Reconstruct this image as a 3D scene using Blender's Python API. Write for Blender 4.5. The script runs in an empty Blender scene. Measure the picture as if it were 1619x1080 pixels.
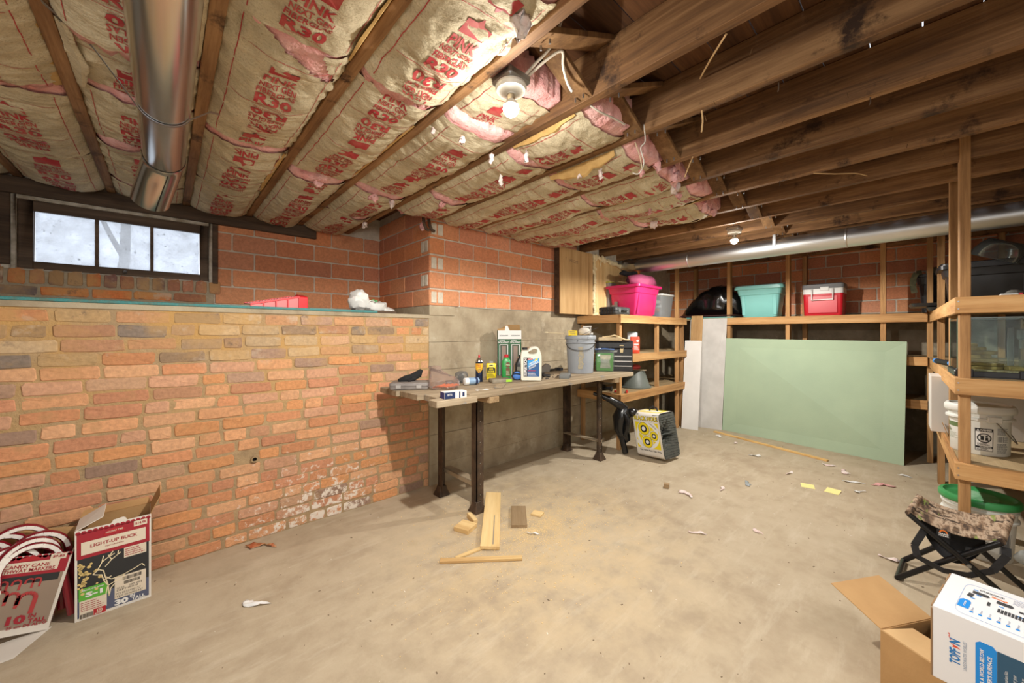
import bpy, bmesh, math, random
import numpy as np
from mathutils import Vector, Matrix, noise
SC = bpy.context.scene
COL = SC.collection
PI = math.pi

# ------------------------------------------------------------------ camera
cam = bpy.data.cameras.new('camera')
cam.sensor_fit = 'HORIZONTAL'
cam.sensor_width = 36.0
cam.lens = 598.0 / 1619.0 * 36.0
cam.shift_y = -14.0 / 1619.0
cam.clip_start = 0.02
cam_ob = bpy.data.objects.new('camera', cam)
COL.objects.link(cam_ob)
cam_ob.location = (0, 0, 1.28)
cam_ob.rotation_euler = (PI / 2, 0, math.radians(47.5 - 90))
SC.camera = cam_ob

# ------------------------------------------------------------------ world, lamps, exposure
w = bpy.data.worlds.new('pale_winter_sky')
SC.world = w
w.use_nodes = True
w.node_tree.nodes['Background'].inputs[0].default_value = (0.86, 0.91, 1.0, 1)
w.node_tree.nodes['Background'].inputs[1].default_value = 1.0
BEAM = 67.0             # watts of the downward beam of each LED bulb
BULB = 430.0            # radiance of the two screw-in bulbs
def lamp(name, loc, aim, sx, sy, watts, col, spread=PI):
    l = bpy.data.lights.new(name, 'AREA'); l.shape = 'RECTANGLE'; l.size = sx; l.size_y = sy; l.energy = watts; l.spread = spread; l.color = col
    o = bpy.data.objects.new(name, l); COL.objects.link(o); o.location = loc
    o.rotation_euler = (Vector(aim) - Vector(loc)).to_track_quat('-Z', 'Y').to_euler()
lamp('fill_left', (-1.2, -.55, 1.5), (.6, 2.2, 1.35), 2.0, 1.2, 14.0, (1.0, .98, .96))  # added soft fill behind the camera, lifts the left wall
lamp('fill_right', (1.5, -.80, 2.15), (2.3, 1.3, .0), 2.2, .5, 7.0, (1.0, .98, .95), math.radians(115))  # added fill out of view, brightens the floor and the right side
SC.view_settings.view_transform = 'Standard'
SC.view_settings.look = 'None'
SC.view_settings.gamma = 1.0
SC.view_settings.use_curve_mapping = False
SC.view_settings.exposure = 0.97
SC.cycles.max_bounces = 10
SC.cycles.diffuse_bounces = 5
SC.cycles.transparent_max_bounces = 12
SC.cycles.sample_clamp_indirect = 6.0

# ------------------------------------------------------------------ helpers
def lin(c):
    return tuple(((v / 255) / 12.92 if v / 255 <= 0.04045 else ((v / 255 + 0.055) / 1.055) ** 2.4) for v in c)

def c4(c):
    return (*lin(c), 1.0)

MATS = {}

def _nt(name):
    m = bpy.data.materials.new(name)
    m.use_nodes = True
    nt = m.node_tree
    return m, nt, nt.nodes['Principled BSDF']

def _coord(nt, world, scale):
    n = nt.nodes
    if world:
        g = n.new('ShaderNodeNewGeometry'); out = g.outputs['Position']
    else:
        g = n.new('ShaderNodeTexCoord'); out = g.outputs['Object']
    mp = n.new('ShaderNodeMapping')
    mp.inputs['Scale'].default_value = scale
    nt.links.new(out, mp.inputs['Vector'])
    return mp.outputs[0]

def _noise(nt, vec, scale, detail=4, rough=.55):
    t = nt.nodes.new('ShaderNodeTexNoise')
    t.inputs['Scale'].default_value = scale
    t.inputs['Detail'].default_value = detail
    t.inputs['Roughness'].default_value = rough
    nt.links.new(vec, t.inputs['Vector'])
    return t.outputs['Fac']

def _ramp(nt, fac, stops):
    r = nt.nodes.new('ShaderNodeValToRGB')
    e = r.color_ramp.elements
    while len(e) < len(stops):
        e.new(0.5)
    for k, (p, c) in enumerate(stops):
        e[k].position = p
        e[k].color = c if len(c) == 4 else c4(c)
    nt.links.new(fac, r.inputs[0])
    return r.outputs[0]

def _mix(nt, fac, a, b, mode='MIX'):
    x = nt.nodes.new('ShaderNodeMix')
    x.data_type = 'RGBA'; x.blend_type = mode
    for sock, v in ((x.inputs['Factor'], fac), (x.inputs['A'], a), (x.inputs['B'], b)):
        pass
    fa = [s for s in x.inputs if s.name == 'Factor' and s.type == 'VALUE'][0]
    A = [s for s in x.inputs if s.name == 'A' and s.type == 'RGBA'][0]
    Bq = [s for s in x.inputs if s.name == 'B' and s.type == 'RGBA'][0]
    for sock, v in ((fa, fac), (A, a), (Bq, b)):
        if isinstance(v, (int, float)):
            sock.default_value = v
        elif isinstance(v, tuple):
            sock.default_value = v if len(v) == 4 else c4(v)
        else:
            nt.links.new(v, sock)
    return [s for s in x.outputs if s.type == 'RGBA'][0]

def _math(nt, op, a, b=None, clamp=False):
    x = nt.nodes.new('ShaderNodeMath'); x.operation = op; x.use_clamp = clamp
    for k, v in enumerate((a, b)):
        if v is None: continue
        if isinstance(v, (int, float)): x.inputs[k].default_value = v
        else: nt.links.new(v, x.inputs[k])
    return x.outputs[0]

def _range(nt, v, a, b, c=0.0, d=1.0):
    x = nt.nodes.new('ShaderNodeMapRange')
    nt.links.new(v, x.inputs[0])
    for k, q in enumerate((a, b, c, d)):
        x.inputs[k + 1].default_value = q
    return x.outputs[0]

def _bump(nt, bs, h, strength, dist=.01):
    b = nt.nodes.new('ShaderNodeBump')
    b.inputs['Strength'].default_value = strength
    b.inputs['Distance'].default_value = dist
    nt.links.new(h, b.inputs['Height'])
    nt.links.new(b.outputs[0], bs.inputs['Normal'])

def mat(name, col, rough=.6, metal=0., col2=None, vs=6., bump=0., bs=60., world=False, scale=(1, 1, 1), contrast=(.35, .65),
        spec=.5, alpha=1., trans=0., emit=0., coat=0., objrand=0.):
    if name in MATS: return MATS[name]
    m, nt, b = _nt(name)
    b.inputs['Base Color'].default_value = c4(col)
    b.inputs['Roughness'].default_value = rough
    b.inputs['Metallic'].default_value = metal
    b.inputs['Specular IOR Level'].default_value = spec
    b.inputs['Alpha'].default_value = alpha
    b.inputs['Transmission Weight'].default_value = trans
    b.inputs['Coat Weight'].default_value = coat
    vec = None
    out = None
    if col2 is not None:
        vec = _coord(nt, world, scale)
        f = _noise(nt, vec, vs)
        out = _ramp(nt, f, [(contrast[0], col), (contrast[1], col2)])
    if objrand and out is not None:
        oi = nt.nodes.new('ShaderNodeObjectInfo')
        v = _range(nt, oi.outputs['Random'], 0, 1, 1 - objrand, 1 + objrand)
        hv = nt.nodes.new('ShaderNodeHueSaturation')
        nt.links.new(v, hv.inputs['Value']); nt.links.new(out, hv.inputs['Color'])
        out = hv.outputs[0]
    if out is not None:
        nt.links.new(out, b.inputs['Base Color'])
    if bump:
        vec = vec or _coord(nt, world, scale)
        _bump(nt, b, _noise(nt, vec, bs, 3), bump)
    if emit:
        b.inputs['Emission Color'].default_value = c4(col)
        b.inputs['Emission Strength'].default_value = emit
    MATS[name] = m
    return m

def wood(name, light, mid, dark, axis='Z', rough=.7, grain=14., objrand=.18, stain=None, bump=.35):
    """long-grained timber; the grain runs along the given object axis"""
    if name in MATS: return MATS[name]
    m, nt, b = _nt(name)
    s = {'X': (.06, 1, 1), 'Y': (1, .06, 1), 'Z': (1, 1, .06)}[axis]
    oi = nt.nodes.new('ShaderNodeObjectInfo')
    tc = nt.nodes.new('ShaderNodeTexCoord')
    add = nt.nodes.new('ShaderNodeVectorMath'); add.operation = 'ADD'
    sc = nt.nodes.new('ShaderNodeVectorMath'); sc.operation = 'SCALE'
    sc.inputs[0].default_value = (7.3, 9.1, 5.7)
    nt.links.new(oi.outputs['Random'], sc.inputs['Scale'])
    nt.links.new(tc.outputs['Object'], add.inputs[0]); nt.links.new(sc.outputs[0], add.inputs[1])
    mp = nt.nodes.new('ShaderNodeMapping'); mp.inputs['Scale'].default_value = s
    nt.links.new(add.outputs[0], mp.inputs[0])
    f = _noise(nt, mp.outputs[0], grain, 6, .6)
    f2 = _noise(nt, mp.outputs[0], grain * 7, 3, .6)
    f3 = _noise(nt, add.outputs[0], 2.3, 4)
    k = _math(nt, 'ADD', _math(nt, 'MULTIPLY', f, .62), _math(nt, 'MULTIPLY', f2, .22))
    k = _math(nt, 'ADD', k, _math(nt, 'MULTIPLY', f3, .16))
    out = _ramp(nt, k, [(.34, dark), (.5, mid), (.64, light)])
    if stain:
        blot = _range(nt, _noise(nt, add.outputs[0], 5.0, 6, .7), .57, .68)
        out = _mix(nt, blot, out, c4(stain))
    v = _range(nt, oi.outputs['Random'], 0, 1, 1 - objrand, 1 + objrand)
    hv = nt.nodes.new('ShaderNodeHueSaturation')
    nt.links.new(v, hv.inputs['Value']); nt.links.new(out, hv.inputs['Color'])
    nt.links.new(hv.outputs[0], b.inputs['Base Color'])
    b.inputs['Roughness'].default_value = rough
    b.inputs['Specular IOR Level'].default_value = .3
    _bump(nt, b, _math(nt, 'ADD', f, f2), bump, .004)
    MATS[name] = m
    return m

class B:
    """collects shapes and links them as one mesh object"""
    def __init__(s):
        s.v = []; s.f = []; s.m = []
    def add(s, vs, fs, mi=0):
        n = len(s.v)
        s.v += [tuple(p) for p in vs]
        s.f += [tuple(i + n for i in q) for q in fs]
        s.m += [mi] * len(fs)
        return s
    def box(s, x0, y0, z0, x1, y1, z1, mi=0):
        return s.hexa([(x0, y0, z0), (x1, y0, z0), (x1, y1, z0), (x0, y1, z0), (x0, y0, z1), (x1, y0, z1), (x1, y1, z1), (x0, y1, z1)], mi)
    def hexa(s, p, mi=0):
        return s.add(p, [(3, 2, 1, 0), (4, 5, 6, 7), (0, 1, 5, 4), (1, 2, 6, 5), (2, 3, 7, 6), (3, 0, 4, 7)], mi)
    def obox(s, c, h, M=None, mi=0):
        M = M or Matrix.Identity(3)
        c = Vector(c)
        p = [c + M @ Vector((h[0] * a, h[1] * b_, h[2] * d)) for d in (-1, 1) for a, b_ in ((-1, -1), (1, -1), (1, 1), (-1, 1))]
        return s.hexa(p, mi)
    def bar(s, p0, p1, w, t, up=(0, 0, 1), mi=0):
        p0, p1 = Vector(p0), Vector(p1)
        d = (p1 - p0).normalized()
        u = Vector(up)
        if abs(d.dot(u)) > .98: u = Vector((0, 1, 0))
        a = d.cross(u).normalized(); b_ = a.cross(d).normalized()
        q = []
        for p in (p0, p1):
            q += [p - a * w / 2 - b_ * t / 2, p + a * w / 2 - b_ * t / 2, p + a * w / 2 + b_ * t / 2, p - a * w / 2 + b_ * t / 2]
        return s.add(q, [(3, 2, 1, 0), (4, 5, 6, 7), (0, 1, 5, 4), (1, 2, 6, 5), (2, 3, 7, 6), (3, 0, 4, 7)], mi)
    def tube(s, pts, r, n=8, mi=0, caps=True):
        pts = [Vector(p) for p in pts]
        rs = r if isinstance(r, (list, tuple)) else [r] * len(pts)
        d0 = (pts[1] - pts[0]).normalized()
        u = Vector((0, 0, 1)) if abs(d0.z) < .9 else Vector((1, 0, 0))
        a = d0.cross(u).normalized()
        vs = []
        for i, p in enumerate(pts):
            d = (pts[min(i + 1, len(pts) - 1)] - pts[max(i - 1, 0)])
            d = d.normalized() if d.length > 1e-9 else d0
            a = (a - d * a.dot(d)).normalized()
            b_ = d.cross(a)
            for k in range(n):
                t = 2 * PI * k / n
                vs.append(p + (a * math.cos(t) + b_ * math.sin(t)) * rs[i])
        fs = []
        for i in range(len(pts) - 1):
            for k in range(n):
                k2 = (k + 1) % n
                fs.append((i * n + k, i * n + k2, (i + 1) * n + k2, (i + 1) * n + k))
        if caps:
            fs.append(tuple(range(n - 1, -1, -1)))
            fs.append(tuple((len(pts) - 1) * n + k for k in range(n)))
        return s.add(vs, fs, mi)
    def cyl(s, p0, p1, r0, r1=None, n=20, mi=0, caps=True):
        return s.tube([p0, p1], [r0, r0 if r1 is None else r1], n, mi, caps)
    def lathe(s, prof, c=(0, 0, 0), n=28, mi=0, caps=True):
        vs = [(c[0] + r * math.cos(2 * PI * k / n), c[1] + r * math.sin(2 * PI * k / n), c[2] + z) for r, z in prof for k in range(n)]
        fs = [(i * n + k, i * n + (k + 1) % n, (i + 1) * n + (k + 1) % n, (i + 1) * n + k) for i in range(len(prof) - 1) for k in range(n)]
        if caps:
            if prof[0][0] > 1e-6: fs.append(tuple(range(n - 1, -1, -1)))
            if prof[-1][0] > 1e-6: fs.append(tuple((len(prof) - 1) * n + k for k in range(n)))
        return s.add(vs, fs, mi)
    def prism(s, poly, z0, z1, T=None, mi=0):
        n = len(poly)
        vs = [(x, y, z0) for x, y in poly] + [(x, y, z1) for x, y in poly]
        if T: vs = [T(Vector(p)) for p in vs]
        fs = [tuple(range(n - 1, -1, -1)), tuple(range(n, 2 * n))] + [(k, (k + 1) % n, n + (k + 1) % n, n + k) for k in range(n)]
        return s.add(vs, fs, mi)
    def loft(s, rings, mi=0, caps=True):
        n = len(rings[0])
        vs = [p for r in rings for p in r]
        fs = [(i * n + k, i * n + (k + 1) % n, (i + 1) * n + (k + 1) % n, (i + 1) * n + k) for i in range(len(rings) - 1) for k in range(n)]
        if caps:
            fs += [tuple(range(n - 1, -1, -1)), tuple((len(rings) - 1) * n + k for k in range(n))]
        return s.add(vs, fs, mi)
    def grid(s, fn, nu, nv, mi=0):
        vs = [fn(i / nu, j / nv) for j in range(nv + 1) for i in range(nu + 1)]
        fs = [(j * (nu + 1) + i, j * (nu + 1) + i + 1, (j + 1) * (nu + 1) + i + 1, (j + 1) * (nu + 1) + i) for j in range(nv) for i in range(nu)]
        return s.add(vs, fs, mi)
    def sheet(s, fn, nu, nv, th, mi=0):
        """a grid with thickness along +z of fn's third axis"""
        a = [Vector(fn(i / nu, j / nv)) for j in range(nv + 1) for i in range(nu + 1)]
        n = len(a); t = Vector(th)
        g = lambda i, j: j * (nu + 1) + i
        fs = [(g(i, j), g(i + 1, j), g(i + 1, j + 1), g(i, j + 1)) for j in range(nv) for i in range(nu)]
        fs += [tuple(n + k for k in reversed(q)) for q in fs[:]]
        rim = [g(i, 0) for i in range(nu)] + [g(nu, j) for j in range(nv)] + [g(i, nv) for i in range(nu, 0, -1)] + [g(0, j) for j in range(nv, 0, -1)]
        for k in range(len(rim)):
            p, q = rim[k], rim[(k + 1) % len(rim)]
            fs.append((q, p, p + n, q + n))
        return s.add(a + [p + t for p in a], fs, mi)
    def ball(s, c, r, nu=14, nv=9, mi=0, M=None):
        r = r if isinstance(r, tuple) else (r, r, r)
        c = Vector(c); vs = []; M = M or Matrix.Identity(3)
        for j in range(nv + 1):
            ph = -PI / 2 + PI * j / nv
            for i in range(nu):
                t = 2 * PI * i / nu
                vs.append(c + M @ Vector((r[0] * math.cos(ph) * math.cos(t), r[1] * math.cos(ph) * math.sin(t), r[2] * math.sin(ph))))
        fs = [(j * nu + i, j * nu + (i + 1) % nu, (j + 1) * nu + (i + 1) % nu, (j + 1) * nu + i) for j in range(nv) for i in range(nu)]
        return s.add(vs, fs, mi)
    def xf(s, fn):
        s.v = [tuple(fn(Vector(p))) for p in s.v]; return s
    def jitter(s, amp, sc=8., seed=0.):
        def q(p):
            n = noise.noise_vector(p * sc + Vector((seed, seed * 1.7, -seed)))
            return p + n * amp
        return s.xf(q)
    def mesh(s, name, mats, bevel=0., seg=1, smooth=True, angle=35):
        me = bpy.data.meshes.new(name)
        me.from_pydata(s.v, [], s.f)
        if any(s.m):
            me.polygons.foreach_set('material_index', s.m)
        for q in (mats if isinstance(mats, (list, tuple)) else [mats]):
            me.materials.append(q)
        bm = bmesh.new(); bm.from_mesh(me)
        bmesh.ops.remove_doubles(bm, verts=bm.verts, dist=1e-6)
        if bevel:
            ed = [e for e in bm.edges if len(e.link_faces) == 2 and e.calc_face_angle(0) > .5]
            bmesh.ops.bevel(bm, geom=ed, offset=bevel, segments=seg, profile=.6, affect='EDGES', clamp_overlap=True)
        bmesh.ops.recalc_face_normals(bm, faces=bm.faces)
        bm.to_mesh(me); bm.free()
        if smooth:
            me.shade_smooth()
            me.set_sharp_from_angle(angle=math.radians(angle))
        return me
    def obj(s, name, mats, parent=None, **k):
        return put(name, s.mesh(name, mats, **k), parent)

def put(name, me, parent=None, loc=None, rot=None, scale=None):
    o = bpy.data.objects.new(name, me)
    COL.objects.link(o)
    if parent is not None: o.parent = parent
    if loc is not None: o.location = loc
    if rot is not None: o.rotation_euler = rot
    if scale is not None: o.scale = scale
    return o

def tag(o, label, cat, group=None):
    o['label'] = label; o['category'] = cat
    if group: o['group'] = group
    return o

def thing(name, label, cat, loc=(0, 0, 0), rz=0., group=None, rot=None):
    o = put(name, None, None, loc, rot or (0, 0, rz))
    o.empty_display_size = .05
    return tag(o, label, cat, group)

def struct(o):
    o['kind'] = 'structure'; return o

def glassy(name, tint, body=.1, rough=.06, ior=1.45):
    """thin clear plastic or glass: see-through, glossy at a glance, with a little milky body"""
    if name in MATS: return MATS[name]
    m, nt, b = _nt(name)
    N = nt.nodes; L = nt.links
    tr = N.new('ShaderNodeBsdfTransparent'); tr.inputs[0].default_value = c4(tint)
    gl = N.new('ShaderNodeBsdfGlossy'); gl.inputs['Roughness'].default_value = rough
    fr = N.new('ShaderNodeFresnel'); fr.inputs['IOR'].default_value = ior
    mx = N.new('ShaderNodeMixShader'); L.new(fr.outputs[0], mx.inputs[0]); L.new(tr.outputs[0], mx.inputs[1]); L.new(gl.outputs[0], mx.inputs[2])
    di = N.new('ShaderNodeBsdfDiffuse'); di.inputs[0].default_value = c4(tint)
    tl = N.new('ShaderNodeBsdfTranslucent'); tl.inputs[0].default_value = c4(tint)
    md = N.new('ShaderNodeMixShader'); L.new(di.outputs[0], md.inputs[1]); L.new(tl.outputs[0], md.inputs[2])
    mo = N.new('ShaderNodeMixShader'); mo.inputs[0].default_value = body; L.new(mx.outputs[0], mo.inputs[1]); L.new(md.outputs[0], mo.inputs[2])
    L.new(mo.outputs[0], N['Material Output'].inputs[0])
    MATS[name] = m
    return m

# flat print --------------------------------------------------------------
_TC = {}
def text2d(body, bold=0., sub=None):
    key = (body, bold, sub)
    if key in _TC: return _TC[key]
    cu = bpy.data.curves.new('t', 'FONT')
    cu.body = body; cu.size = 1.0; cu.resolution_u = 2; cu.offset = bold
    cu.align_x = 'CENTER'; cu.align_y = 'CENTER'
    o = bpy.data.objects.new('t', cu)
    me = bpy.data.meshes.new_from_object(o)
    vs = [(v.co.x, v.co.y) for v in me.vertices]
    fs = [tuple(p.vertices) for p in me.polygons]
    bpy.data.objects.remove(o); bpy.data.curves.remove(cu); bpy.data.meshes.remove(me)
    if sub:
        tri = []
        for q in fs:
            for k in range(1, len(q) - 1): tri.append((vs[q[0]], vs[q[k]], vs[q[k + 1]]))
        done = []
        while tri:
            a, b_, c = tri.pop()
            L = [math.dist(a, b_), math.dist(b_, c), math.dist(c, a)]
            k = L.index(max(L))
            if L[k] <= sub: done.append((a, b_, c)); continue
            p = [a, b_, c][k:] + [a, b_, c][:k]
            mid = ((p[0][0] + p[1][0]) / 2, (p[0][1] + p[1][1]) / 2)
            tri.append((p[0], mid, p[2])); tri.append((mid, p[1], p[2]))
        vs, fs, idx = [], [], {}
        for t in done:
            q = []
            for p in t:
                if p not in idx: idx[p] = len(vs); vs.append(p)
                q.append(idx[p])
            fs.append(tuple(q))
    _TC[key] = (vs, fs)
    return _TC[key]

def twidth(body, bold=0.):
    vs, _ = text2d(body, bold)
    xs = [p[0] for p in vs] or [0]
    return max(xs) - min(xs)

class Print:
    """flat print: pieces laid out in (u, v) metres and mapped onto a surface"""
    def __init__(s, M): s.b = B(); s.M = M
    def text(s, body, u, v, h, width=None, bold=0., rot=0., mi=0, sub=None, lift=0.):
        vs, fs = text2d(body, bold, sub)
        if not vs: return s
        xs = [p[0] for p in vs]; ys = [p[1] for p in vs]
        w0 = max(xs) - min(xs); h0 = max(ys) - min(ys); mx = (max(xs) + min(xs)) / 2; my = (max(ys) + min(ys)) / 2
        k = h / h0; kx = (width / w0) if width else k
        c, sn = math.cos(rot), math.sin(rot)
        q = []
        for x, y in vs:
            a, b_ = (x - mx) * kx, (y - my) * k
            q.append(s.M(u + a * c - b_ * sn, v + a * sn + b_ * c, lift))
        s.b.add(q, fs, mi); return s
    def poly(s, pts, mi=0, lift=0.):
        s.b.add([s.M(u, v, lift) for u, v in pts], [tuple(range(len(pts)))], mi); return s
    def rect(s, u0, v0, u1, v1, mi=0, n=1, lift=0.):
        for k in range(n):
            a = u0 + (u1 - u0) * k / n; b_ = u0 + (u1 - u0) * (k + 1) / n
            s.poly([(a, v0), (b_, v0), (b_, v1), (a, v1)], mi, lift)
        return s
    def disc(s, u, v, r, mi=0, n=24, ry=None, lift=0.):
        ry = ry or r
        return s.poly([(u + r * math.cos(2 * PI * k / n), v + ry * math.sin(2 * PI * k / n)) for k in range(n)], mi, lift)
    def ring(s, u, v, r, w, mi=0, n=28, lift=0., a0=0., a1=2 * PI, ry=None):
        q = (ry or r) / r
        for k in range(n):
            a, b_ = a0 + (a1 - a0) * k / n, a0 + (a1 - a0) * (k + 1) / n
            s.poly([(u + (r - w) * math.cos(a), v + q * (r - w) * math.sin(a)), (u + r * math.cos(a), v + q * r * math.sin(a)),
                    (u + r * math.cos(b_), v + q * r * math.sin(b_)), (u + (r - w) * math.cos(b_), v + q * (r - w) * math.sin(b_))], mi, lift)
        return s
    def line(s, pts, w, mi=0, lift=0.):
        for (a, b_), (c, d) in zip(pts, pts[1:]):
            L = math.hypot(c - a, d - b_) or 1
            nx, ny = -(d - b_) / L * w / 2, (c - a) / L * w / 2
            s.poly([(a + nx, b_ + ny), (a - nx, b_ - ny), (c - nx, d - ny), (c + nx, d + ny)], mi, lift)
        return s
    def bars(s, u0, v0, u1, v1, n, mi=0, seed=1, lift=0.):
        r = random.Random(seed)
        for k in range(n):
            a = u0 + (u1 - u0) * k / n
            s.rect(a, v0, a + (u1 - u0) / n * r.uniform(.25, .75), v1, mi, 1, lift)
        return s
    def lines(s, u0, v0, u1, v1, n, mi=0, seed=2, fill=.45, lift=0.):
        r = random.Random(seed)
        for k in range(n):
            t = v1 - (v1 - v0) * (k + .5) / n; hh = abs(v1 - v0) / n * fill / 2
            u = u0
            end = u1 - (u1 - u0) * r.uniform(0, .3)
            while u < end:
                wd = (u1 - u0) * r.uniform(.06, .17)
                s.rect(u, t - hh, min(u + wd, end), t + hh, mi, 1, lift)
                u += wd + (u1 - u0) * .025
        return s
    def obj(s, name, mats, parent):
        me = bpy.data.meshes.new(name)
        me.from_pydata(s.b.v, [], s.b.f)
        for q in (mats if isinstance(mats, (list, tuple)) else [mats]): me.materials.append(q)
        if any(s.b.m): me.polygons.foreach_set('material_index', s.b.m)
        return put(name, me, parent)

def plane(o, u, v, eps=.0006):
    o, u, v = Vector(o), Vector(u).normalized(), Vector(v).normalized()
    n = u.cross(v)
    return lambda a, b_, l=0.: o + u * a + v * b_ + n * (eps + l)

def cylmap(c, r, z0, a0, eps=.0007, taper=0.):
    """u = arc length to the right seen from outside, v = height"""
    return lambda a, b_, l=0.: Vector((c[0] + (r + taper * b_ + eps + l) * math.cos(a0 + a / r), c[1] + (r + taper * b_ + eps + l) * math.sin(a0 + a / r), z0 + b_))

def ink(name, col, rough=.55):
    return mat('ink_' + name, col, rough)

RED = ink('red', (178, 38, 46)); BLACK = ink('black', (24, 24, 26)); WHITE = ink('white', (232, 232, 230)); GREY = ink('grey', (120, 120, 122))
BLUE = ink('blue', (30, 120, 200)); NAVY = ink('navy', (26, 44, 84)); GREEN = ink('green', (96, 176, 62)); YELLOW = ink('yellow', (236, 214, 30)); ORANGE = ink('orange', (232, 120, 40))

# ================================================================== materials of the setting
def brick_mat(name, mode):
    """fired clay; each brick's own colour is the object colour (or the 'tint' attribute of joined ones)"""
    m, nt, b = _nt(name)
    if mode == 'object':
        oi = nt.nodes.new('ShaderNodeObjectInfo'); base = oi.outputs['Color']
    else:
        at = nt.nodes.new('ShaderNodeAttribute'); at.attribute_name = 'tint'; base = at.outputs['Color']
    pos = _coord(nt, True, (1, 1, 1))
    sep = nt.nodes.new('ShaderNodeSeparateXYZ'); nt.links.new(pos, sep.inputs[0])
    n1 = _noise(nt, pos, 55, 5, .65); n2 = _noise(nt, pos, 9, 4, .6)
    hv = nt.nodes.new('ShaderNodeHueSaturation')
    nt.links.new(_range(nt, n1, .25, .75, .78, 1.2), hv.inputs['Value']); nt.links.new(base, hv.inputs['Color'])
    out = hv.outputs[0]
    if name.startswith('rough'):
        # mortar smear, ochre leaching near the top courses, lime bloom low down
        zt = _range(nt, sep.outputs['Z'], .98, 1.32)
        zt.node.clamp = True
        n3 = _noise(nt, pos, 3.2, 5, .6)
        och = _math(nt, 'MULTIPLY', _range(nt, n3, .46, .58), _math(nt, 'MULTIPLY', zt, .6), True)
        out = _mix(nt, och, out, c4((190, 152, 98)))
        smear = _math(nt, 'MULTIPLY', _range(nt, n2, .58, .7), .45)
        out = _mix(nt, smear, out, c4((176, 142, 100)))
        zl = _range(nt, sep.outputs['Z'], .75, .05); xl = _range(nt, sep.outputs['X'], -.15, .7)
        xr = _range(nt, sep.outputs['X'], 1.35, 1.0)
        n4 = _noise(nt, pos, 26, 6, .75)
        msk = _math(nt, 'MULTIPLY', _math(nt, 'MULTIPLY', zl, xl), xr)
        bloom = _math(nt, 'MULTIPLY', _range(nt, _math(nt, 'ADD', n4, _math(nt, 'MULTIPLY', msk, .20)), .66, .73), msk)
        bloom = _math(nt, 'MULTIPLY', bloom, 1.5, True)
        out = _mix(nt, bloom, out, c4((226, 214, 200)))
        zg = _range(nt, sep.outputs['Z'], 1.0, 1.25)
        n5 = _noise(nt, pos, 7.5, 5, .65)
        lime = _math(nt, 'MULTIPLY', _range(nt, n5, .57, .66), _math(nt, 'MULTIPLY', zg, .7))
        out = _mix(nt, lime, out, c4((190, 172, 150)))
        n6 = _noise(nt, pos, 6.1, 5, .7)
        soot = _math(nt, 'MULTIPLY', _range(nt, n6, .60, .68), _math(nt, 'MULTIPLY', zg, .75))
        out = _mix(nt, soot, out, c4((98, 86, 78)))
    else:
        smear = _math(nt, 'MULTIPLY', _range(nt, n2, .62, .72), .4)
        out = _mix(nt, smear, out, c4((196, 160, 130)))
        pits = _math(nt, 'MULTIPLY', _range(nt, n1, .68, .74), .5)
        out = _mix(nt, pits, out, c4((104, 58, 42)))
    nt.links.new(out, b.inputs['Base Color'])
    b.inputs['Roughness'].default_value = .9
    b.inputs['Specular IOR Level'].default_value = .2
    _bump(nt, b, _math(nt, 'ADD', n1, n2), .35, .006)
    return m

def mortar_mat(name, c1, c2, och=False):
    m, nt, b = _nt(name)
    pos = _coord(nt, True, (1, 1, 1))
    n = _noise(nt, pos, 14, 6, .65)
    out = _ramp(nt, n, [(.35, c1), (.65, c2)])
    if och:
        sep = nt.nodes.new('ShaderNodeSeparateXYZ'); nt.links.new(pos, sep.inputs[0])
        k = _math(nt, 'MULTIPLY', _range(nt, _noise(nt, pos, 3.2, 5, .6), .40, .58), _range(nt, sep.outputs['Z'], .55, 1.25), True)
        out = _mix(nt, k, out, c4((186, 148, 94)))
    nt.links.new(out, b.inputs['Base Color'])
    b.inputs['Roughness'].default_value = .95; b.inputs['Specular IOR Level'].default_value = .15
    _bump(nt, b, _math(nt, 'ADD', n, _noise(nt, pos, 70, 3)), .6, .008)
    return m

ROUGH = brick_mat('rough_brick', 'object'); ROUGH_J = brick_mat('rough_brick_joined', 'attr')
TILE = brick_mat('clay_tile', 'object')
MORT = mortar_mat('earth_mortar', (178, 152, 116), (156, 134, 104), True)
MORT2 = mortar_mat('lime_mortar', (216, 207, 190), (192, 183, 167))

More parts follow.
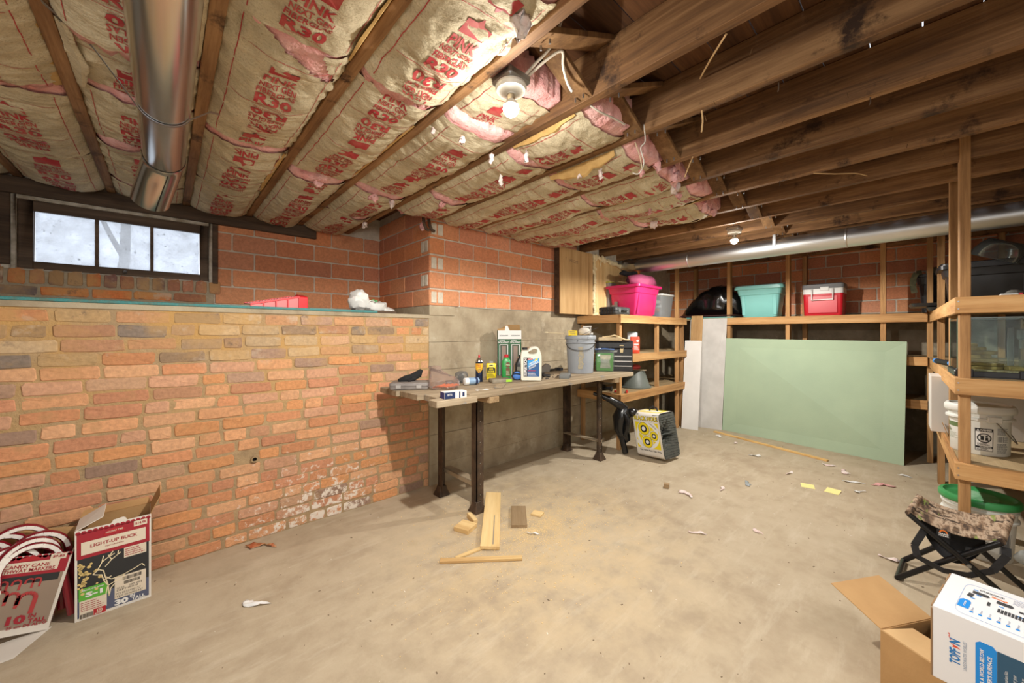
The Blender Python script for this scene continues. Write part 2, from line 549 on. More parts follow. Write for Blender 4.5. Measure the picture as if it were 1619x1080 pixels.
def concrete_mat(name, c1, c2, c3, stains=True, floor=False):
    m, nt, b = _nt(name)
    pos = _coord(nt, True, (1, 1, 1))
    big = _noise(nt, pos, 1.1, 6, .6); mid = _noise(nt, pos, 6, 6, .65); fine = _noise(nt, pos, 90, 4, .6)
    k = _math(nt, 'ADD', _math(nt, 'MULTIPLY', big, .55), _math(nt, 'MULTIPLY', mid, .45))
    out = _ramp(nt, k, [(.38, c3), (.5, c1), (.63, c2)])
    if floor:
        # brushed drift of dust, pale scuffs, tan sawdust haze round the offcuts
        mp = _coord(nt, True, (.55, 2.6, 1))
        st = _noise(nt, mp, 4.5, 6, .7)
        out = _mix(nt, _math(nt, 'MULTIPLY', _range(nt, st, .52, .70), .4), out, c4((204, 193, 172)))
        out = _mix(nt, _math(nt, 'MULTIPLY', _range(nt, _noise(nt, pos, 2.3, 6, .7), .56, .68), .35), out, c4((150, 135, 110)))
        sp = _noise(nt, pos, 38, 5, .8)
        out = _mix(nt, _math(nt, 'MULTIPLY', _range(nt, sp, .67, .73), .6), out, c4((112, 96, 74)))
        sp2 = _noise(nt, pos, 23, 5, .8)
        out = _mix(nt, _math(nt, 'MULTIPLY', _range(nt, sp2, .67, .72), .5), out, c4((224, 214, 196)))
        ds = nt.nodes.new('ShaderNodeVectorMath'); ds.operation = 'DISTANCE'
        nt.links.new(pos, ds.inputs[0]); ds.inputs[1].default_value = (1.75, 1.65, 0)
        hz = _math(nt, 'MULTIPLY', _range(nt, ds.outputs['Value'], 1.15, .1), _range(nt, mid, .36, .62))
        out = _mix(nt, _math(nt, 'MULTIPLY', hz, .75, True), out, c4((204, 178, 134)))
    elif stains:
        out = _mix(nt, _math(nt, 'MULTIPLY', _range(nt, _noise(nt, pos, 2.7, 6, .7), .55, .68), .5), out, c4((122, 110, 92)))
        out = _mix(nt, _math(nt, 'MULTIPLY', _range(nt, _noise(nt, pos, 3.9, 6, .7), .58, .70), .55), out, c4((206, 196, 176)))
        out = _mix(nt, _math(nt, 'MULTIPLY', _range(nt, _noise(nt, pos, 45, 4, .7), .66, .72), .6), out, c4((100, 90, 76)))
    nt.links.new(out, b.inputs['Base Color'])
    b.inputs['Roughness'].default_value = .92
    b.inputs['Specular IOR Level'].default_value = .2
    _bump(nt, b, _math(nt, 'ADD', fine, _math(nt, 'MULTIPLY', mid, .8)), .28, .006)
    return m

FLOOR = concrete_mat('dusty_concrete_floor', (180, 165, 141), (188, 174, 151), (166, 150, 127), floor=True)
CONC = concrete_mat('old_concrete_wall', (166, 152, 128), (180, 168, 144), (142, 128, 106))
CONC2 = concrete_mat('dark_concrete_wall', (138, 128, 110), (154, 144, 126), (112, 102, 86))

JOIST = wood('joist_wood', (168, 130, 90), (130, 95, 62), (76, 53, 36), 'Y', grain=16, objrand=.16, stain=(62, 44, 32))
DARKW = wood('dark_brown_wood', (104, 84, 66), (82, 66, 52), (54, 42, 34), 'X', grain=14, objrand=.1)
LATH = wood('bridging_wood', (150, 116, 78), (122, 90, 58), (84, 58, 36), 'Z', grain=16)
DECK = wood('deck_wood', (118, 82, 52), (92, 62, 40), (60, 40, 28), 'X', grain=14)
PINE = wood('shelf_pine', (214, 174, 122), (195, 150, 98), (152, 108, 66), 'X', grain=15, objrand=.12)
PINEY = wood('shelf_pine_across', (214, 174, 122), (195, 150, 98), (152, 108, 66), 'Y', grain=15, objrand=.12)
PINEZ = wood('shelf_pine_upright', (200, 160, 110), (176, 134, 88), (132, 96, 60), 'Z', grain=15, objrand=.15)
PLYX = wood('shelf_ply', (186, 164, 128), (168, 146, 110), (140, 118, 86), 'X', grain=8, objrand=.05)
PLYWALL = wood('plywood_upright', (198, 164, 116), (182, 146, 98), (150, 114, 70), 'Z', grain=12, objrand=.06)
STEEL = mat('galvanised_steel', (226, 229, 230), .2, 1., (206, 211, 214), 5, contrast=(.3, .7), scale=(1, .15, 1))
ZINC = mat('zinc_fitting', (170, 172, 174), .4, 1.)

# ================================================================== the shell
def slab(name, boxes, m, bevel=0.):
    b = B()
    for q in boxes: b.box(*q)
    return struct(b.obj(name, m, None, bevel=bevel, smooth=False))

floor_ob = slab('floor', [(-2.7, -1.2, -.12, 6.2, 3.0, 0)], FLOOR)

XC, YB, YW, XB, ZJ = 1.623, 2.79, 3.79, 6.0, 2.24
wall_left = slab('wall_left', [(-2.7, 2.8005, 0, XC, 3.95, 1.40)], MORT)
ledge = slab('trim_1', [(-2.7, 2.792, 1.40, XC - .001, 3.95, 1.428)], CONC)
wx0, wx1, wz0, wz1 = -.70, .272, 1.675, 2.135
wall_win = slab('wall_front', [(-2.7, YW + .008, 1.43, wx0, 4.05, 2.5), (wx1, YW + .008, 1.43, XC + .1, 4.05, 2.5), (wx0, YW + .008, 1.43, wx1, 4.05, wz0), (wx0, YW + .008, wz1, wx1, 4.05, 2.5)], MORT2)
wall_ret = slab('wall_return', [(XC + .008, 2.7985, 1.507, XC + .25, 4.0, 2.5)], MORT2)
slab('trim_2', [(XC - .002, 2.788, 1.428, XC + .25, 3.95, 1.506)], CONC)
wall_bench = B()
zb = [0, .17, .42, .66, .965, 1.2, 1.505]
offs = [.004, 0, .003, -.002, .011, .013]
for k in range(6):
    wall_bench.box(XC + .0005, YB + offs[k] - .004, zb[k] + (.0015 if k else 0), XB + .1, 3.1, zb[k + 1] - .0015)
wall_bench.box(XC, YB + .016, 0, XB, 3.08, 1.504)
wall_bench = struct(wall_bench.obj('wall_bench', CONC, None, smooth=False))
wall_bench_up = slab('wall_bench_upper', [(XC + .2505, YB + .008, 1.507, XB + .1, 3.1, 2.5)], MORT2)
wall_back = slab('wall_back', [(XB + .008, -1.3, 1.505, XB + .25, 3.1, 2.5)], MORT2)
slab('wall_back_lower', [(XB, -1.3, 0, XB + .25, 2.9, 1.505)], CONC2)
slab('wall_right', [(-2.7, -1.3, 0, XB + .2, -1.08, 2.5)], CONC)
slab('wall_rear', [(-2.85, -1.3, 0, -2.6, 4.0, 2.5)], CONC)

# ------------------------------------------------------------------ bricks
def brick_mesh(seed, L, H, jit, name, bulge=.001, chamfer=.0035):
    r = random.Random(seed)
    jx, jz = jit / L, jit / H
    cx_, cz_ = min(.3, chamfer * 2.2 / L), min(.35, chamfer * 2.2 / H)
    o = [(-.5 + cx_, -.5), (0, -.5), (.5 - cx_, -.5), (.5, -.5 + cz_), (.5, .5 - cz_), (.5 - cx_, .5), (0, .5), (-.5 + cx_, .5), (-.5, .5 - cz_), (-.5, -.5 + cz_)]
    o = [(x + r.uniform(-jx, jx), z + r.uniform(-jz, jz)) for x, z in o]
    ix, iz = 1 - 2 * chamfer / L, 1 - 2 * chamfer / H
    vs = [(x, .03, z) for x, z in o] + [(x, chamfer, z) for x, z in o]
    vs += [(x * ix, r.uniform(-.0015, .0015), z * iz) for x, z in o] + [(0, -bulge * .5, 0)]
    n = len(o); fs = []
    for a in (0, n):
        fs += [(a + k, a + (k + 1) % n, a + n + (k + 1) % n, a + n + k) for k in range(n)]
    fs += [(2 * n + k, 2 * n + (k + 1) % n, 3 * n) for k in range(n)]
    b = B().add(vs, fs)
    return b.mesh(name, ROUGH if name == 'brick' else TILE, smooth=False)

RB = [brick_mesh(10 + k, .2, .056, .0035, 'brick') for k in range(9)]
RBH = [brick_mesh(40 + k, .095, .056, .0035, 'brick') for k in range(6)]
TB = [brick_mesh(70 + k, .292, .131, .002, 'tile_brick', .001, .0035) for k in range(5)]

def tint(o, rgb, r, v=.1):
    k = r.uniform(1 - v, 1 + v)
    o.color = (*(min(1, q * k) for q in lin(rgb)), 1)

rb = random.Random(5)
ORANGES = [(204, 152, 112), (198, 140, 102), (208, 160, 122), (194, 138, 106), (204, 146, 100), (198, 152, 122)]
ODD = [(170, 138, 116), (156, 128, 110), (188, 150, 120), (178, 134, 104)]
TOPS = [(178, 148, 108), (156, 132, 108), (132, 118, 106), (192, 146, 108), (186, 160, 126), (148, 124, 100), (196, 138, 98)]
pitch = 1.397 / 20
joined = B(); jt = []
for row in range(20):
    z = row * pitch + pitch / 2 - .001
    x = -1.28 + rb.uniform(-.1, .1)
    while x < XC - .02:
        head = rb.random() < (.42 if row in (5, 9, 13, 18) else .16)
        L = rb.uniform(.088, .112) if head else rb.uniform(.182, .214)
        if x + L > XC - .035: L = XC - .004 - x
        if L < .03: break
        H = pitch - rb.uniform(.007, .013)
        zz = z + .006 * math.sin(x * 2.3 + row * .7) + rb.uniform(-.0025, .0025)
        if row in (0, 19): zz = z
        pal = TOPS if row > 15 else ORANGES
        c = rb.choice(pal if rb.random() < (.93 if row < 14 else .8) else ODD)
        if x - .01 < .405 < x + L + .01 and abs(zz - .50) < .045:
            x += L + .014; continue
        me = rb.choice(RBH if L < .13 else RB)
        y = 2.7965 + rb.uniform(-.003, .003)
        if x + L < -.66:
            n0 = len(joined.v)
            joined.add([(x + L / 2 + v.co.x * L, y + v.co.y, zz + v.co.z * H) for v in me.vertices], [tuple(p.vertices) for p in me.polygons])
            jt += [(*lin(c), 1)] * (len(joined.v) - n0)
        else:
            o = put('brick', me, wall_left, (x + L / 2, y, zz), (0, rb.uniform(-.012, .012), 0), (L, 1, H))
            tint(o, c, rb)
        x += L + rb.uniform(.009, .019)
me = joined.mesh('bricks_beyond_frame', ROUGH_J, smooth=True, angle=50)
# tint attribute on the joined ones
at = me.color_attributes.new('tint', 'FLOAT_COLOR', 'POINT')
if len(me.vertices) == len(jt):
    for k, q in enumerate(jt): at.data[k].color = q
o = put('brick_field', me, wall_left); o['kind'] = 'stuff'
# the pipe hole low in the wall
b = B(); b.lathe([(.012, -.004), (.0185, -.004), (.0195, 0), (.0195, .02), (.012, .02)], n=16, caps=False)
b.lathe([(.0, .012), (.0125, .012)], n=16, caps=False, mi=1)  # flat dark disc painted in for the shade inside the hole
b.xf(lambda p: Vector((p.x, p.z, p.y)))
b.obj('drain_hole', [MORT, mat('hole_shade', (14, 12, 10), .95)], wall_left).location = (.405, 2.786, .50)

TCOL = [(212, 146, 106), (204, 136, 100), (216, 152, 112), (206, 144, 112), (196, 132, 102), (214, 142, 98)]
rt = random.Random(9)
def tile_run(parent, along, fixed, a0, a1, z0, rows, off, top=2.5, gap=None, first=0.):
    """courses of large clay tile; along 'x' faces -Y, along 'y' faces -X"""
    for k in range(rows):
        zc = z0 + .144 * k + .0655 + .0065
        s = a0 + (off if k % 2 else 0) - first
        while s < a1 - .01:
            e = min(s + .294, a1); st = max(s, a0)
            if e - st > .03 and zc < top:
                if gap and st < gap[1] and e > gap[0] and gap[2] < zc < gap[3]:
                    parts = [(st, min(e, gap[0])), (max(st, gap[1]), e)]
                else: parts = [(st, e)]
                for p, q in parts:
                    if q - p < .03: continue
                    L = q - p; m = (p + q) / 2
                    loc = (m, fixed + rt.uniform(-.0015, .0015), zc) if along == 'x' else (fixed + rt.uniform(-.0015, .0015), m, zc)
                    o = put('tile_brick', rt.choice(TB), parent, loc, (0, 0, 0 if along == 'x' else -PI / 2), (L, 1, .131))
                    tint(o, rt.choice(TCOL), rt, .12)
            s += .305
tile_run(wall_win, 'x', YW, .29, XC - .004, 1.506, 5, -.15, first=.04)
tile_run(wall_win, 'x', YW, -1.3, -.74, 1.506, 5, -.15)
tile_run(wall_ret, 'y', XC, 2.795, YW, 1.506, 6, -.15, first=.02)
tile_run(wall_bench_up, 'x', YB, XC + .004, 3.62, 1.506, 6, -.15)
tile_run(wall_back, 'y', XB, -1.0, 2.78, 1.506, 6, -.15)
# mortared cell ends of the corner tiles
me = B().box(-.026, -.004, -.048, .026, .004, .048).mesh('mortar_patch', MORT2, bevel=.006, smooth=True)
for k in (0, 2, 4):
    for dx in (.042, .105): put('mortar_patch', me, wall_bench_up, (XC + dx, YB - .0015, 1.506 + .144 * k + .072))
for k in (1, 3):
    for dx in (.05, .11): put('mortar_patch', me, wall_ret, (XC - .0015, YB + dx, 1.506 + .144 * k + .072), (0, 0, PI / 2))

# brick sill under the window: a course on end over a course of stretchers
rs = random.Random(3)
x = -.79
while x < .26:
    L = rs.uniform(.062, .072)
    o = put('brick', rs.choice(RBH), wall_win, (x + L / 2, YW - .012, 1.634), None, (L, 1, .092))
    tint(o, rs.choice([(150, 104, 84), (128, 96, 88), (166, 116, 92), (112, 90, 88), (190, 112, 72), (140, 118, 106)]), rs)
    x += L + .015
x = -.79
while x < .24:
    L = rs.uniform(.185, .205)
    o = put('brick', rs.choice(RB), wall_win, (x + L / 2, YW - .010, 1.545), None, (min(L, .28 - x), 1, .058))
    tint(o, rs.choice([(196, 120, 78), (186, 124, 90), (112, 100, 96), (160, 110, 84), (200, 118, 70)]), rs)
    x += L + .014
slab('trim_3', [(-.8, YW - .006, 1.48, .285, YW + .05, 1.675)], mortar_mat('sill_mortar', (170, 156, 132), (146, 134, 114)))
# teal painted strip and loose boards along the ledge
TEAL = mat('teal_paint', (58, 128, 128), .6, 0, (88, 104, 90), 30, .3, 80, contrast=(.45, .75))
b = B().box(-2.6, 2.785, 1.4285, 1.18, 2.87, 1.444)
b.jitter(.0015, 6)
struct(b.obj('trim_4', TEAL, None, bevel=.002))
for x0, x1, y, z in ((.62, 1.06, 2.93, 1.4295), (1.16, 1.36, 2.85, 1.4295)):
    t = B().box(x0, y, z, x1, y + .09, z + .02)
    tag(t.obj('board', DARKW, None, bevel=.002), 'thin dark board lying on the ledge beside the white plastic bag' if x0 < 1 else 'short grey board end lying on the ledge near the brick corner', 'board')

# ------------------------------------------------------------------ window
win = struct(put('window_1', None, None, (0, 0, 0)))
FR = mat('white_dusty_trim', (196, 190, 178), .7, 0, (150, 140, 122), 20, .3, 60)
SASH = wood('sash_wood', (116, 98, 82), (92, 76, 62), (62, 50, 42), 'X', grain=12)
def frame(b, x0, z0, x1, z1, y0, y1, wl, wr, wb, wt):
    b.box(x0, y0, z0, x0 + wl, y1, z1); b.box(x1 - wr, y0, z0, x1, y1, z1)
    b.box(x0 + wl, y0, z0, x1 - wr, y1, z0 + wb); b.box(x0 + wl, y0, z1 - wt, x1 - wr, y1, z1)
b = B(); frame(b, wx0, wz0 - .002, wx1, wz1, YW - .012, YW + .10, .022, .022, .006, .022); b.obj('window_frame', FR, win, bevel=.003)
b = B(); frame(b, wx0 + .022, wz0 + .004, wx1 - .022, wz1 - .022, YW + .012, YW + .05, .062, .052, .052, .062); b.obj('sash', SASH, win, bevel=.003)
gx0, gx1, gz0, gz1 = wx0 + .084, wx1 - .074, wz0 + .056, wz1 - .084
gw = (gx1 - gx0) / 3
def pane_mat():
    m, nt, b = _nt('dirty_window_glass')
    out = nt.nodes['Material Output']
    pos = _coord(nt, True, (1, 1, 1))
    tr = nt.nodes.new('ShaderNodeBsdfTransparent'); tr.inputs[0].default_value = (.93, .96, 1, 1)
    tl = nt.nodes.new('ShaderNodeBsdfTranslucent')
    tl.inputs[0].default_value = (.8, .82, .84, 1)
    gl = nt.nodes.new('ShaderNodeBsdfGlossy'); gl.inputs[1].default_value = .15
    di = nt.nodes.new('ShaderNodeBsdfDiffuse'); di.inputs[0].default_value = c4((70, 62, 52))
    haze = _range(nt, _noise(nt, pos, 9, 6, .7), .3, .7, .3, .7)
    a = nt.nodes.new('ShaderNodeMixShader'); nt.links.new(haze, a.inputs[0]); nt.links.new(tr.outputs[0], a.inputs[1]); nt.links.new(tl.outputs[0], a.inputs[2])
    spk = _range(nt, _noise(nt, pos, 60, 4, .7), .66, .69)
    c = nt.nodes.new('ShaderNodeMixShader'); nt.links.new(spk, c.inputs[0]); nt.links.new(a.outputs[0], c.inputs[1]); nt.links.new(di.outputs[0], c.inputs[2])
    d = nt.nodes.new('ShaderNodeMixShader'); d.inputs[0].default_value = .04
    nt.links.new(c.outputs[0], d.inputs[1]); nt.links.new(gl.outputs[0], d.inputs[2])
    nt.links.new(d.outputs[0], out.inputs[0])
    return m
PANE = pane_mat()
for k in range(3):
    B().box(gx0 + gw * k + .007, YW + .028, gz0 - .006, gx0 + gw * (k + 1) - .007, YW + .032, gz1 + .006).obj('pane', PANE, win)
for k in (1, 2):
    B().box(gx0 + gw * k - .009, YW + .014, gz0, gx0 + gw * k + .009, YW + .046, gz1).obj('muntin', SASH, win, bevel=.002)
b = B(); b.lathe([(.009, 0), (.012, .004), (.009, .008), (.006, .004), (.009, 0)], n=16, caps=False); b.xf(lambda p: Vector((p.x, -p.z, p.y)))
b.obj('sash_ring', ZINC, win).location = (-.21, YW + .012, wz0 + .03)
struct(B().box(-1.6, YW - .03, wz1, 1.02, YW + .1, 2.239).obj('trim_5', DARKW, None, bevel=.004))
struct(B().box(-.80, YW - .02, 1.70, wx0, YW + .05, wz1).obj('trim_6', DARKW, None, bevel=.003))
struct(B().box(wx1, YW - .016, 1.665, wx1 + .035, YW + .05, wz1 + .0).obj('trim_7', DARKW, None, bevel=.003))
# bare winter trees and snowy ground outside the dirty glass
struct(B().box(-14, 4.4, 1.3, 12, 22, 1.5).obj('ground', mat('snowy_ground', (214, 218, 224), .9, 0, (170, 168, 160), 2), None))
BARK = mat('bare_bark', (104, 98, 94), .9)
def bare_tree(seed):
    r = random.Random(seed); b = B()
    def limb(p, d, L, rad, lv):
        pts = [p]; q = p
        for k in range(4):
            d = (d + Vector((r.uniform(-.16, .16), r.uniform(-.16, .16), r.uniform(-.02, .12)))).normalized()
            q = q + d * L / 4; pts.append(q)
        b.tube(pts, [rad * (1 - .15 * k) for k in range(5)], 5)
        if lv:
            for k in range(5):
                s = pts[r.randint(1, 4)]
                limb(s, (d + Vector((r.uniform(-1, 1), r.uniform(-1, 1), r.uniform(0, .6)))).normalized(), L * r.uniform(.4, .62), rad * .5, lv - 1)
    limb(Vector((0, 0, 0)), Vector((0, 0, 1)), 4.5, .09, 3)
    return b.mesh('bare_tree', BARK)
for k, (x, y, sd) in enumerate(((-3.0, 12.0, 1), (-.7, 9.5, 2), (2.2, 15.0, 3), (-7.5, 17, 4))):
    tag(put('bare_tree', bare_tree(sd), None, (x, y, 1.48)), 'bare winter tree seen blurred outside through the dirty window', 'tree', 'bare trees outside the window')

# ================================================================== ceiling
ceil = struct(put('ceiling', None, None, (0, 0, ZJ)))
r = random.Random(2)
for k in range(37):
    y = -1.3 + .145 * k
    B().box(-2.7, y + .002, .195, XB + .1, y + .143, .215).obj('subfloor_board', DECK, ceil)
JX = [-2.26, -1.86, -1.46, -1.06, -.67, -.273, .115, .506, .883, 1.30, 1.705, 2.12, 2.485, 2.87, 3.28, 3.68, 4.08, 4.48, 4.88, 5.28, 5.66, 5.95]
jm = {}
for i, x in enumerate(JX):
    y1 = 3.95 if x < XC else 2.95
    L = y1 + 1.25
    b = B().box(-.021, 0, 0, .021, L, .193)
    b.jitter(.0012, 3, i)
    o = b.obj('joist', JOIST, ceil, bevel=.002, smooth=False); o.location = (x, -1.25, 0)
for i in range(len(JX) - 1):
    xa, xb = JX[i] + .021, JX[i + 1] - .021
    if xa < .5: continue
    for s, y in ((1, .955), (-1, .855)):
        za, zb_ = (.185, .012) if s > 0 else (.012, .185)
        b = B()
        p0, p1 = Vector((xa, y, za)), Vector((xb, y, zb_))
        b.hexa([(xa, y - .043, za - .011), (xa, y + .043, za - .011), (xa, y + .043, za + .011), (xa, y - .043, za + .011),
                (xb, y - .043, zb_ - .011), (xb, y + .043, zb_ - .011), (xb, y + .043, zb_ + .011), (xb, y - .043, zb_ + .011)])
        br = b.obj('bridging', LATH, ceil, bevel=.0015, smooth=False)
        n = B()
        for dy in (-.02, .02):
            e, ez = (xb - .03, zb_ + .0) if s > 0 else (xa + .03, za)
            n.cyl((e, y + dy, ez - .02), (e, y + dy, ez - .004), .0035, n=8)
        n.obj('nail', ZINC, br)

# ------------------------------------------------------------------ ceiling bulbs
PORC = mat('white_porcelain', (226, 224, 216), .3)
def bulb_mat():
    m, nt, b = _nt('lit_bulb_glass')
    b.inputs['Base Color'].default_value = (1, .95, .85, 1)
    b.inputs['Emission Color'].default_value = (1.0, .955, .88, 1)
    b.inputs['Emission Strength'].default_value = BULB
    return m
LIT = bulb_mat()
GLOW = mat('glowing_bulb_shoulder', (255, 246, 228), .4, emit=60.0)
def lampholder(x, y, z, label, rz=0.):
    """z is the centre of the bulb"""
    t = thing('ceiling_lamp', label, 'lamp', (x, y, z), rz)
    top = 2.258 - z
    b = B(); b.box(-.055, -.055, top - .035, .055, .055, top); b.obj('junction_box', ZINC, t, bevel=.008)
    b = B(); b.lathe([(.057, top - .036), (.060, top - .046), (.055, top - .058), (.030, top - .066), (.024, top - .070), (.022, top - .070)], n=32)
    b.obj('lamp_base', PORC, t)
    B().lathe([(.0155, .052), (.0155, .03), (.013, .024)], n=20).obj('screw_cap', mat('brass_cap', (190, 180, 160), .35, 1.), t)
    if top - .07 > .052: B().cyl((0, 0, .05), (0, 0, top - .068), .02).obj('socket', PORC, t)
    b = B(); b.lathe([(0, -.031), (.012, -.0285), (.022, -.021), (.0285, -.009), (.0302, .0)], n=24, caps=False)
    b.obj('light_bulb', LIT, t)
    b = B(); b.lathe([(.0302, .0), (.0300, .004), (.0297, .008)], n=24, caps=False)
    b.obj('bulb_shoulder', GLOW, t)
    b = B(); b.lathe([(.0297, .008), (.0275, .015), (.021, .025), (.0145, .033)], n=24)
    b.obj('bulb_collar', PORC, t)
    sl = bpy.data.lights.new('led_beam', 'SPOT'); sl.energy = BEAM; sl.spot_size = math.radians(172); sl.spot_blend = .22
    sl.shadow_soft_size = .02; sl.color = (1.0, .955, .88)
    so = put('led_beam', sl, t, (0, 0, -.052))
    return t
lampholder(.972, 1.066, 2.134, 'lit bare bulb in white porcelain lampholder among the printed insulation')
lampholder(3.882, 1.191, 2.131, 'lit bare bulb on bare joists in front of the long pipe duct')

# ------------------------------------------------------------------ ducts
def duct_rings(b, path, r, n=32):
    b.tube(path, r, n, caps=False)
d1 = thing('round_duct', 'round galvanised duct hanging below the insulation above the window, angled elbow at its end', 'duct', (-.004, 1.2, 2.135))
b = B()
pts = [(0, -2.1, 0), (0, -.6, 0), (0, 0, 0), (0, .5, 0), (0, 1.0, 0), (0, 1.30, 0)]
b.tube(pts, .078, 36, caps=False); b.tube(list(reversed(pts)), .0765, 36, caps=False)
b.obj('duct_pipe', STEEL, d1)
b = B()
el = [(0, 1.295, 0), (0, 1.32, -.003), (-.006, 1.36, -.020), (-.020, 1.42, -.058), (-.054, 1.565, -.155)]
b.tube(el, [.0805, .0795, .079, .0785, .0775], 36, caps=False); b.tube(list(reversed(el)), [.0765] * 5, 36, caps=False)
b.tube([(0, 1.288, .0), (0, 1.296, .0), (0, 1.304, 0)], [.0795, .083, .0795], 36, caps=False)
b.obj('duct_elbow', STEEL, d1)
b = B()
pp = [Vector(q) for q in el[1:]]
b.tube([q + Vector((.02, -.044, -.064)) for q in pp[1:]], .0022, 6)
b.obj('lock_seam', mat('seam_dark', (90, 92, 94), .4, 1.), d1)
b = B()
arc = [(.082 * math.cos(a), .72, .082 * math.sin(a)) for a in [PI + PI * k / 16 for k in range(17)]]
path = [(-.26, .52, .10), (-.17, .62, .07)] + arc[2:-2] + [(.14, .77, .045), (.17, .80, .06)]
for p, q in zip(path, path[1:]):
    dv = (Vector(q) - Vector(p)).normalized(); sd = Vector((0, 1, 0)); nrm = dv.cross(sd).normalized()
    b.hexa([Vector(p) - sd * .008, Vector(p) + sd * .008, Vector(p) + sd * .008 + nrm * .0012, Vector(p) - sd * .008 + nrm * .0012,
            Vector(q) - sd * .008, Vector(q) + sd * .008, Vector(q) + sd * .008 + nrm * .0012, Vector(q) - sd * .008 + nrm * .0012])
b.obj('hanger_strap', ZINC, d1)
d2 = thing('round_duct', 'long round galvanised duct under the bare joists in front of the back shelf', 'duct', (4.50, -1.05, 2.13))
b = B(); pts = [(0, y, 0) for y in (0, .7, 1.5, 2.3, 3.0, 3.55)]
b.tube(pts, .086, 36, caps=False)
STEEL2 = mat('dull_galvanised_steel', (226, 229, 230), .42, 1., (204, 208, 211), 6, contrast=(.3, .7), scale=(1, .15, 1))
b.obj('duct_pipe', STEEL2, d2)
for y in (1.52, 2.9):
    b = B(); b.tube([(0, y - .008, 0), (0, y, 0), (0, y + .008, 0)], [.0862, .0895, .0862], 36, caps=False); b.obj('joint_bead', STEEL2, d2)
b = B(); rr = random.Random(4)
ring = []
for k in range(9):
    t = k / 8
    c = Vector((.03 * t, 3.54 + .22 * t, .03 * t))
    ring.append([c + Vector((math.cos(a) * (.089 + rr.uniform(-.006, .006)), .3 * math.sin(a) * .0, math.sin(a) * (.089 + rr.uniform(-.006, .006)))) for a in [2 * PI * q / 24 for q in range(24)]])
b.loft(ring, caps=False); b.obj('foil_sleeve', mat('foil', (206, 206, 204), .3, 1., None, 6, .5, 30), d2, angle=20)
b = B()
for y in (2.05,):
    b.box(-.093, y - .012, -.02, -.088, y + .012, .112)
b.obj('hanger_strap', ZINC, d2)

# ================================================================== insulation batts
def kraft_mat():
    m, nt, b = _nt('kraft_facing')
    pos = _coord(nt, True, (1, 1, 1))
    n1 = _noise(nt, pos, 5.5, 6, .65); n2 = _noise(nt, pos, 160, 4, .7)
    sp = _coord(nt, True, (1.0, 3.2, 1.0))
    n3 = _noise(nt, sp, 24, 5, .6)
    out = _ramp(nt, n1, [(.36, (190, 177, 148)), (.52, (208, 196, 166)), (.66, (220, 210, 182))])
    out = _mix(nt, _math(nt, 'MULTIPLY', _range(nt, n2, .50, .66), .42), out, c4((126, 108, 72)))
    out = _mix(nt, _math(nt, 'MULTIPLY', _range(nt, n3, .60, .72), .35), out, c4((224, 206, 164)))
    nt.links.new(out, b.inputs['Base Color'])
    b.inputs['Roughness'].default_value = .75
    b.inputs['Specular IOR Level'].default_value = .3
    wv = _noise(nt, _coord(nt, True, (1, 2.0, 1)), 22, 5, .6)
    _bump(nt, b, _math(nt, 'ADD', wv, _math(nt, 'MULTIPLY', n2, .06)), .55, .02)
    return m
KRAFT = kraft_mat()
KEDGE = mat('kraft_torn_edge', (206, 170, 108), .7, 0, (186, 148, 88), 20, .2, 60, world=True)
PINK = mat('pink_glass_fibre', (226, 158, 156), .95, 0, (240, 196, 192), 14, .9, 55, world=True, contrast=(.3, .7), spec=.1)
PALE = mat('pale_fibre_scrap', (236, 226, 220), .95, 0, (228, 204, 198), 20, .8, 70, world=True, spec=.1)
PRINT = mat('batt_print', (176, 50, 56), .7, 0, (190, 104, 92), 18, 0, world=True, contrast=(.42, .8))

